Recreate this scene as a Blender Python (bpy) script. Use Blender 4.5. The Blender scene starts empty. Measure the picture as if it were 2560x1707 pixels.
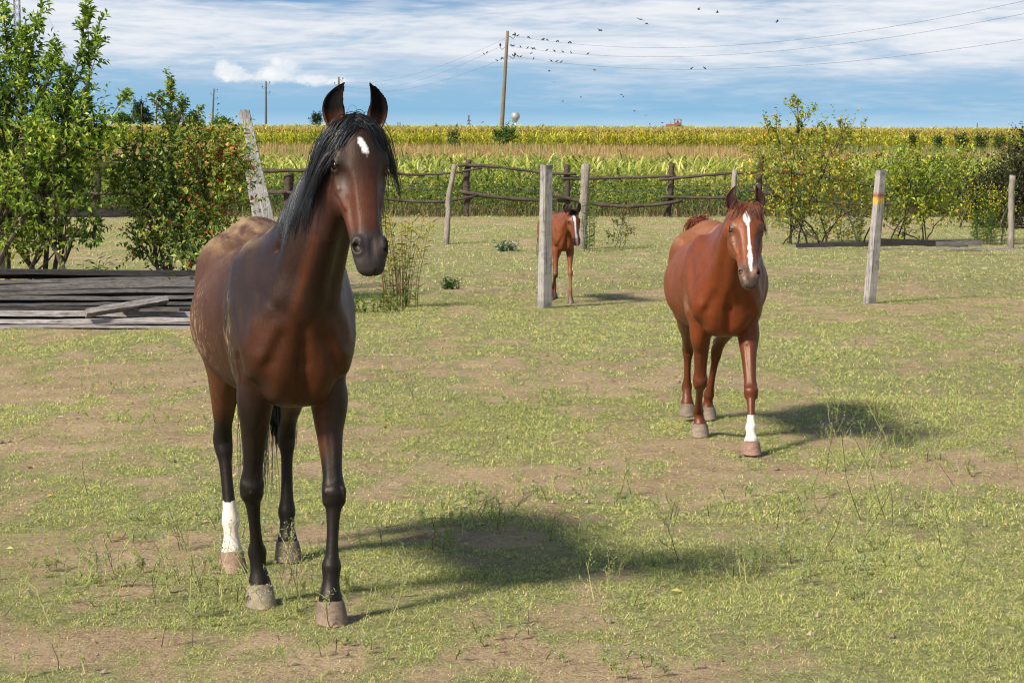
import bpy, math, os, random
import numpy as np
from mathutils import Vector, Matrix
from math import sin, cos, pi, radians

# ------------------------------------------------------------------ camera, sky, sun, exposure
SC = bpy.context.scene
COL = SC.collection
F = 5670.0                      # focal length in photo pixels (2560 wide)
CAMH = 1.85
PITCH = math.atan((853.5 - 335.0) / F)
cam_data = bpy.data.cameras.new("camera")
cam = bpy.data.objects.new("camera", cam_data)
COL.objects.link(cam)
cam.location = (0, 0, CAMH)
cam.rotation_euler = (pi / 2 - PITCH, 0, 0)
cam_data.sensor_width = 36.0
cam_data.lens = 36.0 * F / 2560.0
cam_data.clip_start = 0.1
cam_data.clip_end = 12000
cam_data.dof.use_dof = True
cam_data.dof.focus_distance = 9.2
cam_data.dof.aperture_fstop = 32.0
SC.camera = cam
SC.view_settings.view_transform = 'Standard'
SC.view_settings.look = 'None'
SC.view_settings.exposure = 0.70
SC.view_settings.gamma = 1.0
SC.cycles.pixel_filter_type = 'BLACKMAN_HARRIS'
SC.cycles.filter_width = 1.1

SUN_EL = radians(40)
SUN_DIR = Vector((-0.74 * cos(SUN_EL), -0.67 * cos(SUN_EL), sin(SUN_EL))).normalized()   # towards the sun
sd = bpy.data.lights.new("sun", 'SUN')
sd.energy = 4.7
sd.angle = radians(9.0)
sd.color = (1.0, 0.945, 0.85)
sun = bpy.data.objects.new("sun", sd)
COL.objects.link(sun)
sun.rotation_euler = SUN_DIR.to_track_quat('Z', 'Y').to_euler()
sun.location = (-20, -20, 25)


class NT:
    """tiny node-tree helper"""
    def __init__(s, tree):
        s.t = tree
        s.n = tree.nodes
        s.l = tree.links

    def add(s, kind, **kw):
        n = s.n.new(kind)
        for k, v in kw.items():
            if k in ('i', 'inp'):
                for kk, vv in v.items():
                    if isinstance(vv, bpy.types.NodeSocket):
                        s.l.new(vv, n.inputs[kk])
                    else:
                        n.inputs[kk].default_value = vv
            else:
                setattr(n, k, v)
        return n

    def math(s, op, a, b=0.0, c=None, clamp=False):
        n = s.n.new('ShaderNodeMath')
        n.operation = op
        n.use_clamp = clamp
        for i, v in enumerate((a, b, c)):
            if v is None:
                continue
            if isinstance(v, bpy.types.NodeSocket):
                s.l.new(v, n.inputs[i])
            else:
                n.inputs[i].default_value = v
        return n.outputs[0]

    def mix(s, fac, a, b, blend='MIX'):
        n = s.n.new('ShaderNodeMix')
        n.data_type = 'RGBA'
        n.blend_type = blend
        for i, v in ((0, fac), (6, a), (7, b)):
            if isinstance(v, bpy.types.NodeSocket):
                s.l.new(v, n.inputs[i])
            else:
                n.inputs[i].default_value = v if not isinstance(v, tuple) else (tuple(v) + (1,))[:4]
        return n.outputs[2]

    def ramp(s, fac, stops, interp='LINEAR'):
        n = s.n.new('ShaderNodeValToRGB')
        n.color_ramp.interpolation = interp
        while len(n.color_ramp.elements) < len(stops):
            n.color_ramp.elements.new(0.5)
        for e, (p, c) in zip(n.color_ramp.elements, stops):
            e.position = p
            e.color = (tuple(c) + (1,))[:4] if isinstance(c, (tuple, list)) else (c, c, c, 1)
        s.l.new(fac, n.inputs[0])
        return n.outputs[0]

    def noise(s, vec, scale, detail=3, rough=0.5, dist=0.0):
        n = s.n.new('ShaderNodeTexNoise')
        n.inputs['Scale'].default_value = scale
        n.inputs['Detail'].default_value = detail
        n.inputs['Roughness'].default_value = rough
        n.inputs['Distortion'].default_value = dist
        if vec is not None:
            s.l.new(vec, n.inputs['Vector'])
        return n.outputs[0]


def build_world():
    w = bpy.data.worlds.new("World")
    SC.world = w
    w.use_nodes = True
    t = NT(w.node_tree)
    t.n.clear()
    out = t.add('ShaderNodeOutputWorld')
    bg = t.add('ShaderNodeBackground')
    sky = t.add('ShaderNodeTexSky', sky_type='NISHITA')
    sky.sun_disc = False
    sky.sun_elevation = SUN_EL
    sky.sun_rotation = math.atan2(SUN_DIR.x, SUN_DIR.y)
    sky.air_density = 1.0
    sky.dust_density = 1.0
    geo = t.add('ShaderNodeTexCoord')
    sep = t.add('ShaderNodeSeparateXYZ')
    t.l.new(geo.outputs['Generated'], sep.inputs[0])
    x, y, z = sep.outputs
    az = t.math('ARCTAN2', x, y)                       # 0 along +Y, radians
    el = t.math('ARCSINE', z)
    # all of the sky in the photo lies below about 3.4 degrees of elevation
    eln = t.math('MULTIPLY', el, 1 / 0.060)            # 0..1 over the photo's sky
    # blue of the clear air between the clouds
    clear = t.ramp(eln, [(0.0, (0.56, 0.72, 0.85)), (0.06, (0.44, 0.66, 0.84)), (0.17, (0.28, 0.53, 0.76)),
                         (0.35, (0.32, 0.54, 0.76)), (0.8, (0.26, 0.48, 0.72)), (1.0, (0.13, 0.33, 0.60))])
    cloudcol = t.ramp(eln, [(0.0, (0.62, 0.74, 0.86)), (0.3, (0.60, 0.72, 0.85)), (0.6, (0.74, 0.80, 0.89)), (1.0, (0.72, 0.78, 0.87))])
    # streaky thin cloud: noise over azimuth and elevation, stretched sideways
    def vec(sx, sy, ox=0.0, tilt=0.0):
        c = t.add('ShaderNodeCombineXYZ')
        t.l.new(t.math('MULTIPLY_ADD', az, sx, ox), c.inputs[0])
        e2 = t.math('MULTIPLY_ADD', az, tilt, el)
        t.l.new(t.math('MULTIPLY', e2, sy), c.inputs[1])
        return c.outputs[0]
    n1 = t.noise(vec(9, 62, 3.0), 1.0, 6, 0.62, 0.5)
    n2 = t.noise(vec(22, 260, 11.0, 0.03), 1.0, 5, 0.6, 0.3)
    n3 = t.noise(vec(60, 420, 1.0, -0.02), 1.0, 4, 0.6, 0.5)
    nn = t.math('ADD', t.math('MULTIPLY', n1, 0.95), t.math('MULTIPLY', n2, 0.42))
    nn = t.math('ADD', nn, t.math('MULTIPLY', n3, 0.30))
    # more cloud higher up and towards the right
    cov = t.ramp(eln, [(0.0, 0.10), (0.1, 0.0), (0.2, 0.02), (0.34, 0.14), (0.5, 0.30), (0.62, 0.42), (0.93, 0.40), (1.0, 0.24)])
    cov = t.math('ADD', cov, t.math('MULTIPLY', az, 0.28))
    v = t.math('ADD', nn, cov)
    m = t.add('ShaderNodeMapRange', interpolation_type='SMOOTHSTEP', i={'Value': v, 'From Min': 0.84, 'From Max': 1.32})
    m = m.outputs[0]
    c1 = t.mix(m, clear, cloudcol)
    # brighter cores
    v2 = t.add('ShaderNodeMapRange', interpolation_type='SMOOTHSTEP', i={'Value': v, 'From Min': 1.10, 'From Max': 1.45}).outputs[0]
    c2 = t.mix(t.math('MULTIPLY', v2, 0.85), c1, (0.93, 0.945, 0.98))
    # grey-blue veils
    n4 = t.noise(vec(14, 110, 31.0, 0.02), 1.0, 5, 0.6, 0.4)
    g = t.add('ShaderNodeMapRange', interpolation_type='SMOOTHSTEP', i={'Value': n4, 'From Min': 0.5, 'From Max': 0.72}).outputs[0]
    c2 = t.mix(t.math('MULTIPLY', g, t.math('MULTIPLY', m, 0.55)), c2, (0.42, 0.57, 0.76))
    # the small cumulus low in the sky on the left: a lumpy field round a few directions
    cc = None
    for (px, py, rx, ry) in ((580, 185, 62, 28), (560, 172, 30, 22), (620, 196, 60, 18), (690, 190, 72, 26),
                             (728, 168, 38, 26), (700, 160, 20, 20), (770, 200, 70, 18), (850, 205, 50, 12)):
        a0 = math.atan((px - 1280) / F)
        e0 = math.atan((335 - py) / F)
        dx = t.math('MULTIPLY', t.math('SUBTRACT', az, a0), F / rx)
        dy = t.math('MULTIPLY', t.math('SUBTRACT', el, e0), F / ry)
        d = t.math('SUBTRACT', 1.0, t.math('SQRT', t.math('ADD', t.math('MULTIPLY', dx, dx), t.math('MULTIPLY', dy, dy))))
        cc = d if cc is None else t.math('SMOOTH_MAX', cc, d, 0.3)
    n5 = t.noise(vec(110, 160, 5.0), 1.0, 6, 0.65, 0.2)
    cv = t.math('ADD', cc, t.math('MULTIPLY', t.math('SUBTRACT', n5, 0.5), 2.2))
    cm = t.add('ShaderNodeMapRange', interpolation_type='SMOOTHSTEP', i={'Value': cv, 'From Min': -0.05, 'From Max': 0.75}).outputs[0]
    cs = t.noise(vec(70, 120, 9.0), 1.0, 5, 0.6)
    cl = t.mix(t.ramp(cs, [(0.40, 0.0), (0.62, 1.0)]), (0.80, 0.86, 0.94), (1.0, 1.0, 1.0))
    c3 = t.mix(t.math('MULTIPLY', cm, 0.94), c2, cl)
    # above the photo's band the sky goes over to the daylight sky model
    up = t.add('ShaderNodeMapRange', interpolation_type='SMOOTHSTEP', i={'Value': el, 'From Min': 0.075, 'From Max': 0.35}).outputs[0]
    skys = t.mix(1.0, sky.outputs[0], (0.112, 0.110, 0.103), 'MULTIPLY')
    c3 = t.mix(1.0, c3, (0.60, 0.60, 0.60), 'MULTIPLY')
    col = t.mix(up, c3, skys)
    t.l.new(col, bg.inputs[0])
    bg.inputs[1].default_value = 1.0
    t.l.new(bg.outputs[0], out.inputs[0])


build_world()

# ------------------------------------------------------------------ helpers
RNG = np.random.default_rng(7)
random.seed(5)


def P(px, py, D):
    """the point that the photograph shows at pixel (px, py) when it stands D metres away (along y)"""
    yy = (py - 853.5) / F
    # camera-space ray (x right, y down, forward) rotated by the pitch
    rx = (px - 1280) / F
    fy = cos(PITCH) - yy * sin(PITCH)
    fz = -sin(PITCH) - yy * cos(PITCH)
    s = D / fy
    return Vector((rx * s, D, CAMH + fz * s))


def terrain(x, y):
    """ground height: flat paddock, the fields beyond the fence rise very gently"""
    x = np.asarray(x, dtype=float)
    y = np.asarray(y, dtype=float)
    t = np.clip((y - 60) / 340.0, 0, 1)
    return 1.0 * t * (2 - t) * (1 - 0.25 * np.clip((x / np.maximum(y, 1)) / 0.2, -1, 1))


def G(px, py):
    """ground point seen at the pixel (flat part)"""
    yy = (py - 853.5) / F
    fy = cos(PITCH) - yy * sin(PITCH)
    fz = -sin(PITCH) - yy * cos(PITCH)
    s = -CAMH / fz
    return Vector(((px - 1280) / F * s, fy * s, 0))


def make_mesh(name, verts, faces, mat=None, smooth=False, attrs=None, mats=None, mat_idx=None):
    """verts (n,3), faces: (m,k) array or list of such arrays"""
    me = bpy.data.meshes.new(name)
    verts = np.asarray(verts, dtype=np.float32)
    if isinstance(faces, np.ndarray):
        faces = [faces]
    faces = [np.asarray(f, dtype=np.int32) for f in faces if len(f)]
    loops = np.concatenate([f.ravel() for f in faces]) if faces else np.zeros(0, np.int32)
    sizes = np.concatenate([np.full(len(f), f.shape[1], np.int32) for f in faces]) if faces else np.zeros(0, np.int32)
    starts = np.concatenate([[0], np.cumsum(sizes)[:-1]]).astype(np.int32) if len(sizes) else sizes
    me.vertices.add(len(verts))
    me.vertices.foreach_set('co', verts.ravel())
    me.loops.add(len(loops))
    me.loops.foreach_set('vertex_index', loops)
    me.polygons.add(len(sizes))
    me.polygons.foreach_set('loop_start', starts)
    me.update(calc_edges=True)
    me.polygons.foreach_set('use_smooth', np.full(len(sizes), smooth, dtype=bool))
    if attrs:
        for an, arr in attrs.items():
            arr = np.asarray(arr, dtype=np.float32)
            if arr.ndim == 2:
                if arr.shape[1] == 3:
                    arr = np.concatenate([arr, np.ones((len(arr), 1), np.float32)], 1)
                a = me.attributes.new(an, 'FLOAT_COLOR', 'POINT')
                a.data.foreach_set('color', arr.ravel())
            else:
                a = me.attributes.new(an, 'FLOAT', 'POINT')
                a.data.foreach_set('value', arr)
    for m in (mats or ([mat] if mat else [])):
        me.materials.append(m)
    if mat_idx is not None:
        me.polygons.foreach_set('material_index', np.asarray(mat_idx, dtype=np.int32))
    me.validate(clean_customdata=False)
    me.update()
    return me


def link(name, me, parent=None, loc=None):
    o = bpy.data.objects.new(name, me)
    COL.objects.link(o)
    if parent is not None:
        o.parent = parent
    if loc is not None:
        o.location = loc
    return o


def tag(o, label=None, cat=None, group=None, kind=None):
    if label:
        o['label'] = label
    if cat:
        o['category'] = cat
    if group:
        o['group'] = group
    if kind:
        o['kind'] = kind
    return o


def empty(name, loc=(0, 0, 0), rz=0.0):
    o = bpy.data.objects.new(name, None)
    o.empty_display_size = 0.1
    COL.objects.link(o)
    o.location = loc
    o.rotation_euler = (0, 0, rz)
    return o


def copy_tree(o, parent=None):
    c = o.copy()
    COL.objects.link(c)
    c.parent = parent
    for ch in list(o.children):
        copy_tree(ch, c)
    return c


class MB:
    """collects shapes with one colour attribute into one mesh"""
    def __init__(s):
        s.v, s.f4, s.f3, s.c, s.n = [], [], [], [], 0

    def add(s, v, f4=None, f3=None, c=(1, 1, 1)):
        v = np.asarray(v, dtype=np.float32).reshape(-1, 3)
        if f4 is not None and len(f4):
            s.f4.append(np.asarray(f4, np.int32) + s.n)
        if f3 is not None and len(f3):
            s.f3.append(np.asarray(f3, np.int32) + s.n)
        s.v.append(v)
        c = np.asarray(c, dtype=np.float32)
        s.c.append(np.broadcast_to(c, (len(v), 3)) if c.ndim == 1 else c)
        s.n += len(v)

    def tube(s, pts, rad, sides=6, c=(1, 1, 1), cap=True, flat=1.0):
        pts = np.asarray(pts, float)
        n = len(pts)
        rad = np.broadcast_to(np.asarray(rad, float), (n,))
        tan = np.gradient(pts, axis=0)
        tan /= np.linalg.norm(tan, axis=1)[:, None] + 1e-9
        ref = np.array([0, 0, 1.0]) if abs(tan[:, 2]).mean() < 0.8 else np.array([1.0, 0, 0])
        a = np.cross(tan, ref)
        a /= np.linalg.norm(a, axis=1)[:, None] + 1e-9
        b = np.cross(tan, a)
        th = np.linspace(0, 2 * pi, sides, endpoint=False)
        ring = pts[:, None, :] + rad[:, None, None] * (np.cos(th)[None, :, None] * a[:, None, :] + flat * np.sin(th)[None, :, None] * b[:, None, :])
        v = ring.reshape(-1, 3)
        i = np.arange(n - 1)[:, None] * sides
        j = np.arange(sides)[None, :]
        j2 = (j + 1) % sides
        f = np.stack([i + j, i + j2, i + sides + j2, i + sides + j], -1).reshape(-1, 4)
        f3 = None
        if cap:
            v = np.concatenate([v, pts[:1], pts[-1:]])
            k = n * sides
            jj = np.arange(sides)
            f3 = np.concatenate([np.stack([np.full(sides, k), (jj + 1) % sides, jj], 1),
                                 np.stack([np.full(sides, k + 1), (n - 1) * sides + jj, (n - 1) * sides + (jj + 1) % sides], 1)])
        cc = np.asarray(c, float)
        if cc.ndim == 2:
            cc = np.repeat(cc, sides, 0)
            if cap:
                cc = np.concatenate([cc, cc[:1], cc[-1:]])
        s.add(v, f, f3, cc)

    def box(s, c0, size, R=None, c=(1, 1, 1), taper=1.0):
        sx, sy, sz = [q / 2 for q in size]
        v = np.array([[-sx, -sy, -sz], [sx, -sy, -sz], [sx, sy, -sz], [-sx, sy, -sz],
                      [-sx * taper, -sy * taper, sz], [sx * taper, -sy * taper, sz], [sx * taper, sy * taper, sz], [-sx * taper, sy * taper, sz]])
        if R is not None:
            v = v @ np.array(R).T
        v = v + np.array(c0)
        f = [[0, 3, 2, 1], [4, 5, 6, 7], [0, 1, 5, 4], [1, 2, 6, 5], [2, 3, 7, 6], [3, 0, 4, 7]]
        s.add(v, f, None, c)

    def build(s, name, mat, parent=None, smooth=False, extra=None):
        v = np.concatenate(s.v)
        fs = []
        if s.f4:
            fs.append(np.concatenate(s.f4))
        if s.f3:
            fs.append(np.concatenate(s.f3))
        me = make_mesh(name, v, fs, mat, smooth, {'Col': np.concatenate(s.c)})
        return link(name, me, parent)


# numpy value noise (for patches shared by the ground colour and the grass)
def vnoise(x, y, seed=0):
    r = np.random.default_rng(seed)
    T = r.random((256, 256)).astype(np.float32)
    xi = np.floor(x).astype(int)
    yi = np.floor(y).astype(int)
    fx = x - xi
    fy = y - yi
    fx = fx * fx * (3 - 2 * fx)
    fy = fy * fy * (3 - 2 * fy)
    a = T[xi % 256, yi % 256]
    b = T[(xi + 1) % 256, yi % 256]
    c = T[xi % 256, (yi + 1) % 256]
    d = T[(xi + 1) % 256, (yi + 1) % 256]
    return (a * (1 - fx) + b * fx) * (1 - fy) + (c * (1 - fx) + d * fx) * fy


def fbm(x, y, oct=4, seed=0, gain=0.5):
    s = 0
    a = 1.0
    tot = 0
    for o in range(oct):
        s = s + a * vnoise(x * 2 ** o + 17.3 * o, y * 2 ** o + 5.1 * o, seed + o)
        tot += a
        a *= gain
    return s / tot


# ------------------------------------------------------------------ materials
def mat_new(name):
    m = bpy.data.materials.new(name)
    m.use_nodes = True
    t = NT(m.node_tree)
    t.n.clear()
    out = t.add('ShaderNodeOutputMaterial')
    return m, t, out


def mat_coat():
    m, t, out = mat_new('horse_coat')
    at = t.add('ShaderNodeAttribute', attribute_name='Col')
    ru = t.add('ShaderNodeAttribute', attribute_name='dust')
    tc = t.add('ShaderNodeTexCoord')
    mp = t.add('ShaderNodeMapping')
    t.l.new(tc.outputs['Object'], mp.inputs[0])
    mp.inputs['Scale'].default_value = (1.0, 1.0, 0.22)
    n1 = t.noise(mp.outputs[0], 135, 4, 0.7)
    n2 = t.noise(tc.outputs['Object'], 14, 4, 0.6)
    mp3 = t.add('ShaderNodeMapping')
    t.l.new(tc.outputs['Object'], mp3.inputs[0])
    mp3.inputs['Scale'].default_value = (1.0, 1.0, 0.45)
    n3 = t.noise(mp3.outputs[0], 34, 4, 0.65, 0.6)
    k = t.math('MULTIPLY_ADD', n1, 1.0, 0.22)
    k = t.math('ADD', k, t.math('MULTIPLY', n2, 0.55))
    cm = t.add('ShaderNodeCombineXYZ', i={0: k, 1: k, 2: k})
    c = t.mix(1.0, at.outputs['Color'], cm.outputs[0], 'MULTIPLY')
    b = t.add('ShaderNodeBump', i={'Strength': 0.5, 'Distance': 0.0016, 'Height': t.math('ADD', n1, t.math('ADD', t.math('MULTIPLY', n2, 2.0), t.math('MULTIPLY', n3, 2.2)))})
    rough = t.math('MULTIPLY_ADD', ru.outputs['Fac'], 0.42, 0.36)
    p = t.add('ShaderNodeBsdfPrincipled', i={'Base Color': c, 'Roughness': rough, 'Normal': b.outputs[0],
                                           'Specular IOR Level': t.math('MULTIPLY_ADD', ru.outputs['Fac'], -0.36, 0.46), 'Specular Tint': (1.0, 0.82, 0.66, 1)})
    t.l.new(p.outputs[0], out.inputs[0])
    return m


def mat_hair(name, rough=0.38, spec=0.5):
    m, t, out = mat_new(name)
    at = t.add('ShaderNodeAttribute', attribute_name='Col')
    p = t.add('ShaderNodeBsdfPrincipled', i={'Base Color': at.outputs['Color'], 'Roughness': rough, 'Specular IOR Level': spec})
    t.l.new(p.outputs[0], out.inputs[0])
    return m


def mat_simple(name, col, rough=0.6, spec=0.5, metal=0.0, coat=0.0):
    m, t, out = mat_new(name)
    tc = t.add('ShaderNodeTexCoord')
    n = t.noise(tc.outputs['Object'], 8, 5, 0.6)
    k = t.ramp(n, [(0.3, 0.8), (0.7, 1.15)])
    c = t.mix(1.0, tuple(col), k, 'MULTIPLY')
    p = t.add('ShaderNodeBsdfPrincipled', i={'Base Color': c, 'Roughness': rough, 'Specular IOR Level': spec, 'Metallic': metal, 'Coat Weight': coat})
    t.l.new(p.outputs[0], out.inputs[0])
    return m


M_COAT = mat_coat()
M_HAIR = mat_hair('horse_hair')
M_EYE = mat_simple('eye_glossy', (0.008, 0.005, 0.004), 0.12, 0.4, 0, 0.0)

# ------------------------------------------------------------------ distance-field sculpting (numpy)
def V3(*a):
    return np.array(a, dtype=float)


def nrm(v):
    v = np.asarray(v, float)
    return v / (np.linalg.norm(v) + 1e-12)


class Sculpt:
    def __init__(s, lo, hi, h):
        s.lo = np.array(lo, float)
        s.h = h
        s.n = np.ceil((np.array(hi) - s.lo) / h).astype(int) + 1
        s.F = np.full(s.n, 1.0, np.float32)

    def _sub(s, lo, hi):
        a = np.clip(np.floor((lo - s.lo) / s.h).astype(int), 0, s.n)
        b = np.clip(np.ceil((hi - s.lo) / s.h).astype(int) + 1, 0, s.n)
        ax = [(s.lo[i] + s.h * np.arange(a[i], b[i])).astype(np.float32) for i in range(3)]
        return tuple(slice(a[i], b[i]) for i in range(3)), ax[0][:, None, None], ax[1][None, :, None], ax[2][None, None, :]

    @staticmethod
    def _ecap(X, Y, Z, a, b, wa, ha, wb, hb, side, ca=1.0, cb=1.0):
        d = b - a
        L2 = float(d @ d)
        L = math.sqrt(L2)
        dn = d / L
        sd = side - (side @ dn) * dn
        sd = sd / np.linalg.norm(sd)
        up = np.cross(dn, sd)
        px, py, pz = X - np.float32(a[0]), Y - np.float32(a[1]), Z - np.float32(a[2])
        ax = px * np.float32(dn[0]) + py * np.float32(dn[1]) + pz * np.float32(dn[2])
        t = np.clip(ax / L, 0, 1)
        rd = ax - t * L
        rs = px * np.float32(sd[0]) + py * np.float32(sd[1]) + pz * np.float32(sd[2])
        ru = px * np.float32(up[0]) + py * np.float32(up[1]) + pz * np.float32(up[2])
        w = wa + t * (wb - wa)
        h = ha + t * (hb - ha)
        m = np.minimum(w, h) * np.where(rd < 0, np.float32(ca), np.float32(cb))
        qs, qu, qd = rs / w, ru / h, rd / m
        k0 = np.sqrt(qs * qs + qu * qu + qd * qd)
        k1 = np.sqrt((qs / w) ** 2 + (qu / h) ** 2 + (qd / m) ** 2) + 1e-6
        return (k0 * (k0 - 1) / k1).astype(np.float32)

    @classmethod
    def _seg(cls, X, Y, Z, S, i, TN, side, cap0=1.0):
        """one slab of a loft, bounded by the planes square to the centre line at both nodes"""
        a, b = S[i, :3], S[i + 1, :3]
        na, nb = TN[i], TN[i + 1]
        def fr(n):
            sd = side - (side @ n) * n
            sd = sd / np.linalg.norm(sd)
            return sd, np.cross(n, sd)
        (sa, ua), (sb, ub) = fr(na), fr(nb)
        pa = [X - np.float32(a[0]), Y - np.float32(a[1]), Z - np.float32(a[2])]
        da = pa[0] * np.float32(na[0]) + pa[1] * np.float32(na[1]) + pa[2] * np.float32(na[2])
        pb = [X - np.float32(b[0]), Y - np.float32(b[1]), Z - np.float32(b[2])]
        db = pb[0] * np.float32(nb[0]) + pb[1] * np.float32(nb[1]) + pb[2] * np.float32(nb[2])
        inside = (da >= 0) & (db <= 0)
        t = np.where(inside, da / np.maximum(da - db, 1e-7), np.float32(0))
        ok = inside
        rd = np.zeros_like(t)
        if i == 0:
            first = da < 0
            rd = np.where(first, da, rd)
            ok = ok | first
        if i == len(S) - 2:
            last = (db > 0) & (da > 0)
            t = np.where(last, np.float32(1), t)
            rd = np.where(last, db, rd)
            ok = ok | last
        d = b - a
        rx, ry, rz = (pa[j] - t * np.float32(d[j]) for j in range(3))
        sx, sy, sz = (np.float32(sa[j]) + t * np.float32(sb[j] - sa[j]) for j in range(3))
        ux, uy, uz = (np.float32(ua[j]) + t * np.float32(ub[j] - ua[j]) for j in range(3))
        rs = rx * sx + ry * sy + rz * sz
        ru = rx * ux + ry * uy + rz * uz
        w = S[i, 3] + t * (S[i + 1, 3] - S[i, 3])
        h = S[i, 4] + t * (S[i + 1, 4] - S[i, 4])
        m = np.minimum(w, h) * (cap0 if i == 0 else 1.0)
        qs, qu, qd = rs / w, ru / h, rd / m
        k0 = np.sqrt(qs * qs + qu * qu + qd * qd)
        k1 = np.sqrt((qs / w) ** 2 + (qu / h) ** 2 + (qd / m) ** 2) + 1e-6
        return np.where(ok, k0 * (k0 - 1) / k1, 1.0).astype(np.float32)

    def _apply(s, sl, D, k, mode):
        A = s.F[sl]
        if mode == 'sub':
            D = -D
            h = np.maximum(k - np.abs(A - D), 0) / k
            s.F[sl] = np.maximum(A, D) + h * h * k * 0.25
        elif mode == 'add':
            if k <= 0:
                s.F[sl] = np.minimum(A, D)
            else:
                h = np.maximum(k - np.abs(A - D), 0) / k
                s.F[sl] = np.minimum(A, D) - h * h * k * 0.25

    def loft(s, secs, side=V3(0, 1, 0), k=0.03, mode='add', sub=4, cap0=1.0):
        """secs: (x, y, z, w, h); Catmull-Rom through the sections"""
        S = np.array(secs, float)
        if sub > 1 and len(S) > 2:
            Pp = np.concatenate([2 * S[:1] - S[1:2], S, 2 * S[-1:] - S[-2:-1]])
            out = []
            for i in range(len(S) - 1):
                p0, p1, p2, p3 = Pp[i:i + 4]
                for t in np.arange(sub) / sub:
                    out.append(0.5 * ((2 * p1) + (-p0 + p2) * t + (2 * p0 - 5 * p1 + 4 * p2 - p3) * t * t + (-p0 + 3 * p1 - 3 * p2 + p3) * t ** 3))
            out.append(S[-1])
            S = np.array(out)
            S[:, 3:5] = np.maximum(S[:, 3:5], 0.003)
        r = S[:, 3:5].max(1)[:, None]
        pad = k + 3 * s.h
        lo = (S[:, :3] - r).min(0) - pad
        hi = (S[:, :3] + r).max(0) + pad
        sl, X, Y, Z = s._sub(lo, hi)
        D = np.full(s.F[sl].shape, 1.0, np.float32)
        TN = np.gradient(S[:, :3], axis=0)
        TN /= np.linalg.norm(TN, axis=1)[:, None]
        for i in range(len(S) - 1):
            rr = max(r[i, 0], r[i + 1, 0]) + pad + 0.02
            l2 = np.minimum(S[i, :3], S[i + 1, :3]) - rr
            h2 = np.maximum(S[i, :3], S[i + 1, :3]) + rr
            s2, X2, Y2, Z2 = s._sub(np.maximum(l2, lo), np.minimum(h2, hi))
            d = s._ecap(X2, Y2, Z2, S[i, :3], S[i + 1, :3], S[i, 3], S[i, 4], S[i + 1, 3], S[i + 1, 4], side) if len(S) == 2 else \
                s._seg(X2, Y2, Z2, S, i, TN, side, cap0)
            q = tuple(slice(max(a.start - b.start, 0), max(a.start - b.start, 0) + (a.stop - a.start)) for a, b in zip(s2, sl))
            np.minimum(D[q], d, out=D[q])
        s._apply(sl, D, k, mode)

    def ell(s, c, r, R=None, k=0.03, mode='add'):
        """ellipsoid, R rows = its axes"""
        c = np.array(c, float)
        r = np.array(r, float)
        R = np.eye(3) if R is None else np.array(R, float)
        ext = np.sqrt(((R * r[:, None]) ** 2).sum(0)) + k + 3 * s.h
        sl, X, Y, Z = s._sub(c - ext, c + ext)
        if 0 in s.F[sl].shape:
            return
        px, py, pz = X - np.float32(c[0]), Y - np.float32(c[1]), Z - np.float32(c[2])
        k0 = 0
        k1 = 0
        for i in range(3):
            q = (px * np.float32(R[i, 0]) + py * np.float32(R[i, 1]) + pz * np.float32(R[i, 2])) / r[i]
            k0 = k0 + q * q
            k1 = k1 + (q / r[i]) ** 2
        k0 = np.sqrt(k0)
        D = (k0 * (k0 - 1) / (np.sqrt(k1) + 1e-6)).astype(np.float32)
        s._apply(sl, D, k, mode)

    def cap(s, a, b, ra, rb, k=0.02, mode='add'):
        a = np.array(a, float)
        b = np.array(b, float)
        side = V3(0, 1, 0) if abs(nrm(b - a)[1]) < 0.9 else V3(1, 0, 0)
        s.loft([tuple(a) + (ra, ra), tuple(b) + (rb, rb)], side, k, mode, 1)

    def disp(s, pts, sig, amp, wx=0.35):
        """presses a groove (amp > 0) or raises a ridge (amp < 0) along a polyline; x counts less than y and z"""
        pts = np.array(pts, float)
        for a, b in zip(pts[:-1], pts[1:]):
            r = 3 * sig
            rx = r / wx
            sl, X, Y, Z = s._sub(np.minimum(a, b) - [rx, r, r], np.maximum(a, b) + [rx, r, r])
            if 0 in s.F[sl].shape:
                continue
            W3 = np.array([wx, 1, 1])
            aw, bw = a * W3, b * W3
            d = bw - aw
            px, py, pz = X * wx - aw[0], Y - aw[1], Z - aw[2]
            t = np.clip((px * d[0] + py * d[1] + pz * d[2]) / (d @ d), 0, 1)
            q = (px - t * d[0]) ** 2 + (py - t * d[1]) ** 2 + (pz - t * d[2]) ** 2
            g = amp * np.exp(-q / sig ** 2)
            n = np.clip(1 - np.abs(s.F[sl]) / 0.08, 0, 1)
            s.F[sl] += (g * n).astype(np.float32)

    def clip_plane_z(s, z0):
        Z = (s.lo[2] + s.h * np.arange(s.n[2]))[None, None, :].astype(np.float32)
        s.F = np.maximum(s.F, (z0 - Z))

    def sample(s, p):
        """trilinear value and gradient at points (n,3)"""
        q = (p - s.lo) / s.h
        q = np.clip(q, 1, s.n - 3)
        i = q.astype(int)
        f = q - i
        def at(dx, dy, dz):
            return s.F[i[:, 0] + dx, i[:, 1] + dy, i[:, 2] + dz]
        fx, fy, fz = f.T
        c = [[[at(a, b, d) for d in (0, 1)] for b in (0, 1)] for a in (0, 1)]
        def L(a, b, t):
            return a * (1 - t) + b * t
        v = L(L(L(c[0][0][0], c[0][0][1], fz), L(c[0][1][0], c[0][1][1], fz), fy),
              L(L(c[1][0][0], c[1][0][1], fz), L(c[1][1][0], c[1][1][1], fz), fy), fx)
        g = np.stack([at(1, 0, 0) - at(-1, 0, 0), at(0, 1, 0) - at(0, -1, 0), at(0, 0, 1) - at(0, 0, -1)], 1)
        g = g / (np.linalg.norm(g, axis=1)[:, None] + 1e-9)
        return v, g

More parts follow.
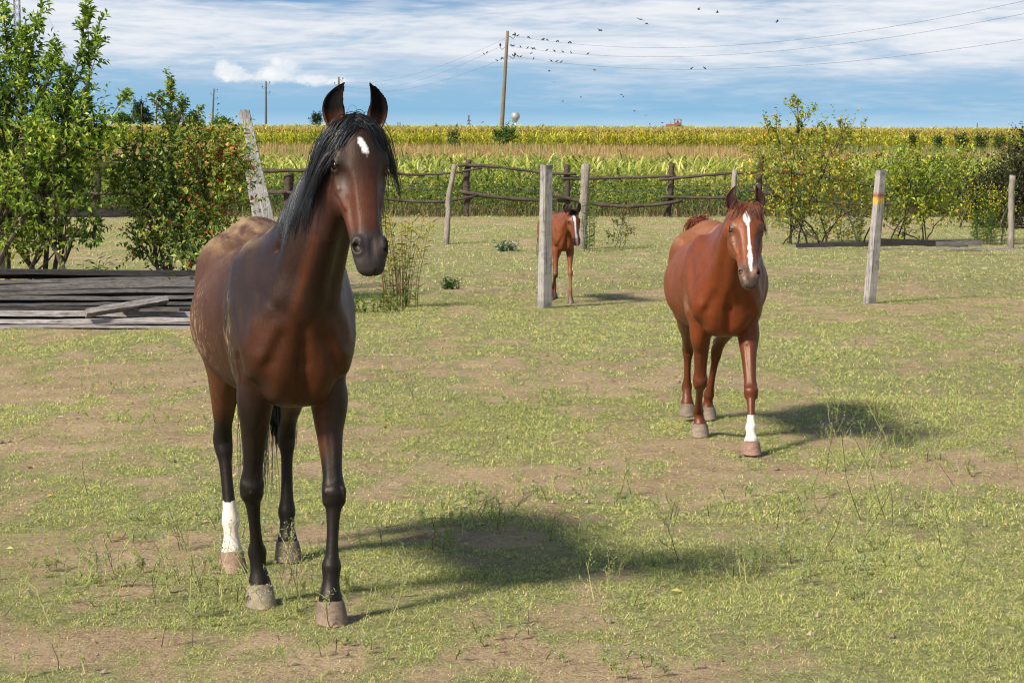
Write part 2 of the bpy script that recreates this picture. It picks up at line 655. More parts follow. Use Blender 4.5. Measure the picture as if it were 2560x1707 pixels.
    def mesh(s, smooth_iter=2):
        """surface nets"""
        Fd = s.F
        ins = Fd < 0
        nx, ny, nz = s.n
        c8 = [ins[a:nx - 1 + a, b:ny - 1 + b, d:nz - 1 + d] for a in (0, 1) for b in (0, 1) for d in (0, 1)]
        cnt = sum(c.astype(np.int8) for c in c8)
        act = (cnt > 0) & (cnt < 8)
        idx = np.argwhere(act)
        vid = np.full(act.shape, -1, np.int32)
        vid[act] = np.arange(len(idx))
        corners = [(a, b, d) for a in (0, 1) for b in (0, 1) for d in (0, 1)]
        val = {c: Fd[idx[:, 0] + c[0], idx[:, 1] + c[1], idx[:, 2] + c[2]] for c in corners}
        acc = np.zeros((len(idx), 3))
        num = np.zeros(len(idx))
        for c in corners:
            for ax in range(3):
                if c[ax] == 0:
                    c2 = list(c)
                    c2[ax] = 1
                    c2 = tuple(c2)
                    va, vb = val[c], val[c2]
                    cr = (va < 0) != (vb < 0)
                    t = np.where(cr, va / np.where(cr, va - vb, 1), 0)
                    pnt = np.array(c, float)[None, :].repeat(len(idx), 0)
                    pnt[:, ax] += t
                    acc[cr] += pnt[cr]
                    num[cr] += 1
        verts = s.lo + s.h * (idx + acc / num[:, None])
        faces = []
        for ax in range(3):
            o1, o2 = [i for i in range(3) if i != ax]
            a = ins
            sl1 = [slice(None)] * 3
            sl2 = [slice(None)] * 3
            sl1[ax] = slice(0, -1)
            sl2[ax] = slice(1, None)
            cr = a[tuple(sl1)] != a[tuple(sl2)]
            e = np.argwhere(cr)
            e = e[(e[:, o1] > 0) & (e[:, o2] > 0) & (e[:, o1] < s.n[o1] - 1) & (e[:, o2] < s.n[o2] - 1)]
            def cell(d1, d2):
                q = e.copy()
                q[:, o1] -= d1
                q[:, o2] -= d2
                return vid[q[:, 0], q[:, 1], q[:, 2]]
            f = np.stack([cell(1, 1), cell(0, 1), cell(0, 0), cell(1, 0)], 1)
            inside_first = a[e[:, 0], e[:, 1], e[:, 2]]
            flip = inside_first if ax != 1 else ~inside_first
            f[~flip] = f[~flip][:, ::-1]
            faces.append(f)
        faces = np.concatenate(faces)
        faces = faces[(faces >= 0).all(1)]
        n = len(verts)
        for _ in range(smooth_iter):
            for lam in (0.5, -0.52):
                sm = np.zeros((n, 3))
                ct = np.zeros(n)
                for a, b in ((0, 1), (1, 2), (2, 3), (3, 0)):
                    for j in range(3):
                        sm[:, j] += np.bincount(faces[:, a], verts[faces[:, b], j], n) + np.bincount(faces[:, b], verts[faces[:, a], j], n)
                    ct += np.bincount(faces[:, a], minlength=n) + np.bincount(faces[:, b], minlength=n)
                verts = verts + lam * (sm / np.maximum(ct, 1)[:, None] - verts)
        return verts, faces


def sstep(x, a, b):
    t = np.clip((x - a) / (b - a), 0, 1)
    return t * t * (3 - 2 * t)


def noise3(p, scale, seed=0, oct=3):
    """cheap 3-D fractal value noise, 0..1"""
    r = np.random.default_rng(seed)
    T = r.random((64, 64, 64)).astype(np.float32)
    out = 0
    tot = 0
    a = 1.0
    for o in range(oct):
        q = p * scale * 2 ** o + 13.7 * o
        i = np.floor(q).astype(int)
        f = q - i
        f = f * f * (3 - 2 * f)
        s = 0
        for dx in (0, 1):
            for dy in (0, 1):
                for dz in (0, 1):
                    w = (f[:, 0] if dx else 1 - f[:, 0]) * (f[:, 1] if dy else 1 - f[:, 1]) * (f[:, 2] if dz else 1 - f[:, 2])
                    s = s + w * T[(i[:, 0] + dx) % 64, (i[:, 1] + dy) % 64, (i[:, 2] + dz) % 64]
        out = out + a * s
        tot += a
        a *= 0.5
    return out / tot


def strands(name, P0, D0, length, sc, parent, col, width=0.0016, step=0.02, gravity=0.35, stiff=0.75, margin=0.004,
            wave=0.03, seed=1, push=None, lenvar=0.35, clumps=0, clump=0.7):
    """hair strands that fall and drape over the sculpted body; flat tapered ribbons joined to one mesh"""
    r = np.random.default_rng(seed)
    n = len(P0)
    ns = int(length.max() / step) + 1 if hasattr(length, 'max') else int(length / step) + 1
    L = np.broadcast_to(np.asarray(length, float), (n,)) * (1 - lenvar * r.random(n))
    p = P0.copy()
    d = D0 / (np.linalg.norm(D0, axis=1)[:, None] + 1e-9)
    pts = [p.copy()]
    stp = L / ns
    ph = r.random((n, 3)) * 6.28
    for i in range(ns):
        d = d * stiff + np.array([0, 0, -1.0]) * gravity + wave * np.sin(ph + i * 0.5)
        if push is not None:
            d = d + push
        d /= np.linalg.norm(d, axis=1)[:, None]
        p = p + d * stp[:, None]
        v, g = sc.sample(p)
        near = v < margin
        p = np.where(near[:, None], p + g * (margin - v)[:, None], p)
        dn = p - pts[-1]
        d = np.where(near[:, None], dn / (np.linalg.norm(dn, axis=1)[:, None] + 1e-9), d)
        pts.append(p.copy())
    S = np.stack(pts, 1)                     # n, m, 3
    for _ in range(4):
        S[:, 1:-1] = (S[:, :-2] + S[:, 2:] + 2 * S[:, 1:-1]) / 4
    m = S.shape[1]
    if clumps:
        lead = r.choice(n, clumps, replace=False)
        ow = lead[np.argmin(((P0[:, None, :] - P0[lead][None, :, :]) ** 2).sum(2) + r.random((n, clumps)) * 2e-4, axis=1)]
        tt0 = np.linspace(0, 1, m)[None, :, None] ** 0.7 * clump * (0.5 + 0.5 * r.random((n, 1, 1)))
        S = S * (1 - tt0) + S[ow] * tt0
    tan = np.gradient(S, axis=1)
    tan /= np.linalg.norm(tan, axis=2)[:, :, None] + 1e-9
    rv = r.normal(size=(n, 1, 3))
    a = np.cross(tan, np.broadcast_to(rv, tan.shape))
    a /= np.linalg.norm(a, axis=2)[:, :, None] + 1e-9
    b = np.cross(tan, a)
    tt = np.linspace(0, 1, m)[None, :, None]
    w = width * (1 - 0.75 * tt ** 1.5) * (0.6 + 0.8 * r.random((n, 1, 1)))
    ring = np.stack([S + a * w, S - 0.5 * a * w + 0.87 * b * w, S - 0.5 * a * w - 0.87 * b * w], 2)    # n,m,3,3
    v = ring.reshape(-1, 3)
    base = (np.arange(n)[:, None, None] * m + np.arange(m - 1)[None, :, None]) * 3
    j = np.arange(3)[None, None, :]
    j2 = (j + 1) % 3
    f = np.stack([base + j, base + j2, base + 3 + j2, base + 3 + j], -1).reshape(-1, 4)
    cc = np.asarray(col(n, r))               # n,3
    cc = np.repeat(cc, m * 3, 0)
    me = make_mesh(name, v, f, M_HAIR, True, {'Col': cc})
    return link(name, me, parent)


def build_horse(cfg):
    """sculpts one horse in its pose. local axes: x forward, y to its left, z up"""
    s = cfg['s']
    h = cfg['h']
    W = cfg.get('girth', 1.0)
    lift = cfg.get('lift', 0.0)
    sc = Sculpt(cfg['lo'], cfg['hi'], h)
    bx = cfg.get('bx', 1.0)

    def T(x, y, z):          # trunk coordinates to local
        return V3(x * s * bx, y * s * W, z * s + lift)

    def L(secs, k=0.03, **kw):
        sc.loft([tuple(T(a[0], a[1], a[2])) + (a[3] * s * W, a[4] * s) for a in secs], k=k * s, **kw)

    def E(c, r, k=0.04, ry=0.0, **kw):
        # ellipsoid tilted by ry about y
        R = np.array([[cos(ry), 0, -sin(ry)], [0, 1, 0], [sin(ry), 0, cos(ry)]])
        sc.ell(T(*c), V3(r[0] * s, r[1] * s * W, r[2] * s), R, k=k * s, **kw)

    bel = cfg.get('belly', 1.0)
    # barrel
    L([(0.23, 0, 1.08, .190, .225), (0.12, 0, 1.125, .218, .285), (-0.05, 0, 1.13, .240, .325),
       (-0.25, 0, 1.12, .265 * bel, .325), (-0.48, 0, 1.10, .318 * bel, .318), (-0.68, 0, 1.115, .305 * bel, .305), (-0.86, 0, 1.20, .255, .262),
       (-1.02, 0, 1.26, .205, .215), (-1.14, 0, 1.255, .14, .165)], cap0=0.55)
    # withers and back ridge
    L([(0.14, 0, 1.40, .05, .07), (-0.02, 0, 1.455, .045, .06), (-0.22, 0, 1.435, .045, .05), (-0.5, 0, 1.395, .05, .04),
       (-0.78, 0, 1.435, .07, .04), (-0.95, 0, 1.44, .07, .05), (-1.12, 0, 1.37, .05, .05)], k=0.09)
    legs = cfg['legs']
    for sd, lf, lh in ((1, legs['LF'], legs['LH']), (-1, legs['RF'], legs['RH'])):
        # shoulder blade and point of shoulder
        E((0.06, sd * .138, 1.19), (.13, .085, .27), 0.06, ry=-0.42)
        E((0.20, sd * .130, 1.05), (.085, .075, .11), 0.06)
        E((0.26, sd * .070, 1.00), (.075, .078, .125), 0.06)
        E((0.22, sd * .11, 1.10), (.08, .07, .11), 0.06)
        E((-0.02, sd * .165, .99), (.13, .062, .13), 0.05, ry=0.3)
        E((0.14, sd * .05, .885), (.12, .08, .07), 0.07)
        # croup and haunch
        E((-0.80, sd * .15, 1.30), (.14, .10, .11), 0.08)
        E((-0.95, sd * .125, 1.18), (.19, .115, .22), 0.09, ry=0.15)
        E((-0.84, sd * .165, 1.02), (.15, .095, .20), 0.07, ry=-0.5)
        # foreleg
        hx, hy = lf['hoof'][:2]
        z0 = lf['hoof'][2] if len(lf['hoof']) > 2 else 0.0
        kx, ky, kz = lf['knee']
        fx, fy, fz = lf['fet']
        ex, ey, ez = T(0.05, sd * .135, .93)
        r = cfg.get('legr', 1.0) * s
        def lerp(a, b, t):
            return a + (b - a) * t
        e, kn, ft = V3(ex, ey, ez), V3(kx, ky, kz), V3(fx, fy, fz)
        hoof_top = V3(hx, hy, z0) + V3(lf.get('pt', -.045), 0, .088) * V3(s, 1, s)
        secs = []
        def A(p, w, hh):
            secs.append(tuple(p) + (w * r, hh * r))
        A(lerp(e, kn, -0.12), .072, .105)
        A(lerp(e, kn, 0.15), .070, .092)
        A(lerp(e, kn, 0.35), .062, .072)
        A(lerp(e, kn, 0.6), .048, .053)
        A(lerp(e, kn, 0.82), .040, .043)
        A(lerp(e, kn, 0.93), .045, .043)
        A(kn + V3(.004, 0, 0) * s, .046, .044)
        A(lerp(kn, ft, 0.12), .042, .040)
        A(lerp(kn, ft, 0.22), .030, .034)
        A(lerp(kn, ft, 0.5), .0245, .032)
        A(lerp(kn, ft, 0.8), .026, .034)
        A(lerp(kn, ft, 0.93), .034, .037)
        A(ft, .037, .040)
        A(lerp(ft, hoof_top, 0.3), .032, .034)
        A(lerp(ft, hoof_top, 0.6), .033, .034)
        A(lerp(ft, hoof_top, 1.0), .044, .046)
        sc.loft(secs, k=0.02 * s)
        # forearm muscle, knee bones, ergot
        sc.ell(lerp(e, kn, 0.22) + V3(.02, sd * .018, 0) * s, V3(.055, .05, .12) * r, k=0.03 * s)
        sc.ell(kn + V3(.028, 0, .012) * s, V3(.022, .033, .032) * r, k=0.012 * s)
        sc.ell(kn + V3(-.032, 0, .006) * s, V3(.018, .022, .022) * r, k=0.012 * s)
        sc.ell(ft + V3(-.030, 0, .004) * s, V3(.018, .024, .020) * r, k=0.014 * s)
        # hind leg
        hx, hy = lh['hoof'][:2]
        z1 = lh['hoof'][2] if len(lh['hoof']) > 2 else 0.0
        hk, ft2 = V3(*lh['hock']), V3(*lh['fet'])
        st = T(-0.80 + lh.get('dst', 0.0), sd * .155, .93)
        hoof_top2 = V3(hx, hy, z1) + V3(lh.get('pt', -.045), 0, .088) * V3(s, 1, s)
        secs = []
        A(lerp(st, hk, -0.35) + V3(-.03, 0, 0) * s, .095, .17)
        A(lerp(st, hk, 0.0), .085, .14)
        A(lerp(st, hk, 0.3), .070, .108)
        A(lerp(st, hk, 0.6), .050, .066)
        A(lerp(st, hk, 0.83), .037, .046)
        A(hk, .041, .052)
        A(lerp(hk, ft2, 0.16), .037, .044)
        A(lerp(hk, ft2, 0.3), .028, .036)
        A(lerp(hk, ft2, 0.6), .0255, .034)
        A(lerp(hk, ft2, 0.85), .030, .036)
        A(ft2, .038, .040)
        A(lerp(ft2, hoof_top2, 0.3), .032, .034)
        A(lerp(ft2, hoof_top2, 0.6), .033, .034)
        A(hoof_top2, .044, .046)
        sc.loft(secs, k=0.03 * s)
        sc.ell(hk + V3(-.048, 0, .035) * s, V3(.020, .020, .038) * r, k=0.018 * s)     # point of hock
        sc.cap(hk + V3(-.055, 0, .05) * s, lerp(st, hk, 0.45) + V3(-.07, 0, .03) * s, .013 * r, .022 * r, k=0.03 * s)
        sc.ell(ft2 + V3(-.030, 0, .004) * s, V3(.018, .024, .020) * r, k=0.014 * s)
    for sd in (1, -1):
        E((0.20, sd * .235, 1.22), (.035, .03, .16), 0.05, mode='sub', ry=-0.5)
        E((-0.72, sd * .30, 1.26), (.06, .035, .10), 0.08, mode='sub')
    # neck
    nk = cfg['neck']           # local coords (x,y,z,w,h)
    hp = cfg['poll']
    hx_ = nrm(cfg['head_axis'])
    hs = np.cross(V3(0, 0, 1), hx_)
    hs = nrm(hs)
    if 'yaw' in cfg:
        hs = V3(-sin(cfg['yaw']), cos(cfg['yaw']), 0)
        hs = nrm(hs - (hs @ hx_) * hx_)
    roll = cfg.get('roll', 0.0)
    hn = np.cross(hs, hx_)     # towards the front of the face
    hn = nrm(hn)
    if hn[0] < 0:
        hn = -hn
    hs = hs * cos(roll) + hn * 0 + V3(0, 0, 1) * sin(roll)
    hs = nrm(hs - (hs @ hx_) * hx_)
    hn = np.cross(hx_, hs)
    if hn[0] < 0:
        hn = -hn
    sc.loft([tuple(a[:3]) + (a[3], a[4]) for a in nk], side=V3(-hs[1] * 0.5, 1, 0) if False else nrm(V3(0, 1, 0) + 0.5 * hs), k=0.09 * s)
    # windpipe line and the muscle bands of the neck
    na, nb = np.array(nk[1][:3]), np.array(nk[-2][:3])
    fwd = nrm(np.cross(V3(0, 1, 0), nrm(nb - na)))
    if fwd[0] < 0:
        fwd = -fwd
    sc.cap(na + fwd * nk[1][4] * 0.80, nb + fwd * nk[-2][4] * 0.80, .045 * s, .032 * s, k=0.05 * s)
    for sd in (1, -1):
        sc.cap(na + fwd * nk[1][4] * 0.62 + V3(0, sd * nk[1][3] * 0.62, 0), nb + fwd * nk[-2][4] * 0.3 + V3(0, sd * nk[-2][3] * 0.75, 0), .055 * s, .03 * s, k=0.04 * s)
    def D_(pts, sig, amp, wx=0.35):
        sc.disp([T(*q) for q in pts], sig * s, amp * s, wx)
    D_([(.33, 0, .87), (.36, 0, 1.0), (.35, 0, 1.13)], .022, .014)
    for sd in (1, -1):
        D_([(.33, sd * .03, 1.16), (.30, sd * .085, 1.20), (.22, sd * .15, 1.26)], .026, .005)
        D_([(.33, sd * .085, 1.10), (.33, sd * .12, 1.00), (.28, sd * .13, .89)], .026, .005)
        D_([(.30, sd * .10, 1.13), (.27, sd * .16, 1.02), (.2, sd * .20, .93)], .028, -.010)
        D_([(.20, sd * .19, 1.08), (.12, sd * .21, 1.00), (.10, sd * .22, .90)], .022, .009, 1.0)
        D_([(-.02, sd * .22, 1.36), (.08, sd * .21, 1.20), (.18, sd * .19, 1.08)], .030, -.010, 1.0)
        D_([(-.19, sd * .22, 1.34), (-.14, sd * .24, 1.12), (-.13, sd * .23, .92)], .034, .006, 1.0)
        D_([(-.60, sd * .28, 1.30), (-.72, sd * .28, 1.18), (-.74, sd * .28, 1.0)], .04, .012, 1.0)
        D_([(-.1, sd * .06, 1.42), (-.5, sd * .075, 1.385), (-.72, sd * .10, 1.42)], .022, .006, 1.0)
        D_([(.10, sd * .10, 1.30), (.27, sd * .075, 1.42), (.36, sd * .10, 1.62)], .018, .008, 1.0) if cfg.get('jug') else None
        D_([(-.70, sd * .31, .98), (-.40, sd * .31, .90), (-.10, sd * .23, .90)], .03, .006, 1.0)
        for nm in (('LF', 'LH') if sd > 0 else ('RF', 'RH')):
            lg = legs[nm]
            kp = V3(*(lg['knee'] if 'knee' in lg else lg['hock']))
            fp = V3(*lg['fet'])
            for q in (1, -1):
                sc.disp([kp * .86 + fp * .14 + V3(-.004, q * .030, 0) * s, kp * .15 + fp * .85 + V3(-.004, q * .030, 0) * s], .009 * s, .0045 * s, 1.0)
            if 'knee' in lg:
                ep = T(0.05, sd * .135, .93)
                sc.disp([ep * .62 + kp * .38 + V3(.06, -sd * .015, 0) * s, ep * .15 + kp * .85 + V3(.05, -sd * .012, 0) * s], .012 * s, .007 * s, 1.0)
                sc.disp([ep * .70 + kp * .30 + V3(0.0, sd * .065, 0) * s, ep * .18 + kp * .82 + V3(0.0, sd * .045, 0) * s], .012 * s, .006 * s, 1.0)
                for q in (1, -1):
                    sc.ell(kp + V3(.018, q * .030, .022) * s, V3(.016, .014, .016) * s, k=.012 * s)
                    sc.ell(kp + V3(.018, q * .026, -.022) * s, V3(.014, .012, .012) * s, k=.012 * s)
                sc.disp([kp + V3(.045, -.04, 0) * s, kp + V3(.045, .04, 0) * s], .008 * s, .0012 * s, 1.0)
        for xr in (-.26, -.34, -.42, -.50):
            D_([(xr, sd * .30, 1.2), (xr - .05, sd * .32, .95)], .016, .0022, 1.0)
    # head
    hs_ = cfg['hs']            # head scale
    pol = V3(*hp)
    hw = cfg.get('hw', 1.0)

    def H(t, sd, n):
        return pol + (hx_ * t + hs * sd * hw + hn * n) * hs_
    HR = np.stack([hx_, hs, hn])

    def HE(c, r, k=0.015, mode='add', rot=None):
        R = HR if rot is None else (np.array(rot) @ HR)
        sc.ell(H(*c), V3(r[0], r[1] * hw, r[2]) * hs_, R, k=k * hs_, mode=mode)

    def HL(secs, k=0.02, mode='add'):
        sc.loft([tuple(H(a[0], a[1], a[2])) + (a[3] * hs_ * hw, a[4] * hs_) for a in secs], side=hs, k=k * hs_, mode=mode)
    # skull and nose: t along face, n centre, half width, half depth
    HL([(0.0, 0, -.008, .058, .064), (.06, 0, .0, .074, .078), (.13, 0, .002, .090, .082), (.19, 0, .001, .091, .078), (.25, 0, -.002, .076, .069), (.32, 0, -.006, .068, .060),
        (.39, 0, -.009, .062, .053), (.46, 0, -.010, .060, .048), (.52, 0, -.010, .062, .047), (.565, 0, -.014, .060, .043), (.605, 0, -.020, .050, .032)], k=0.03)
    # jaw
    for sd in (1, -1):
        HL([(.09, sd * .062, -.080, .030, .062), (.17, sd * .073, -.092, .034, .078), (.25, sd * .070, -.084, .033, .074), (.32, sd * .044, -.062, .027, .052), (.39, sd * .034, -.048, .024, .040), (.47, sd * .026, -.040, .020, .030)], k=0.045)
    HL([(.10, 0, -.06, .05, .06), (.22, 0, -.05, .045, .07), (.36, 0, -.04, .042, .05), (.46, 0, -.042, .038, .036), (.53, 0, -.050, .038, .028), (.58, 0, -.050, .032, .022)], k=0.02)
    # face planes: crest, brow, eye sockets
    for sd in (1, -1):
        HL([(.215, sd * .083, -.020, .013, .018), (.28, sd * .078, -.024, .011, .013), (.345, sd * .064, -.024, .007, .008)], k=0.016)
        HE((.135, sd * .082, .026), (.040, .022, .024), 0.035)                # brow
        HE((.174, sd * .086, .004), (.030, .022, .028), 0.016)                # eye bulge
        HE((.080, sd * .082, .036), (.028, .016, .022), 0.03, 'sub')          # hollow above the eye
        HE((.285, sd * .078, .030), (.07, .020, .022), 0.035, 'sub')          # hollow along the nose
        HE((.40, sd * .060, .012), (.07, .010, .016), 0.03, 'sub')
        # nostril: raised wing, then the opening
        HE((.522, sd * .046, .008), (.044, .024, .032), 0.012)
        HE((.535, sd * .056, .020), (.024, .017, .014), 0.007, 'sub', rot=[[.90, 0, .43], [0, 1, 0], [-.43, 0, .90]])
        HE((.510, sd * .060, .030), (.014, .013, .009), 0.006, 'sub')
        # eye opening
        HE((.174, sd * .112, .012), (.030, .024, .018), 0.004, 'sub', rot=[[.92, 0, .38], [0, 1, 0], [-.38, 0, .92]])
        # lids
        HL([(.142, sd * .098, .012, .005, .004), (.154, sd * .101, .031, .005, .004), (.184, sd * .098, .037, .004, .003)], k=0.010)
        HL([(.178, sd * .102, -.012, .004, .003), (.194, sd * .101, -.006, .004, .003), (.204, sd * .094, .006, .003, .003)], k=0.010)
    # lips
    HE((.585, 0, -.010), (.030, .050, .026), 0.014)
    HL([(.555, -.062, -.040, .0035, .005), (.59, -.046, -.038, .0035, .005), (.618, 0, -.036, .0035, .005), (.59, .046, -.038, .0035, .005), (.555, .062, -.040, .0035, .005)], k=0.005, mode='sub')
    HE((.58, 0, -.060), (.030, .040, .022), 0.014)
    HE((.550, 0, .036), (.045, .012, .012), 0.02, 'sub')
    # ears
    for sd, ea in ((1, cfg['ears'][0]), (-1, cfg['ears'][1])):
        # ea: list of local offsets from the poll in head space, up axis = world up mostly
        pts = [V3(*q[:3]) for q in ea]
        Q = [H(q[0], q[1], q[2]) for q in pts]
        outer = [tuple(Q[i]) + (ea[i][3] * hs_, ea[i][4] * hs_) for i in range(len(Q))]
        eh = nrm(cfg['ear_face'][0 if sd == 1 else 1])       # direction the opening faces
        axis = nrm(Q[-1] - Q[0])
        eside = nrm(np.cross(axis, eh))
        sc.loft(outer, side=eside, k=0.012 * hs_)
        inner = [tuple(Q[i] + eh * ea[i][4] * 0.75 * hs_) + (ea[i][3] * 0.74 * hs_, ea[i][4] * 0.98 * hs_) for i in range(1, len(Q))]
        inner[-1] = tuple(Q[-1] - axis * 0.012 * hs_ + eh * ea[-1][4] * hs_) + (ea[-1][3] * .5 * hs_, ea[-1][4] * .6 * hs_)
        sc.loft(inner, side=eside, k=0.004 * hs_, mode='sub')
    for sd in (1, -1):
        sc.disp([H(.262, sd * .088, -.03), H(.272, sd * .085, .0), H(.285, sd * .075, .022)], .007 * hs_, -.0035 * hs_, 1.0)
        sc.disp([H(.16, sd * .085, -.045), H(.25, sd * .085, -.055), H(.36, sd * .065, -.03)], .012 * hs_, .006 * hs_, 1.0)
        sc.disp([H(.24, sd * .045, .06), H(.44, sd * .026, .045)], .010 * hs_, -.0012 * hs_, 1.0)
    if 'extra' in cfg:
        cfg['extra'](sc, T, H, s)
    # hooves: hard union so that the coronet edge stays
    for nm, lg in legs.items():
        hx, hy = lg['hoof'][:2]
        z0 = lg['hoof'][2] if len(lg['hoof']) > 2 else 0.0
        r = s * cfg.get('hoofr', 1.0)
        tp = lg.get('tip', 0.0)
        a = V3(hx + lg.get('pt', -.045) * s, hy, z0 + .078 * s)
        b = V3(hx - tp * .05 * s, hy, z0 - 0.03 * s)
        lo = V3(hx - .13 * s, hy - .09 * s, z0 - 0.0)
        hi = V3(hx + .13 * s, hy + .09 * s, z0 + .105 * s)
        sl, X, Y, Z = sc._sub(lo - 3 * h, hi + 3 * h)
        Dd = sc._ecap(X, Y, Z, a, b, .0495 * r, .052 * r, .066 * r, .082 * r, V3(0, 1, 0))
        Dd = np.maximum(Dd, (Z - (z0 + .083 * s + (X - hx) * 0.12)))
        Dd = np.maximum(Dd, (z0 - Z) + 0 * X)
        sc.F[sl] = np.maximum(sc.F[sl], (z0 - Z) + 0 * X + 0 * Y)
        sc._apply(sl, Dd.astype(np.float32), 0, 'add')
    v, f = sc.mesh(2)
    # irregular muscle and skin relief
    _, g = sc.sample(v)
    hd_ = np.clip(1 - np.linalg.norm(v - (pol + hx_ * .3 * hs_), axis=1) / (.45 * hs_), 0, 1)
    low_ = sstep(v[:, 2], .12 * s, .75 * s)
    am = s * (0.25 + .75 * low_) * (1 - .75 * sstep(hd_, 0, .3))
    rel_ = .012 * (noise3(v * [1, 1, .6], 4.5 / s, 61, 2) - .5) + .0055 * (noise3(v * [1, 1, .45], 15 / s, 62, 2) - .5)
    v = v + g * (am * rel_)[:, None]
    # geometry-only per-vertex facts for the painter
    rel = v - pol
    ht = (rel @ hx_) / hs_
    hss = (rel @ hs) / hs_ / hw
    hnn = (rel @ hn) / hs_
    col, dust = cfg['paint'](v, ht, hss, hnn, cfg)
    me = make_mesh('body', v, f, M_COAT, True, {'Col': col, 'dust': dust})
    root = empty('horse', cfg['loc'], cfg['rz'])
    link('body', me, root)
    # eyes
    for sd in (1, -1):
        c = H(.174, sd * .0885, .007)
        th = np.linspace(0, pi, 13)
        ph = np.linspace(0, 2 * pi, 20, endpoint=False)
        u = np.stack([np.outer(np.sin(th), np.cos(ph)), np.outer(np.sin(th), np.sin(ph)), np.outer(np.cos(th), np.ones(20))], -1).reshape(-1, 3)
        vv = c + (u[:, :1] * hx_ * .0240 + u[:, 1:2] * hs * .0215 + u[:, 2:3] * hn * .0210) * hs_
        i = np.arange(12)[:, None] * 20
        j = np.arange(20)[None, :]
        ff = np.stack([i + j, i + (j + 1) % 20, i + 20 + (j + 1) % 20, i + 20 + j], -1).reshape(-1, 4)
        link('eye', make_mesh('eye', vv, ff, M_EYE, True), root)
    return root, sc, H, T, hx_, hs, hn

# ------------------------------------------------------------------ the three horses
def mixc(a, b, t):
    return a * (1 - t[:, None]) + np.asarray(b, float)[None, :] * t[:, None]


def paint_hooves(col, v, cfg, tone):
    """horn colour below the coronet of each leg; returns the mask"""
    s = cfg['s']
    hm = np.zeros(len(v), bool)
    for nm, lg in cfg['legs'].items():
        hx, hy = lg['hoof'][:2]
        z0 = lg['hoof'][2] if len(lg['hoof']) > 2 else 0.0
        m = (abs(v[:, 0] - hx) < .13 * s) & (abs(v[:, 1] - hy) < .09 * s) & (v[:, 2] < z0 + .0845 * s + (v[:, 0] - hx) * 0.12) & (v[:, 2] < z0 + .11 * s)
        n = noise3(v[m] * [1, 1, 2.0], 38 / s, 3, 4)
        zz = (v[m][:, 2] - z0) / (.085 * s)
        c = np.array(tone[nm])[None, :] * (0.55 + 0.8 * n[:, None])
        dk = sstep(n + 0.25 * zz, 0.62, 0.72)
        c = c * (1 - 0.35 * dk[:, None])
        col[m] = c
        hm |= m
    return hm


def leg_frame(v, cfg, name):
    lg = cfg['legs'][name]
    s = cfg['s']
    z0 = lg['hoof'][2] if len(lg['hoof']) > 2 else 0.0
    if name[1] == 'F':
        k = lg['knee']
    else:
        k = lg['hock']
    xm = (abs(v[:, 1] - (lg['hoof'][1] + k[1]) / 2) < .115 * s) & (abs(v[:, 0] - (lg['hoof'][0] + k[0]) / 2) < .23 * s)
    return xm, v[:, 2] - z0


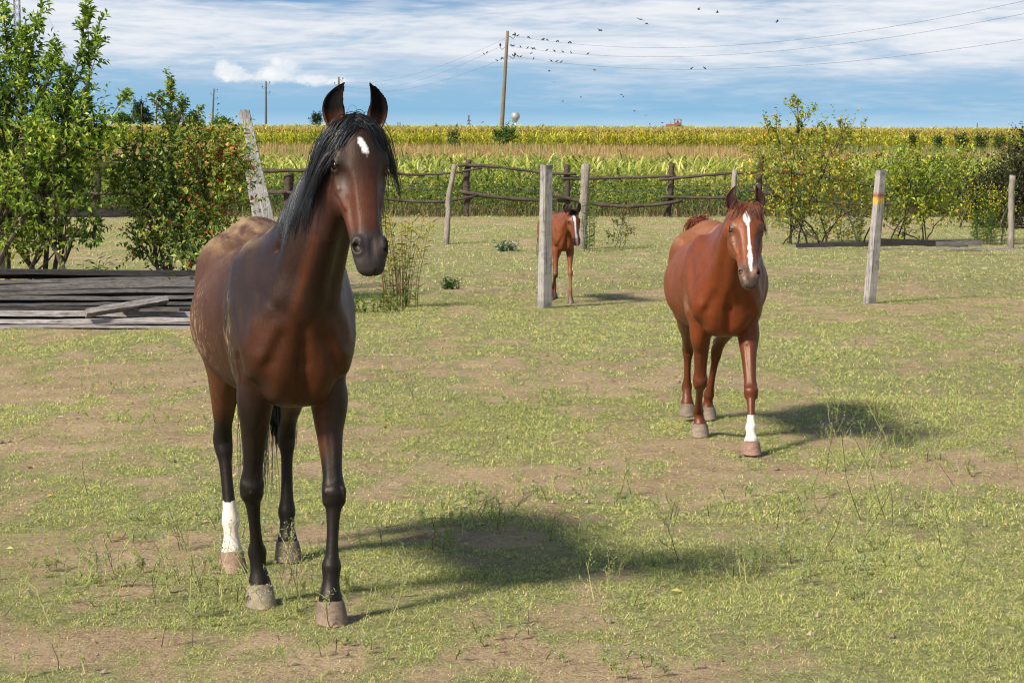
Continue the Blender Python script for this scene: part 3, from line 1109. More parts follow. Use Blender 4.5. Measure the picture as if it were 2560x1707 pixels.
def paint_bay(v, ht, hs, hn, cfg):
    n = len(v)
    x, y, z = v.T
    n1 = noise3(v, 4.0, 1, 4)
    n2 = noise3(v, 17.0, 2, 3)
    st = noise3(v * [1.0, 1.0, 0.30], 80.0, 5, 3)       # vertical smears
    col = np.tile(np.array([0.030, 0.0085, 0.0038]), (n, 1))
    # darker greyish brown over the shoulder and upper body, redder below
    col = mixc(col, (0.021, 0.0095, 0.0070), np.clip(1.6 * (n1 - 0.35), 0, 1) * sstep(z, 0.85, 1.1))
    sh = np.exp(-((x - 0.04) / .20) ** 2) * sstep(z, 0.85, 1.15) * sstep(-y, 0.02, 0.12)
    col = mixc(col, (0.0125, 0.0085, 0.0075), np.clip(sh * 0.62 * (0.6 + n1 * 0.8), 0, 1))
    # dusty pinkish brown barrel
    ba = sstep(-x + 0.16 * (n1 - .5), -0.04, 0.46) * sstep(z, 0.76, 0.95)
    col = mixc(col, (0.080, 0.039, 0.026), ba * (0.50 + 0.4 * n1))
    chest = sstep(x, 0.2, 0.33) * sstep(z, 0.75, 0.9) * sstep(-z, -1.22, -1.12)
    col = mixc(col, (0.052, 0.0135, 0.0045), chest * 0.7)
    # neck: dark brown coat with shade put into the colour, and rusty bands
    nk = sstep(x + 0.55 * (z - 1.2), 0.20, 0.30) * sstep(z, 1.12, 1.25)
    col = mixc(col, (0.0135, 0.0042, 0.0026), nk * 0.9)
    band = np.clip(1 - abs(y - 0.04 - 0.25 * (z - 1.3) + 0.055) / 0.03, 0, 1) * nk
    col = mixc(col, (0.085, 0.021, 0.006), band * 0.55)
    # dried mud: back, croup, flank, elbow
    d = np.zeros(n)
    back = sstep(z, 1.30, 1.44) * sstep(-x, 0.0, 0.15)
    bk = noise3(v * [0.30, 1.3, 1], 8, 8, 3)
    d = np.maximum(d, back * np.clip(sstep(bk, 0.40, 0.66) * 0.62 + (noise3(v * [.3, 1, 1], 90, 18, 2) - .5) * .45, 0, .75))
    flank = np.exp(-((x + 0.42) / .32) ** 2) * np.exp(-((z - 1.02) / .22) ** 2) * sstep(-y, 0.18, 0.30)
    d = np.maximum(d, sstep(st * 0.7 + n1 * 0.6 + 0.22 * flank + (noise3(v * [1, 1, .4], 150, 19, 2) - .5) * .8, 0.82, 1.25) * flank * 0.75)
    elb = np.exp(-((x + 0.03) / .10) ** 2) * np.exp(-((z - 1.06) / .20) ** 2) * sstep(-y, 0.08, 0.16)
    d = np.maximum(d, sstep(noise3(v * [1, 1, 0.45], 95, 9, 2) * 0.9 + n2 * 0.45 + 0.22 * elb, 0.90, 1.10) * elb * .55)
    wth = np.exp(-((x + 0.06) / .10) ** 2) * sstep(z, 1.36, 1.44) * sstep(-y, 0.0, 0.05)
    d = np.maximum(d, wth * sstep(n1 + n2 * 0.5, 0.6, 0.9) * 0.6)
    col = mixc(col, (0.36, 0.245, 0.14), np.clip(d, 0, 1) * 0.85)
    dust = np.clip(0.25 + ba * 0.5 + d, 0, 1)
    # black points
    low = sstep(-z, -0.80, -0.60)
    inner = np.exp(-((abs(y) - 0.10) / .03) ** 2) * sstep(x, 0.05, 0.12)
    outer = sstep(-z, -1.0, -0.78) * ((x > -0.2) & (z < 1.0)) * np.maximum(sstep(-y, .105, .15), sstep(y, .135, .175))
    lg = np.maximum(low, outer * .85)
    col = mixc(col, (0.0055, 0.0045, 0.0045), np.clip(lg - 0.0 * inner, 0, 1))
    fore = (x > -0.15) & (z > 0.55) & (z < 0.98)
    rust = sstep(z, 0.56, 0.68) * (1 - sstep(z, 0.86, 0.96)) * (x > -0.2)
    col = mixc(col, (0.075, 0.024, 0.008), rust * np.exp(-(((y - 0.085) if True else y) / .032) ** 2) * 0.85)
    hd = (x < -0.55) & (z < 0.95)
    col[hd] = mixc(col[hd], (0.085, 0.027, 0.009), 0.75 * sstep(z[hd], 0.60, 0.72) * (1 - sstep(z[hd], .88, .95)))
    # mud specks on the forelegs
    m = (z < 0.6) & (x > -0.3)
    col[m] = mixc(col[m], (0.16, 0.12, 0.08), 0.5 * sstep(n2[m] * 0.5 + st[m] * 0.7, 0.82, 0.95))
    # head
    hd = (ht > -0.30) & (ht < 0.75) & (abs(hs) < 0.16) & (hn > -0.19) & (hn < 0.16) & (z > 1.25)
    H_ = np.where(hd)[0]
    c = col[H_]
    t, a, b = ht[H_], hs[H_], hn[H_]
    up = (t > -0.02)
    c = np.where(up[:, None], np.array([0.028, 0.0095, 0.0062])[None, :], c)
    c = mixc(c, (0.082, 0.024, 0.012), sstep(t, .20, .32) * (1 - sstep(t, .40, .50)) * 0.75 * sstep(b, -0.10, -0.03))
    c = mixc(c, (0.020, 0.012, 0.010), (sstep(t, .30, .40)) * np.exp(-(a / .016) ** 2) * 0.0 + up * np.exp(-(((t - .10) / .07) ** 2)) * 0.7)
    c = mixc(c, (0.012, 0.009, 0.009), up * np.exp(-(((t - .174) / .035) ** 2 + ((abs(a) - .098) / .03) ** 2)) * 0.9)
    c = mixc(c, (0.14, 0.115, 0.105), np.exp(-(((t - .262) / .035) ** 2 + ((abs(a) - .072) / .016) ** 2)) * 0.55)
    c = mixc(c, (0.030, 0.024, 0.024), sstep(t, .44, .50) * 0.92)
    c = mixc(c, (0.095, 0.078, 0.072), sstep(t, .47, .53) * sstep(-b, .005, .03) * 0.55 * (1 - sstep(t, .56, .6)))
    c = mixc(c, (0.006, 0.006, 0.006), np.exp(-(((t - .53) / .022) ** 2 + ((abs(a) - .060) / .014) ** 2)) * sstep(b, -0.02, 0.0) * 0.95)
    # star
    star = 1 - (((t - 0.125) / .044) ** 2 + ((a + 0.002 - 0.25 * (t - .125)) / .0145) ** 2)
    star = star + (noise3(v[H_], 60, 4, 3) - 0.5) * 2.2
    c = mixc(c, (0.74, 0.70, 0.66), sstep(star, -0.1, 0.9) * (b > 0.02))
    # ears nearly black with brown base
    ear = (t < -0.015) & (abs(a) > 0.02) & (b > -0.055)
    c[ear] = np.array([0.0055, 0.0045, 0.0045])
    er2 = (t < 0.05) & (t > -0.075) & (abs(a) > 0.045) & (b < 0.06)
    c[er2] = mixc(c[er2], (0.11, 0.035, 0.015), 0.8 * sstep(t[er2], -0.07, -0.01))
    col[H_] = c
    # white hind pastern
    xm, zz = leg_frame(v, cfg, 'RH')
    w = xm & (zz < 0.285 + 0.03 * (n2 - 0.5))
    col[w] = np.array([0.60, 0.51, 0.42]) * (0.9 + 0.2 * n2[w, None])
    hm = paint_hooves(col, v, cfg, {'LF': (.21, .15, .105), 'RF': (.29, .23, .17), 'LH': (.17, .125, .09), 'RH': (.27, .18, .125)})
    dust[hm] = 0.8
    hh = (z > 1.25) & (ht > 0) & (hn > -.2)
    dust[hh] = 0.42
    er = (z > 1.5) & (ht < -0.015) & (abs(hs) > 0.02) & (hn > -0.055)
    dust[er] = 1.0
    lo = (z < 0.6) & ~hm
    dust[lo] = 0.35
    return col, np.clip(dust, 0, 1)


def ears_up(spread, tilt_in, length, wid, fwd=0.02, base=-0.01, root=0.062):
    """ear sections in head space (t, side, n, half width, half depth) for side +1"""
    out = []
    for i, (q, w, d) in enumerate(((0.0, .55, .024), (.16, .80, .024), (.38, 1.0, .021), (.60, .92, .017), (.80, .58, .012), (.93, .27, .008), (1.0, .10, .005))):
        sd = root + spread * math.sin(min(q / .7, 1) * pi / 2) - tilt_in * max(q - .55, 0) ** 1.5 * 3.3
        out.append((base - length * q, sd, fwd * q - 0.012, wid * w, d))
    return out


def mirror(e):
    return [(a[0], -a[1], a[2], a[3], a[4]) for a in e]


def vertical_ears(cfg, length, wid, spread, tilt, root=0.060, lean=0.10):
    """ears that stand upright in the world rather than along the head"""
    ax = nrm(cfg['head_axis'])
    hs = nrm(np.cross(V3(0, 0, 1), ax))
    hn = np.cross(hs, ax)
    if hn[0] < 0:
        hn = -hn
    up = nrm(V3(0, 0, 1) + lean * hn)
    ut, un = up @ ax, up @ hn
    res = []
    for sd in (1, -1):
        out = []
        for (q, w, d) in ((0.0, .50, .026), (.15, .78, .026), (.36, 1.0, .022), (.58, .93, .018), (.78, .62, .013), (.92, .32, .009), (1.0, .13, .006)):
            side = root + spread * math.sin(min(q / .75, 1) * pi / 2) - tilt * max(q - .5, 0) ** 1.5 * 2.8
            out.append((0.015 + ut * length * q, sd * side, -0.005 + un * length * q, wid * w, d))
        res.append(out)
    return res


def face_dirs(cfg, toe):
    ax = nrm(cfg['head_axis'])
    f = nrm(V3(ax[0], ax[1], 0))
    l = V3(-f[1], f[0], 0)
    return [nrm(f + toe * l), nrm(f - toe * l)]


def hair_roots(H, T0, n, r, fn):
    q = np.array([fn(r) for _ in range(n)])
    return q


def horse_tail(root, sc, T, s, cfg, n, col, length=0.75, seed=3, width=0.0022, base=(-1.13, 0, 1.30), dirn=(-0.5, 0, -0.5)):
    r = np.random.default_rng(seed)
    b = T(*base)
    t = r.random(n)
    P0 = b[None, :] + np.stack([-0.03 * s - 0.05 * s * t, r.normal(0, .018, n) * s, -0.20 * s * t], 1)
    D0 = np.array(dirn)[None, :] + r.normal(0, .07, (n, 3))
    dockc = MB()
    return strands('tail', P0, D0, length * s * (1 - 0.25 * t), sc, root, col, width=width, step=0.035, gravity=0.30, stiff=0.8,
                   wave=0.05, seed=seed, lenvar=0.45, margin=0.006)


QUALITY = 1.0


def horse_bay():
    a = radians(14)
    cfg = dict(s=1.0, h=0.0055 / QUALITY, lo=(-1.42, -0.52, -0.02), hi=(0.98, 0.52, 2.20), loc=(-0.861, 8.747, 0), rz=0, belly=1.02)
    cfg['rz'] = a - pi / 2
    cfg['legs'] = dict(
        LF=dict(hoof=(.305, .110), knee=(.200, .135, .475), fet=(.235, .118, .205)),
        RF=dict(hoof=(-.075, -.110), knee=(-.035, -.150, .475), fet=(-.125, -.118, .205)),
        LH=dict(hoof=(-1.00, .136), hock=(-1.10, .145, .545), fet=(-1.07, .138, .205)),
        RH=dict(hoof=(-.82, -.129), hock=(-.96, -.150, .550), fet=(-.885, -.130, .205), dst=.03))
    cfg['neck'] = [(.05, 0, 1.18, .140, .275), (.15, 0.005, 1.29, .130, .25), (.24, .03, 1.43, .112, .215), (.315, .065, 1.57, .096, .180),
                   (.375, .12, 1.69, .082, .145), (.415, .165, 1.81, .068, .098)]
    cfg['poll'] = (.445, .181, 1.872)
    cfg['head_axis'] = (.44, .03, -.885)
    cfg['yaw'] = 0.15
    cfg['hw'] = 1.10
    cfg['hs'] = 0.915
    cfg['ears'] = vertical_ears(cfg, 0.195, 0.047, 0.022, 0.042, root=.068)
    cfg['ear_face'] = face_dirs(cfg, 0.25)
    cfg['jug'] = True
    cfg['paint'] = paint_bay
    root, sc, H, T, hx, hs, hn = build_horse(cfg)
    tag(root, 'large dark bay horse with a white star, long black forelock and one white hind sock', 'horse')
    r = np.random.default_rng(11)

    def black(n, rr):
        b = rr.random((n, 1))
        return np.array([[0.005, 0.005, 0.006]]) + b ** 3 * np.array([[0.022, 0.021, 0.022]])
    # mane: roots along the crest, falling over the right side
    nk = np.array(cfg['neck'])
    N = int(2200)
    q = 0.60 + 0.38 * r.random(N)
    crest = []
    for u in q:
        f = u * (len(nk) - 1)
        i = min(int(f), len(nk) - 2)
        c = nk[i] * (1 - (f - i)) + nk[i + 1] * (f - i)
        tn = nrm(nk[i + 1][:3] - nk[i][:3])
        back = nrm(np.cross(tn, V3(0, 1, 0)))
        if back[0] > 0:
            back = -back
        crest.append(c[:3] + back * c[4] * 0.97)
    crest = np.array(crest)
    crest[:, 1] += r.normal(0, .012, N)
    D0 = np.tile([0.10, -0.9, 0.35], (N, 1)) + r.normal(0, .15, (N, 3))
    strands('mane', crest, D0, 0.18 + 0.36 * (q - .6) / .38, sc, root, black, width=0.0014, step=0.02, gravity=0.34, stiff=0.72, wave=0.05, seed=5,
            push=np.array([0.05, -0.02, 0]), lenvar=0.5, margin=0.006, clumps=120, clump=.55)
    # top of the mane, falling down behind the cheek
    N = 1500
    P0 = H(0, 0, 0)[None, :] + (r.uniform(-.015, .055, N)[:, None] * hx + r.normal(0, .022, N)[:, None] * hs + r.uniform(-.08, .0, N)[:, None] * hn)
    v_, g_ = sc.sample(P0)
    P0 = P0 - g_ * v_[:, None]
    D0 = np.tile(-hs * 0.9 + V3(0, 0, .3), (N, 1)) + r.normal(0, .2, (N, 3))
    strands('mane', P0, D0, 0.50, sc, root, black, width=0.0014, step=0.02, gravity=0.30, stiff=0.75, wave=0.05, seed=6,
            push=-hn * 0.05 - hs * 0.02, lenvar=0.5, margin=0.006, clumps=40, clump=.6)
    # forelock: falls to both sides of the star
    for sd, N, ln, seed in ((1.1, 260, .37, 8), (-1.6, 420, .44, 9), (-.75, 60, .30, 10), (.3, 12, .2, 11)):
        P0 = H(0, 0, 0)[None, :] + (r.uniform(-.03, .03, N)[:, None] * hx + r.normal(0.008 * sd, .020, N)[:, None] * hs + r.uniform(.02, .07, N)[:, None] * hn)
        v_, g_ = sc.sample(P0)
        P0 = P0 - g_ * v_[:, None]
        D0 = hn[None, :] * 0.5 + hs[None, :] * sd * r.uniform(0.7, 1.9, N)[:, None] + V3(0, 0, .05)[None, :] + r.normal(0, .08, (N, 3))
        strands('forelock', P0, D0, ln, sc, root, black, width=0.0010, step=0.012, gravity=0.16, stiff=0.88, wave=0.03, seed=seed,
                push=hs * sd * .035 - hn * .03, lenvar=0.6, margin=0.004, clumps=22 if N > 100 else 9, clump=.75)
    # chin and throat whiskers
    N = 90
    P0 = np.array([H(r.uniform(.45, .60), r.uniform(-.03, .03), -.07) for _ in range(N)])
    v_, g_ = sc.sample(P0)
    P0 = P0 - g_ * v_[:, None]
    strands('beard', P0, -hn[None, :] * 0.8 + r.normal(0, .3, (N, 3)), 0.035, sc, root, black, width=0.0006, step=0.012, gravity=0.3, stiff=0.8, seed=12)
    horse_tail(root, sc, T, 1.0, cfg, 1700, black, length=0.90, base=(-1.15, 0.065, 1.30), dirn=(-0.30, 0.02, -0.6))
    horse_tail(root, sc, T, 1.0, cfg, 160, black, length=1.05, base=(-1.15, 0.03, 1.25), dirn=(-0.28, -0.10, -0.6), seed=44)
    return root


def paint_chestnut(v, ht, hs, hn, cfg):
    n = len(v)
    s = cfg['s']
    x, y, z = v.T
    n1 = noise3(v, 4.0, 21, 4)
    n2 = noise3(v, 17.0, 22, 3)
    col = np.tile(np.array([0.135, 0.0310, 0.0080]), (n, 1))
    col = mixc(col, (0.080, 0.018, 0.006), np.clip((n1 - .4) * 2, 0, 1) * .6)
    # greyer, dusty barrel and back
    ba = sstep(-x, 0.05, 0.22) * sstep(z, 0.72, 0.88)
    col = mixc(col, (0.155, 0.056, 0.032), ba * (0.25 + 0.5 * n1))
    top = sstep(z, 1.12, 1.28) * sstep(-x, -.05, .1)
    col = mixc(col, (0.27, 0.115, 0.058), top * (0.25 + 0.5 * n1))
    d = top * sstep(noise3(v * [.3, 1, 1], 14, 23, 3), .60, .72)
    col = mixc(col, (0.46, 0.30, 0.16), d * .4)
    elb = np.exp(-((x - 0.05) / .07) ** 2) * np.exp(-((z - .86) / .08) ** 2) * sstep(-y, 0.10, 0.16)
    col = mixc(col, (0.40, 0.27, 0.2), elb * sstep(n2, .45, .7) * .3)
    chest = sstep(x, 0.15, 0.28) * sstep(z, 0.6, 0.8) * (1 - sstep(z, 1.05, 1.15))
    col = mixc(col, (0.125, 0.027, 0.007), chest * .8)
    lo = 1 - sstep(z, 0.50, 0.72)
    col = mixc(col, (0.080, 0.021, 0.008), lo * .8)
    dust = np.clip(0.2 + ba * .35 + top * .3, 0, 1)
    # head
    hd = (ht > -0.25) & (ht < 0.75) & (abs(hs) < 0.16) & (hn > -0.19) & (hn < 0.16) & (x > 0.3)
    I = np.where(hd)[0]
    c = col[I]
    t, a, b = ht[I], hs[I], hn[I]
    up = t > -.02
    c = np.where(up[:, None], np.array([0.155, 0.040, 0.0115])[None, :], c)
    c = mixc(c, (0.075, 0.045, 0.035), np.exp(-(((t - .262) / .05) ** 2 + ((abs(a) - .070) / .018) ** 2)) * .7)
    c = mixc(c, (0.03, 0.018, 0.014), np.exp(-(((t - .174) / .028) ** 2 + ((abs(a) - .092) / .024) ** 2)) * .85)
    c = mixc(c, (0.10, 0.062, 0.045), sstep(t, .42, .50) * .85)
    c = mixc(c, (0.20, 0.155, 0.12), sstep(t, .50, .55) * sstep(-b, .0, .03) * .7)
    c = mixc(c, (0.008, 0.006, 0.006), np.exp(-(((t - .53) / .022) ** 2 + ((abs(a) - .060) / .014) ** 2)) * sstep(b, -0.02, 0.0) * 0.95)
    c = mixc(c, (0.02, 0.014, 0.012), sstep(t, .56, .59) * (b > -.04) * .7)
    # blaze: wide at the forehead, a strip down the nose
    wd = np.interp(t, [.07, .10, .125, .15, .17, .22, .33, .42, .47, .53], [.006, .020, .030, .026, .012, .008, .010, .017, .015, .004])
    cx = np.interp(t, [.07, .14, .20, .35, .53], [-.004, -.002, .004, .006, .008])
    bl = 1 - abs(a - cx) / wd + (noise3(v[I], 45, 24, 3) - .5) * 0.9
    c = mixc(c, (0.66, 0.63, 0.60), sstep(bl, 0.0, .4) * (t > .06) * (t < .53) * (b > 0.0))
    ear = (t < -0.005) & (abs(a) > 0.02) & (b > -0.06)
    c[ear] = np.array([0.030, 0.011, 0.008])
    col[I] = c
    xm, zz = leg_frame(v, cfg, 'LF')
    w = xm & (zz < 0.235 * s + 0.02 * (n2 - .5))
    col[w] = np.array([0.62, 0.55, 0.47]) * (0.9 + .2 * n2[w, None])
    hm = paint_hooves(col, v, cfg, {'LF': (.27, .165, .12), 'RF': (.23, .175, .13), 'LH': (.2, .15, .12), 'RH': (.19, .15, .11)})
    dust[hm] = .8
    return col, dust


def horse_chestnut():
    s = 0.95
    O = V3(1.262, 13.50, 0)
    cfg = dict(s=s, h=0.0062 / QUALITY, lo=(-1.35, -0.48, -0.02), hi=(1.25, 0.48, 1.80), loc=tuple(O), rz=radians(0.5) - pi / 2, belly=1.0, girth=1.06, lift=-.118, bx=.93, legr=.97)
    cfg['legs'] = dict(
        LF=dict(hoof=(.47, .125), knee=(.30, .135, .340), fet=(.405, .125, .148)),
        RF=dict(hoof=(-.30, -.105), knee=(-.060, -.130, .365), fet=(-.335, -.115, .155), pt=-.03),
        LH=dict(hoof=(-1.15, .025), hock=(-1.08, .070, .46), fet=(-1.18, .030, .155)),
        RH=dict(hoof=(-1.08, -.115, .03), hock=(-1.10, -.115, .47), fet=(-1.155, -.115, .215), tip=.3))
    # walking on: the neck reaches forward, the head a little below the withers' line
    cfg['neck'] = [(.06, 0, .99, .130, .25), (.18, 0, 1.06, .122, .225), (.31, 0.01, 1.16, .104, .185), (.42, .02, 1.25, .088, .15),
                   (.53, .035, 1.34, .076, .118), (.60, .045, 1.385, .064, .088)]
    cfg['poll'] = (.64, .05, 1.412)
    cfg['head_axis'] = (.68, -.012, -.73)
    cfg['yaw'] = 0.03
    cfg['hw'] = 1.06
    cfg['hs'] = 0.86
    cfg['ears'] = vertical_ears(cfg, 0.185, 0.040, 0.024, 0.030, root=.068)
    cfg['ear_face'] = face_dirs(cfg, 0.2)
    cfg['paint'] = paint_chestnut
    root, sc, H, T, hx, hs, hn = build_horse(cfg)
    tag(root, 'chestnut horse with a white blaze and white front sock walking on the right', 'horse')
    r = np.random.default_rng(31)

    def red(n, rr):
        b = rr.random((n, 1))
        return np.array([[0.135, 0.036, 0.013]]) * (0.7 + 0.8 * b)

    for sd, N, ln, seed in ((.75, 300, .24, 8), (-.45, 130, .17, 9), (.25, 60, .17, 10)):
        P0 = H(0, 0, 0)[None, :] + (r.uniform(-.03, .03, N)[:, None] * hx + r.normal(0.008 * sd, .022, N)[:, None] * hs + r.uniform(.02, .07, N)[:, None] * hn)
        v_, g_ = sc.sample(P0)
        P0 = P0 - g_ * v_[:, None]
        D0 = hn[None, :] * 0.6 + hs[None, :] * sd * r.uniform(0.3, 1.3, N)[:, None] + V3(0, 0, .0)[None, :] + r.normal(0, .08, (N, 3))
        strands('forelock', P0, D0, ln, sc, root, red, width=0.0011, step=0.014, gravity=0.26, stiff=0.86, wave=0.010, seed=seed, lenvar=0.6, margin=0.004, push=hs * sd * .03, clumps=16 if N > 60 else 6, clump=.7)
    nk = np.array(cfg['neck'])
    N = 700
    q = r.random(N)
    crest = []
    for u in q:
        f = u * (len(nk) - 1)
        i = min(int(f), len(nk) - 2)
        c = nk[i] * (1 - (f - i)) + nk[i + 1] * (f - i)
        tn = nrm(nk[i + 1][:3] - nk[i][:3])
        back = nrm(np.cross(tn, V3(0, 1, 0)))
        if back[2] < 0:
            back = -back
        crest.append(c[:3] + back * c[4] * 0.97)
    crest = np.array(crest)
    D0 = np.tile([0.05, 0.9, 0.25], (N, 1)) + r.normal(0, .15, (N, 3))
    strands('mane', crest, D0, 0.26, sc, root, red, width=0.002, gravity=0.34, stiff=0.72, wave=0.05, seed=5, lenvar=0.5, margin=0.006)
    # carried tail: a lifted bushy dock, then the fall
    N = 1500
    b = T(-1.10, 0, 1.40)
    t = r.random(N)
    P0 = b + np.stack([-.12 * t, -0.06 * t + r.normal(0, .022, N), .05 * np.sin(t * 3.0) + r.normal(0, .012, N)], 1)
    D0 = np.array([-0.8, -0.20, 0.25]) + r.normal(0, .22, (N, 3))
    sh = r.random(N) < 0.5
    ln = np.where(sh, .13, .80)
    D0[~sh] = np.array([-.15, .05, -.9]) + r.normal(0, .06, ((~sh).sum(), 3))
    P0[~sh] += np.array([-.02, .09, -.12])
    P0[sh] += np.array([.03, -.01, .05])
    D0[sh] = np.array([-.5, -.65, .45]) + r.normal(0, .16, (sh.sum(), 3))
    ln = np.where(sh, .17, .62)
    strands('tail', P0, D0, ln, sc, root, red, width=0.0018, step=0.035, gravity=0.26, stiff=0.82, wave=0.05, seed=15, lenvar=0.4, margin=.006)
    return root


def paint_foal(v, ht, hs, hn, cfg):
    n = len(v)
    x, y, z = v.T
    n1 = noise3(v, 5.0, 41, 4)
    n2 = noise3(v, 20.0, 42, 3)
    col = np.tile(np.array([0.155, 0.042, 0.014]), (n, 1))
    col = mixc(col, (0.12, 0.036, 0.014), np.clip((n1 - .4) * 2, 0, 1) * .5)
    col = mixc(col, (0.17, 0.085, 0.05), (1 - sstep(z, .30, .5)) * .4)
    rf = (y < -0.02) & (z < .36) & (x > -.35)
    col[rf] = mixc(col[rf], (0.045, 0.02, 0.014), 0.75 * np.ones(rf.sum()))
    col = mixc(col, (0.05, 0.026, 0.02), (1 - sstep(z, .06, .12)) * .6)
    hd = (ht > -0.25) & (ht < 0.75) & (abs(hs) < 0.16) & (hn > -0.19) & (hn < 0.16) & (x > 0.2)
    I = np.where(hd)[0]
    c = col[I]
    t, a, b = ht[I], hs[I], hn[I]
    wd = np.interp(t, [.06, .10, .15, .22, .33, .42, .50, .58], [.006, .022, .026, .014, .011, .016, .026, .018])
    bl = 1 - abs(a - 0.002) / wd + (noise3(v[I], 45, 24, 3) - .5) * 0.6
    c = mixc(c, (0.80, 0.76, 0.74), sstep(bl, 0.0, .25) * (t > .05) * (t < .52) * (b > -0.01))
    c = mixc(c, (0.55, 0.33, 0.28), sstep(bl, 0.0, .25) * (t >= .50) * (b > -0.02))
    c = mixc(c, (0.02, 0.015, 0.014), sstep(t, .47, .53) * sstep(abs(a), .022, .034) * .8)
    c = mixc(c, (0.02, 0.012, 0.010), np.exp(-(((t - .174) / .03) ** 2 + ((abs(a) - .092) / .026) ** 2)) * .85)
    ear = (t < -0.005) & (abs(a) > 0.02) & (b > -0.06)
    c[ear] = np.array([0.03, 0.015, 0.010])
    col[I] = c
    hm = paint_hooves(col, v, cfg, {'LF': (.12, .09, .075), 'RF': (.09, .07, .06), 'LH': (.1, .08, .06), 'RH': (.1, .08, .06)})
    return col, np.full(n, .25)


def horse_foal():
    s = 0.61
    cfg = dict(s=s, h=0.0085 / QUALITY, lo=(-1.0, -0.35, -0.02), hi=(0.85, 0.35, 1.40), loc=(0.553, 24.98, 0), rz=radians(13) - pi / 2, belly=.86, girth=.95, lift=.068, bx=.92, legr=1.0)
    cfg['legs'] = dict(
        LF=dict(hoof=(.22, .045), knee=(.13, .060, .325), fet=(.185, .047, .135), pt=-.03),
        RF=dict(hoof=(-.08, -.095, .02), knee=(.10, -.10, .31), fet=(-.11, -.08, .16), tip=.4, pt=-.02),
        LH=dict(hoof=(-.62, .075), hock=(-.66, .08, .39), fet=(-.66, .078, .135)),
        RH=dict(hoof=(-.44, -.075), hock=(-.56, -.08, .38), fet=(-.48, -.078, .135)))
    cfg['neck'] = [(.06, 0, .80, .078, .15), (.13, 0, .86, .066, .125), (.20, 0.01, .94, .052, .098), (.27, .015, .975, .044, .074), (.33, .018, .99, .040, .060), (.36, .018, .995, .036, .048)]
    cfg['poll'] = (.375, .02, .995)
    cfg['hw'] = 1.1
    cfg['head_axis'] = (.42, .03, -.90)
    cfg['yaw'] = -0.10
    cfg['hs'] = 0.60
    cfg['ears'] = vertical_ears(cfg, 0.24, 0.052, 0.045, 0.025, root=.075)
    cfg['ear_face'] = face_dirs(cfg, 0.3)
    cfg['paint'] = paint_foal
    root, sc, H, T, hx, hs, hn = build_horse(cfg)
    tag(root, 'young reddish foal with a white blaze walking half hidden behind a grey post', 'foal')
    r = np.random.default_rng(51)

    def dk(n, rr):
        return np.array([[0.016, 0.011, 0.010]]) * (0.6 + 1.4 * rr.random((n, 1)))
    N = 300
    P0 = H(0, 0, 0)[None, :] + (r.uniform(-.01, .05, N)[:, None] * hx + r.normal(0, .014, N)[:, None] * hs + r.uniform(.02, .06, N)[:, None] * hn) * .7
    v_, g_ = sc.sample(P0)
    P0 = P0 - g_ * v_[:, None]
    strands('forelock', P0, g_ * 0.6 + hn * .3 + r.normal(0, .35, (N, 3)), 0.05, sc, root, dk, width=0.003, step=0.02, gravity=0.10, stiff=0.9, seed=8)
    nk = np.array(cfg['neck'])
    N = 260
    q = .3 + r.random(N) * .7
    crest = []
    for u in q:
        f = u * (len(nk) - 1)
        i = min(int(f), len(nk) - 2)
        c = nk[i] * (1 - (f - i)) + nk[i + 1] * (f - i)
        tn = nrm(nk[i + 1][:3] - nk[i][:3])
        back = nrm(np.cross(tn, V3(0, 1, 0)))
        if back[0] > 0:
            back = -back
        crest.append(c[:3] + back * c[4] * 0.95)
    crest = np.array(crest)
    strands('mane', crest, np.tile([-.5, -.15, .7], (N, 1)) + r.normal(0, .25, (N, 3)), 0.06, sc, root, dk, width=0.0025, gravity=0.16, stiff=0.85, seed=9, margin=.004)
    horse_tail(root, sc, T, s, cfg, 500, dk, length=0.75, base=(-1.14, 0, 1.30), dirn=(-0.5, 0, -.3), width=.003, seed=10)
    return root

# ------------------------------------------------------------------ materials of the place
def mat_attr(name, rough=0.7, spec=0.3, transl=0.0, var=0.25, scale=20.0, bump=0.0, stretch=None):
    """colour from the mesh's own attribute, broken up by noise; leaves let some light through"""
    m, t, out = mat_new(name)
    at = t.add('ShaderNodeAttribute', attribute_name='Col')
    tc = t.add('ShaderNodeTexCoord')
    vec = tc.outputs['Object']
    if stretch:
        mp = t.add('ShaderNodeMapping')
        t.l.new(vec, mp.inputs[0])
        mp.inputs['Scale'].default_value = stretch
        vec = mp.outputs[0]
    n = t.noise(vec, scale, 4, 0.6)
    k = t.math('MULTIPLY_ADD', n, 2 * var, 1 - var)
    cm = t.add('ShaderNodeCombineXYZ', i={0: k, 1: k, 2: k})
    c = t.mix(1.0, at.outputs['Color'], cm.outputs[0], 'MULTIPLY')
    p = t.add('ShaderNodeBsdfPrincipled', i={'Base Color': c, 'Roughness': rough, 'Specular IOR Level': spec})
    if bump:
        b = t.add('ShaderNodeBump', i={'Strength': 0.8, 'Distance': bump, 'Height': n})
        t.l.new(b.outputs[0], p.inputs['Normal'])
    sh = p.outputs[0]
    if transl:
        tr = t.add('ShaderNodeBsdfTranslucent')
        c2 = t.mix(1.0, c, (1.0, 1.15, 0.55), 'MULTIPLY')
        t.l.new(c2, tr.inputs[0])
        mx = t.add('ShaderNodeMixShader', i={0: transl})
        t.l.new(p.outputs[0], mx.inputs[1])
        t.l.new(tr.outputs[0], mx.inputs[2])
        sh = mx.outputs[0]
    t.l.new(sh, out.inputs[0])
    return m


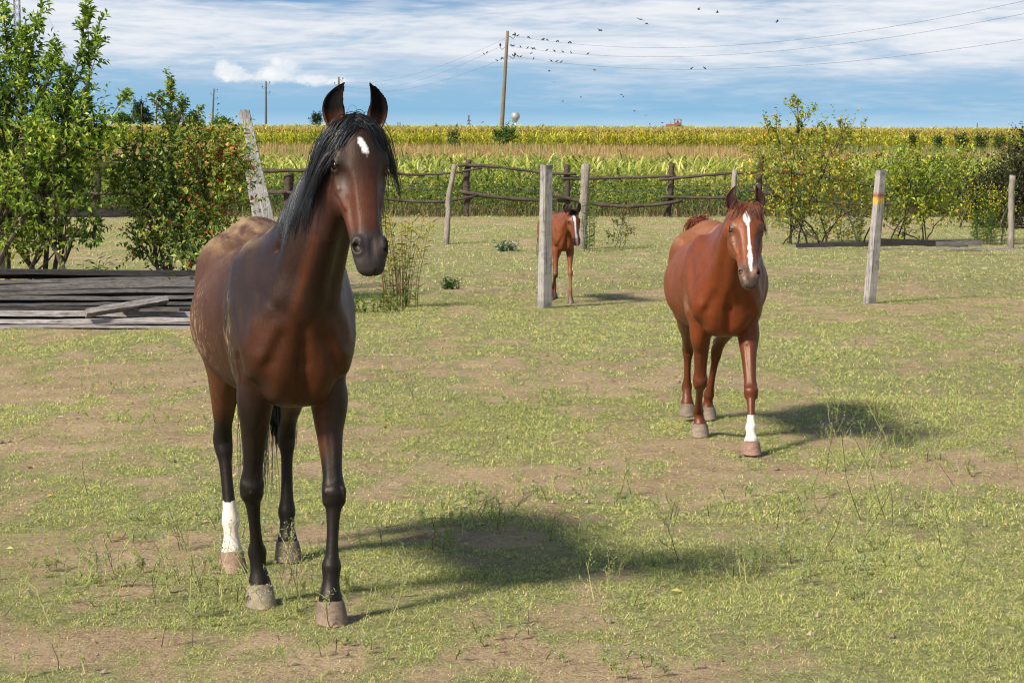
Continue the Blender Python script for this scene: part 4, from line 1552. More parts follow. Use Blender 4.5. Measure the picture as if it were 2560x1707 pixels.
def mat_wood(name, base, dark, axis_scale=(1.2, 14, 14), lichen=0.0, rough=0.85):
    """weathered grey wood: long grain, cracks, stains; along the object's x"""
    m, t, out = mat_new(name)
    tc = t.add('ShaderNodeTexCoord')
    at = t.add('ShaderNodeAttribute', attribute_name='Col')
    mp = t.add('ShaderNodeMapping')
    t.l.new(tc.outputs['Object'], mp.inputs[0])
    mp.inputs['Scale'].default_value = axis_scale
    g = t.noise(mp.outputs[0], 4.0, 6, 0.65, 0.3)
    g2 = t.noise(mp.outputs[0], 16.0, 4, 0.6)
    st = t.noise(tc.outputs['Object'], 3.0, 5, 0.6)
    v = t.math('ADD', t.math('MULTIPLY', g, 0.6), t.math('MULTIPLY', g2, 0.4))
    c = t.mix(t.ramp(v, [(0.36, 0.0), (0.58, 1.0)]), tuple(dark), tuple(base))
    c = t.mix(t.ramp(st, [(0.35, 0.45), (0.6, 0.0)]), c, tuple(x * 0.5 for x in base))
    if lichen:
        ln = t.noise(tc.outputs['Object'], 22.0, 5, 0.7)
        c = t.mix(t.ramp(ln, [(0.52, 0.0), (0.60, lichen)]), c, (0.50, 0.49, 0.45))
    c = t.mix(1.0, c, at.outputs['Color'], 'MULTIPLY')
    b = t.add('ShaderNodeBump', i={'Strength': 0.9, 'Distance': 0.006, 'Height': v})
    p = t.add('ShaderNodeBsdfPrincipled', i={'Base Color': c, 'Roughness': rough, 'Specular IOR Level': 0.25, 'Normal': b.outputs[0]})
    t.l.new(p.outputs[0], out.inputs[0])
    return m


M_LEAF = mat_attr('leaf', 0.55, 0.28, 0.40, 0.22, 30)
M_GRASS = mat_attr('grass_blades', 0.6, 0.25, 0.42, 0.15, 6)
M_CROP = mat_attr('crop_leaf', 0.5, 0.35, 0.42, 0.2, 3)
M_BARK = mat_attr('bark', 0.9, 0.2, 0, 0.35, 25, 0.004)
M_BOARD = mat_wood('weathered_board', (0.42, 0.385, 0.365), (0.075, 0.060, 0.052))
M_RAIL = mat_wood('dark_log', (0.095, 0.068, 0.050), (0.020, 0.015, 0.012), (1.5, 10, 10))
M_POST = mat_wood('post_wood', (0.33, 0.28, 0.225), (0.10, 0.082, 0.066), (14, 14, 1.4))
M_BIRD = mat_simple('bird_plumage', (0.014, 0.014, 0.017), 0.5, 0.3)
M_WIRE = mat_simple('wire_metal', (0.16, 0.155, 0.16), 0.5, 0.5, 0.6)
M_IRON = mat_simple('iron', (0.07, 0.07, 0.075), 0.6, 0.4, 0.5)
M_GLASSY = mat_simple('insulator_ceramic', (0.05, 0.028, 0.02), 0.2, 0.5)


def mat_concrete():
    m, t, out = mat_new('concrete_post')
    tc = t.add('ShaderNodeTexCoord')
    mp = t.add('ShaderNodeMapping')
    t.l.new(tc.outputs['Object'], mp.inputs[0])
    mp.inputs['Scale'].default_value = (20, 20, 1.0)
    n = t.noise(mp.outputs[0], 2.2, 6, 0.7, 0.6)
    sp = t.noise(tc.outputs['Object'], 60, 4, 0.7)
    st = t.noise(tc.outputs['Object'], 5.5, 5, 0.65)
    c = t.mix(t.ramp(n, [(0.36, 0.0), (0.50, 1.0)]), (0.11, 0.095, 0.085), (0.31, 0.28, 0.25))
    c = t.mix(t.ramp(st, [(0.54, 0.0), (0.66, 0.8)]), c, (0.09, 0.085, 0.08))
    c = t.mix(t.ramp(sp, [(0.3, 0.35), (0.5, 0.0)]), c, (0.13, 0.12, 0.11))
    at = t.add('ShaderNodeAttribute', attribute_name='Col')
    c = t.mix(1.0, c, at.outputs['Color'], 'MULTIPLY')
    b = t.add('ShaderNodeBump', i={'Strength': 0.7, 'Distance': 0.004, 'Height': t.math('ADD', sp, n)})
    p = t.add('ShaderNodeBsdfPrincipled', i={'Base Color': c, 'Roughness': 0.9, 'Specular IOR Level': 0.2, 'Normal': b.outputs[0]})
    t.l.new(p.outputs[0], out.inputs[0])
    return m


M_CONC = mat_concrete()

# ------------------------------------------------------------------ ground
# spots of ground seen in the photograph: (pixel x, pixel y, radius x m, radius y m, change of greenness)
SPOTS = []
for (px, py, rx, ry, a) in ((250, 1285, 1.3, .55, .40), (500, 1400, .6, .4, -.20), (200, 1620, 1.6, .5, -.35), (700, 1640, 1.2, .4, -.20),
                            (1000, 905, 1.5, 1.0, -.45), (1050, 1335, .55, .22, -.55), (1230, 1190, 1.0, .5, -.15), (1350, 1050, 1.6, .7, .30),
                            (1750, 1290, 1.9, .6, .30), (2100, 1450, 1.9, .8, .22), (1700, 1560, 1.8, .5, .26), (2300, 1640, 1.2, .4, .20), (2400, 1185, .9, .5, -.45),
                            (1520, 1530, .5, .2, -.25), (200, 930, 2.2, 1.5, -.28), (350, 1080, 1.5, .8, -.15), (2300, 900, 2.0, 1.2, .12), (1950, 1130, 1.6, .4, -.12),
                            (1560, 1700, .9, .25, -.4), (1250, 1420, 1.3, .35, .15), (450, 1600, 1.0, .25, -.25), (2450, 1500, .8, .4, -.05),
                            (1400, 800, 2.5, 1.0, .10), (700, 1330, .9, .3, -.1), (2460, 770, 2.0, .8, -.25)):
    g = G(px, py)
    SPOTS.append((g.x, g.y, rx, ry, a))


def green(x, y):
    """0 bare soil .. 1 lush; shared by the ground colour and the grass"""
    v = 0.26 * fbm(x * 0.55, y * 0.42, 4, 3) + 0.36 * fbm(x * 1.9, y * 1.0, 4, 9, .6) + 0.50 * fbm(x * 6.5 + 9, y * 3.4, 4, 19, .65) - 0.06
    for (gx, gy, rx, ry, a) in SPOTS:
        v = v + a * 0.30 * np.exp(-((x - gx) / rx) ** 2 - ((y - gy) / ry) ** 2)
    return np.clip((v - 0.33) / 0.30, 0, 1)


def mat_ground():
    m, t, out = mat_new('paddock_soil')
    at = t.add('ShaderNodeAttribute', attribute_name='green')
    tc = t.add('ShaderNodeTexCoord')
    ob = tc.outputs['Object']
    n1 = t.noise(ob, 1.7, 6, 0.65)
    n2 = t.noise(ob, 24, 6, 0.7)
    n3 = t.noise(ob, 120, 4, 0.7)
    soil = t.mix(t.ramp(n1, [(0.3, 0.0), (0.7, 1.0)]), (0.28, 0.180, 0.098), (0.50, 0.355, 0.205))
    soil = t.mix(t.ramp(n2, [(0.38, 0.55), (0.50, 0.0)]), soil, (0.125, 0.078, 0.045))
    soil = t.mix(t.ramp(n3, [(0.36, 0.7), (0.44, 0.0)]), soil, (0.10, 0.062, 0.038))
    soil = t.mix(t.ramp(n3, [(0.52, 0.0), (0.64, 0.7)]), soil, (0.50, 0.42, 0.27))
    thatch = t.mix(t.ramp(n2, [(0.35, 0.0), (0.65, 1.0)]), (0.17, 0.165, 0.060), (0.40, 0.375, 0.160))
    thatch = t.mix(t.ramp(n3, [(0.42, 0.6), (0.52, 0.0)]), thatch, (0.035, 0.040, 0.016))
    g = t.math('ADD', at.outputs['Fac'], t.math('MULTIPLY', t.math('SUBTRACT', n2, 0.5), 2.0))
    gm = t.add('ShaderNodeMapRange', interpolation_type='SMOOTHSTEP', i={'Value': g, 'From Min': 0.18, 'From Max': 0.62}).outputs[0]
    c = t.mix(gm, soil, thatch)
    # far fields: the ground between the crops
    h = t.math('ADD', t.math('MULTIPLY', n2, 1.0), t.math('MULTIPLY', n3, 0.5))
    b = t.add('ShaderNodeBump', i={'Strength': 0.9, 'Distance': 0.035, 'Height': h})
    p = t.add('ShaderNodeBsdfPrincipled', i={'Base Color': c, 'Roughness': 0.95, 'Specular IOR Level': 0.15, 'Normal': b.outputs[0]})
    t.l.new(p.outputs[0], out.inputs[0])
    return m


def gz(x, y):
    """small unevenness of the paddock, flat enough for hooves to stand on"""
    x = np.asarray(x, float)
    y = np.asarray(y, float)
    return 0.030 * (fbm(x * 1.3, y * 1.3, 3, 77) - 0.5) * np.clip((y - 3) / 5, 0, 1)


def build_ground():
    ys = [-60, -30, -12, 0, 3, 4.5]
    y = 5.0
    while y < 62:
        ys.append(y)
        y += max(0.035, y * 0.0055)
    while y < 4000:
        ys.append(y)
        y *= 1.06
    ys.append(9000.0)
    ys = np.array(ys)
    u = np.linspace(-1, 1, 331)
    Y, U = np.meshgrid(ys, u, indexing='ij')
    half = 4.0 + 0.36 * np.abs(Y)
    X = U * half
    # very wide outer skirts so that the sheet reaches the horizon on every side
    X[:, 0] = -4000 - np.abs(Y[:, 0])
    X[:, -1] = 4000 + np.abs(Y[:, -1])
    Z = terrain(X, Y) + gz(X, Y)
    gr = green(X, Y)
    n, m = Y.shape
    i = np.arange(n - 1)[:, None] * m + np.arange(m - 1)[None, :]
    f = np.stack([i, i + 1, i + m + 1, i + m], -1).reshape(-1, 4)
    me = make_mesh('ground', np.stack([X, Y, Z], -1).reshape(-1, 3), f, mat_ground(), True, {'green': gr.ravel()})
    o = link('ground', me)
    tag(o, 'patchy grass and bare brown soil of the paddock', 'ground', kind='structure')


def blades(x, y, z0, ang, length, lean, width, col, curl=0.5, segs=2):
    """many curved blades at once -> verts, quads, tris, colours (two colours from root to tip)"""
    n = len(x)
    d = np.stack([np.cos(ang), np.sin(ang), np.zeros(n)], 1)
    sd = np.stack([-np.sin(ang), np.cos(ang), np.zeros(n)], 1)
    rows = []
    for k in range(segs + 1):
        t = k / segs
        hor = length * (np.sin(lean) * t + curl * 0.5 * t * t * np.sin(lean + .6))
        ver = length * (np.cos(lean) * t - curl * 0.32 * t * t)
        c = np.stack([x, y, z0], 1) + d * hor[:, None] + np.array([0, 0, 1.0]) * ver[:, None]
        if k < segs:
            w = (width * (1 - 0.55 * t) * 0.5)[:, None]
            rows += [c - sd * w, c + sd * w]
        else:
            rows += [c]
    V = np.stack(rows, 1)                        # n, 2*segs+1, 3
    m = V.shape[1]
    b = np.arange(n)[:, None] * m
    q = []
    for k in range(segs - 1):
        q.append(b + np.array([[2 * k, 2 * k + 1, 2 * k + 3, 2 * k + 2]]))
    q = np.concatenate(q) if q else np.zeros((0, 4), int)
    tr = b + np.array([[2 * segs - 2, 2 * segs - 1, 2 * segs]])
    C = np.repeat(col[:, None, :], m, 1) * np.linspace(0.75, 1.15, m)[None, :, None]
    return V.reshape(-1, 3), q, tr, C.reshape(-1, 3)


def grass_col(n, g, r):
    """blade colours: greens, yellow greens, straw"""
    pal = np.array([[0.11, 0.175, 0.042], [0.23, 0.30, 0.075], [0.44, 0.46, 0.14], [0.62, 0.56, 0.25], [0.70, 0.58, 0.36], [0.46, 0.34, 0.20]])
    w = np.stack([1.1 + 0 * g, 1.6 + 0 * g, 1.3 + g, 1.0 + 0 * g, 1.5 - 0.7 * g, 0.8 - .6 * g], 1)
    w = w / w.sum(1, keepdims=True)
    u = r.random(n)[:, None]
    k = (u > np.cumsum(w, 1)).sum(1).clip(0, 5)
    return pal[k] * (0.72 + 0.56 * r.random((n, 1)))


def build_grass():
    r = np.random.default_rng(101)
    dens = 1.0
    VV, QQ, TT, CC = [], [], [], []
    off = 0
    for (y0, y1, nt, nb, L, W) in ((6.4, 10.5, 62000, 8, .018, .0019), (10.5, 16.0, 62000, 7, .021, .0030), (16, 26, 58000, 6, .027, .0044), (26, 57, 60000, 5, .036, .0095)):
        nt = int(nt * dens)
        # candidates in a wedge that reaches beyond the frame on both sides
        y = np.sqrt(r.uniform(y0 ** 2, y1 ** 2, nt * 3))
        x = r.uniform(-1, 1, nt * 3) * (0.245 * y + 1.2)
        g = green(x, y)
        g = np.maximum(g, 0.20 + 0.08 * np.clip((y - 14) / 12, 0, 1))
        clumpy = fbm(x * 9.0, y * 7.0, 2, 55)
        keep = r.random(len(x)) < np.clip((g * 1.15) * (-0.15 + 2.1 * clumpy) + 0.03, 0, 1) * 0.75
        x, y, g = x[keep][:nt], y[keep][:nt], g[keep][:nt]
        n = len(x)
        nb_ = nb
        X = np.repeat(x, nb_) + r.normal(0, L * 0.45, n * nb_)
        Y = np.repeat(y, nb_) + r.normal(0, L * 0.45, n * nb_)
        Gv = np.repeat(g, nb_)
        tuft = np.repeat(r.random(n), nb_)
        ln = L * (0.45 + 0.9 * r.random(n * nb_)) * (0.65 + 0.6 * Gv) * (0.7 + 0.7 * tuft)
        hue = np.repeat(r.random(n), nb_)
        col = grass_col(n * nb_, Gv, r)
        tint = np.stack([0.85 + 0.4 * hue, 1.0 + 0 * hue, 0.8 + 0.3 * hue], 1)
        patch = fbm(X * 0.5 + 40, Y * 0.4, 3, 66)[:, None]
        col = col * tint * (0.92 + 0.42 * patch)
        dry = np.clip((Y - 16) / 20, 0, 1)[:, None] * 0.5
        col = col * (1 - dry) + np.array([0.52, 0.46, 0.25]) * dry * (0.8 + .4 * r.random((len(col), 1)))
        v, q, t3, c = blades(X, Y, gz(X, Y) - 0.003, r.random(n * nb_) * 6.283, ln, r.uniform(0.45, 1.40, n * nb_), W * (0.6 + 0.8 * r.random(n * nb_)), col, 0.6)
        VV.append(v)
        QQ.append(q + off)
        TT.append(t3 + off)
        CC.append(c)
        off += len(v)
    # dry bits and straw lying on the soil
    n = int(52000 * dens)
    y = np.sqrt(r.uniform(6.4 ** 2, 30 ** 2, n))
    x = r.uniform(-1, 1, n) * (0.245 * y + 1.2)
    c0 = np.array([[0.42, 0.33, 0.19], [0.30, 0.21, 0.12], [0.16, 0.105, 0.06], [0.5, 0.43, 0.27]])[r.integers(0, 4, n)] * (0.7 + 0.5 * r.random((n, 1)))
    v, q, t3, c = blades(x, y, gz(x, y) + 0.003, r.random(n) * 6.283, r.uniform(.015, .06, n) * (1 + y / 25), np.full(n, 1.45), r.uniform(.0018, .004, n) * (0.5 + y / 11), c0, 0.05)
    VV.append(v); QQ.append(q + off); TT.append(t3 + off); CC.append(c); off += len(v)
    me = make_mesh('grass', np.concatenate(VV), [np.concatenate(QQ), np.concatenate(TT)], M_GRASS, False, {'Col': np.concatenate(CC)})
    tag(link('grass', me), 'short patchy green and straw coloured grass of the paddock', 'grass', kind='stuff')


# ------------------------------------------------------------------ leaves and woody plants
def leaf_mesh(mb, P0, D0, L, W, col, r, fold=0.25):
    """pointed leaves: P0 base, D0 direction; two triangles each, folded along the midrib"""
    n = len(P0)
    d = D0 / (np.linalg.norm(D0, axis=1)[:, None] + 1e-9)
    up = r.normal(0, .45, (n, 3)) + np.array([0, 0, 1.0])
    s = np.cross(d, up)
    s /= np.linalg.norm(s, axis=1)[:, None] + 1e-9
    nn = np.cross(s, d)
    L = np.broadcast_to(L, (n,))[:, None]
    W = np.broadcast_to(W, (n,))[:, None]
    mid = P0 + d * L * 0.45
    a = mid + s * W * 0.5 + nn * W * fold
    b = mid - s * W * 0.5 + nn * W * fold
    tip = P0 + d * L - nn * L * 0.12
    V = np.stack([P0, a, tip, b], 1).reshape(-1, 3)
    base = np.arange(n)[:, None] * 4
    f = np.concatenate([base + np.array([[0, 1, 2]]), base + np.array([[0, 2, 3]])])
    mb.add(V, None, f, np.repeat(col, 4, 0))


def twig_leaves(mbL, mbW, A, B, nl, L, W, colf, r, droop=0.0, tw=0.004, twc=(0.10, 0.075, 0.05)):
    """twigs from A to B (n,3) with nl leaves each, alternating, pointing forward and out"""
    n = len(A)
    ax = B - A
    ln = np.linalg.norm(ax, axis=1)[:, None]
    ax = ax / (ln + 1e-9)
    t = np.linspace(0.12, 1.0, nl)[None, :, None] + r.normal(0, .02, (n, nl, 1))
    Pp = A[:, None, :] + (B - A)[:, None, :] * t
    perp = r.normal(size=(n, nl, 3))
    perp -= (perp * ax[:, None, :]).sum(2, keepdims=True) * ax[:, None, :]
    perp /= np.linalg.norm(perp, axis=2, keepdims=True) + 1e-9
    D = ax[:, None, :] * 0.6 + perp * 0.9 + np.array([0, 0, -droop]) + np.array([0, 0, .12])
    k = n * nl
    sz = (0.65 + 0.6 * r.random(k)) * (1.1 - 0.35 * np.tile(np.linspace(0, 1, nl), n))
    leaf_mesh(mbL, Pp.reshape(-1, 3), D.reshape(-1, 3), L * sz, W * sz, colf(Pp.reshape(-1, 3), k, r, np.repeat(r.random(n), nl)), r)
    # the twig itself: thin three-sided spindle
    s = np.cross(ax, np.array([0.3, 0.2, 1.0]))
    s /= np.linalg.norm(s, axis=1)[:, None] + 1e-9
    u = np.cross(ax, s)
    V = np.stack([A + s * tw, A - 0.5 * s * tw + 0.87 * u * tw, A - 0.5 * s * tw - 0.87 * u * tw, B], 1).reshape(-1, 3)
    b = np.arange(n)[:, None] * 4
    f = np.concatenate([b + np.array([[0, 1, 3]]), b + np.array([[1, 2, 3]]), b + np.array([[2, 0, 3]])])
    mbW.add(V, None, f, np.tile(np.array(twc), (len(V), 1)))


def shrub(name, label, cat, base, vols, shoots, ntw, nl, L, W, colf, seed, stems=6, group=None, droop=0.1, twl=0.38, stem_r=.02, stemc=(0.09, 0.07, 0.05), spread=0.3):
    """vols: (centre, radii) ellipsoids of foliage; shoots: (root point, tip point, n twigs)"""
    r = np.random.default_rng(seed)
    mbL, mbW = MB(), MB()
    base = np.array(base, float)
    C = np.array([v[0] for v in vols], float)
    Rr = np.array([v[1] for v in vols], float)
    vol = np.prod(Rr, axis=1) ** 0.75
    k = r.choice(len(vols), ntw, p=vol / vol.sum())
    d = r.normal(size=(ntw, 3))
    d /= np.linalg.norm(d, axis=1)[:, None]
    rad = r.random(ntw) ** 0.42
    A = C[k] + d * rad[:, None] * Rr[k]
    A[:, 2] = np.maximum(A[:, 2], 0.06)
    dirn = d * 0.5 + np.array([0, 0, 0.55]) + r.normal(0, .45, (ntw, 3))
    dirn /= np.linalg.norm(dirn, axis=1)[:, None]
    ln = twl * (0.4 + 0.9 * r.random(ntw))[:, None]
    twig_leaves(mbL, mbW, A, A + dirn * ln, nl, L, W, colf, r, droop, tw=0.0035)
    # limbs from the base into each volume, with side limbs
    for i in range(stems):
        v = i % len(vols)
        tgt = C[v] + r.normal(0, .35, 3) * Rr[v]
        b0 = base + np.array([r.normal(0, spread * .5), r.normal(0, spread * .3), -0.03])
        t = np.linspace(0, 1, 9)[:, None]
        pth = b0 * (1 - t) + tgt * t
        pth[:, :2] = b0[:2] + (tgt - b0)[:2] * (t ** 1.5)
        pth += np.cumsum(r.normal(0, .018, (9, 3)), 0) * np.linspace(0, 1, 9)[:, None] * 2
        mbW.tube(pth, stem_r * (1.05 - 0.75 * t[:, 0]), 6, stemc)
        for j in range(4):
            q = r.integers(3, 8)
            e = C[v] + r.normal(0, .7, 3) * Rr[v]
            mbW.tube(np.array([pth[q], (pth[q] + e) / 2 + r.normal(0, .04, 3), e]), [stem_r * .4, stem_r * .28, stem_r * .1], 5, stemc)
    for (p0, p1, nt) in shoots:
        p0 = np.array(p0, float)
        p1 = np.array(p1, float)
        t = np.linspace(0, 1, 8)[:, None]
        bend = r.normal(0, .05, 3)
        pth = p0 + (p1 - p0) * t + bend * np.sin(t * pi)
        mbW.tube(pth, np.linspace(.011, .003, 8), 5, stemc)
        u = r.random(nt) ** 0.8
        ip = np.array([np.interp(u, t[:, 0], pth[:, j]) for j in range(3)]).T
        dd = nrm(p1 - p0)[None, :] * 0.9 + r.normal(0, .42, (nt, 3)) + np.array([0, 0, .2])
        dd /= np.linalg.norm(dd, axis=1)[:, None]
        twig_leaves(mbL, mbW, ip, ip + dd * (twl * .55) * (1.15 - 0.6 * u)[:, None], nl, L, W, colf, r, droop, tw=0.003)
    o = empty(name, tuple(base))
    a = mbL.build('foliage', M_LEAF, o)
    b = mbW.build('trunk', M_BARK, o)
    for c in (a, b):
        c.location = -Vector(base)
    tag(o, label, cat, group)
    return o


def palette(cols, wts, clump_scale=1.6, seed=0, dark=None):
    cols = np.array(cols, float)
    wts = np.array(wts, float)
    def fn(P_, n, r, tw):
        cl = noise3(P_, clump_scale, seed + 5, 2)
        u = np.clip(.5 + (r.random(n) - .5) * 0.75 + (tw - .5) * .30 + (cl - .5) * 1.1, 0, .999)
        cum = np.cumsum(wts / wts.sum())
        k = (u[:, None] > cum[None, :]).sum(1).clip(0, len(cols) - 1)
        return cols[k] * (0.7 + 0.6 * r.random((n, 1)))
    return fn


def A3(v):
    return (v.x, v.y, v.z)


def vols_px(lst, D0):
    """foliage ellipsoids given by where they stand: (px, py, half width px, half height px, depth offset, depth radius)"""
    out = []
    for (px, py, rx, ry, dd, rd) in lst:
        D = D0 + dd
        c = P(px, py, D)
        out.append((A3(c), (.82 * rx * D / F, rd * .8, .82 * ry * D / F)))
    return out


def build_shrubs():
    D = 24.2
    green_pal = palette([(0.06, 0.115, 0.020), (0.13, 0.21, 0.03), (0.23, 0.32, 0.04), (0.37, 0.44, 0.06), (0.54, 0.54, 0.10)], [1.8, 2.6, 3, 2.2, 1.0], 1.4, 1)
    plum_pal = palette([(0.05, 0.105, 0.02), (0.10, 0.18, 0.03), (0.18, 0.27, 0.045), (0.32, 0.36, 0.06), (0.55, 0.42, 0.06), (0.70, 0.18, 0.03), (0.62, 0.06, 0.025)], [1.8, 2.8, 2.8, 2.2, 1.0, .65, .45], 1.3, 3)
    vl = vols_px([(60, 330, 150, 190, 0, .7), (170, 350, 110, 110, -.2, .6), (30, 180, 90, 110, .2, .6), (110, 480, 130, 130, 0, .7), (20, 560, 60, 120, 0, .5),
                  (205, 430, 80, 90, -.1, .5), (120, 610, 90, 60, .3, .5), (-90, 350, 120, 280, .3, .8), (175, 560, 50, 60, -.1, .4)], D)
    sh = []
    for (x0, y0, x1, y1, n) in ((150, 320, 215, 2, 26), (170, 250, 250, 50, 16), (40, 260, 105, 15, 22), (30, 220, 8, 25, 16), (90, 260, 140, 130, 14), (200, 330, 225, 235, 8), (215, 300, 215, 20, 14),
                                (210, 380, 310, 245, 12), (60, 200, 60, 85, 10), (180, 300, 250, 110, 8), (-20, 250, -60, 30, 14), (230, 400, 300, 330, 10),
                                (170, 380, 180, 190, 8), (100, 330, 160, 180, 10), (220, 520, 235, 620, 8)):
        sh.append((A3(P(x0, y0, D)), A3(P(x1, y1, D - .2)), n))
    shrub('plum_tree', 'tall dense green bushy tree at the left edge behind the board heap', 'tree', (P(70, 680, D).x, D, 0), vl, sh, 1080, 9, .092, .042, green_pal, 11, 10, twl=.40, stem_r=.035, spread=.8, droop=.12)
    g1 = palette([(0.06, 0.11, 0.025), (0.13, 0.20, 0.035), (0.24, 0.31, 0.055), (0.39, 0.42, 0.08), (0.54, 0.48, 0.11)], [1.8, 2.8, 2.8, 2.0, .6], 1.3, 3)
    hot = np.array(P(560, 420, 24.4))

    def plum_pal(P_, n, r, tw):
        c = g1(P_, n, r, tw)
        w = np.exp(-((P_[:, 0] - hot[0]) / .38) ** 2 - ((P_[:, 2] - hot[2]) / .55) ** 2)
        red = r.random(n) * (.6 + .8 * tw) < .03 + .22 * w
        c[red] = np.array([[0.58, 0.19, 0.05], [0.48, 0.08, 0.04], [0.55, 0.38, 0.08]])[r.integers(0, 3, red.sum())] * (.7 + .5 * r.random((red.sum(), 1)))
        return c
    D = 24.6
    vl = vols_px([(430, 450, 150, 90, 0, .6), (520, 430, 110, 80, -.1, .5), (370, 430, 80, 60, .1, .5), (440, 550, 140, 95, 0, .6), (560, 490, 80, 80, 0, .5), (385, 610, 75, 60, .2, .45),
                  (500, 600, 90, 70, -.2, .45), (490, 362, 90, 32, 0, .4), (310, 470, 50, 55, .1, .4), (455, 655, 25, 45, -1.1, .15), (590, 420, 50, 70, 0, .4)], D)
    sh = []
    for (x0, y0, x1, y1, n) in ((425, 360, 417, 190, 22), (425, 340, 385, 250, 9), (430, 340, 450, 260, 9), (450, 360, 500, 272, 10), (470, 360, 520, 330, 6), (330, 400, 270, 330, 7),
                                (540, 390, 575, 320, 5), (360, 400, 350, 262, 6)):
        sh.append((A3(P(x0, y0, D)), A3(P(x1, y1, D - .1)), n))
    shrub('plum_bush', 'broad bush with scattered red and orange leaves, between the tall tree and leaning post', 'bush', (P(450, 690, D).x, D, 0), vl, sh, 900, 9, .064, .042, plum_pal, 12, 9, twl=.34, stem_r=.022, spread=.35, droop=.15)
    # right hand side, beyond the striped post
    D = 38.0
    ypal = palette([(0.10, 0.15, 0.025), (0.19, 0.25, 0.035), (0.34, 0.37, 0.05), (0.42, 0.37, 0.05), (0.62, 0.42, 0.05), (0.60, 0.24, 0.04), (0.45, 0.10, 0.03)], [2.2, 2.6, 2.4, 2.0, 1.7, 1.0, .4], 1.1, 5)
    vl = vols_px([(1925, 430, 70, 80, 0, .5), (2000, 400, 60, 60, .1, .5), (2080, 420, 80, 80, 0, .6), (2140, 500, 70, 80, 0, .5), (2010, 500, 90, 70, 0, .5), (2060, 570, 95, 50, 0, .4), (1960, 560, 50, 40, 0, .3), (1960, 350, 50, 30, 0, .3), (2110, 350, 40, 40, 0, .3)], D)
    sh = []
    for (x0, y0, x1, y1, n) in ((1995, 345, 1990, 252, 13), (1995, 340, 2035, 275, 8), (1990, 340, 1970, 265, 7), (1925, 370, 1908, 290, 6), (1950, 360, 1942, 305, 5), (2090, 370, 2098, 307, 7),
                                (2145, 380, 2152, 305, 6), (2065, 360, 2062, 318, 4), (2180, 420, 2215, 370, 5)):
        sh.append((A3(P(x0, y0, D)), A3(P(x1, y1, D)), n))
    shrub('autumn_bush', 'open bush with yellow and orange leaves and dark stems left of the striped post', 'bush', (P(2035, 612, D).x, D, 0), vl, sh, 520, 9, .072, .042, ypal, 13, 11, twl=.42, stem_r=.016, spread=.9, droop=.3, stemc=(.05, .038, .03))
    D = 38.6
    ypal2 = palette([(0.11, 0.17, 0.028), (0.22, 0.29, 0.036), (0.38, 0.42, 0.048), (0.50, 0.47, 0.055), (0.68, 0.50, 0.05), (0.62, 0.26, 0.04)], [1.5, 2.0, 2.6, 2.4, 1.6, .4], 1.1, 6)
    vl = vols_px([(2260, 430, 70, 60, 0, .5), (2340, 440, 70, 55, 0, .5), (2400, 430, 40, 40, 0, .4), (2290, 510, 80, 55, 0, .5), (2240, 570, 40, 30, 0, .3), (2360, 520, 60, 40, 0, .4)], D)
    shrub('autumn_bush', 'low spreading yellow green bush just right of the striped post', 'bush', (P(2290, 608, D).x, D, 0), vl,
          [(A3(P(2300, 420, D)), A3(P(2295, 370, D)), 5), (A3(P(2390, 410, D)), A3(P(2420, 375, D)), 5)], 380, 9, .075, .045, ypal2, 14, 8, twl=.40, stem_r=.014, spread=.7, droop=.2, stemc=(.05, .038, .03))
    D = 45.0
    bpal = palette([(0.035, 0.035, 0.015), (0.065, 0.070, 0.022), (0.12, 0.13, 0.03), (0.15, 0.07, 0.04), (0.16, 0.04, 0.032)], [3, 3, 1.6, 1.4, .6], .9, 7)
    vl = vols_px([(2470, 480, 60, 60, 0, .9), (2540, 450, 60, 80, .3, 1.0), (2600, 420, 80, 110, .5, 1.1), (2420, 520, 45, 45, 0, .7), (2520, 540, 90, 50, 0, .8), (2700, 430, 100, 130, .5, 1.2)], D)
    shrub('bramble_thicket', 'dark purplish brown bramble thicket at the right edge by the far post', 'bush', (P(2530, 590, D).x, D, 0), vl, [], 1500, 9, .075, .055, bpal, 15, 10, twl=.45, stem_r=.02, spread=2.0)


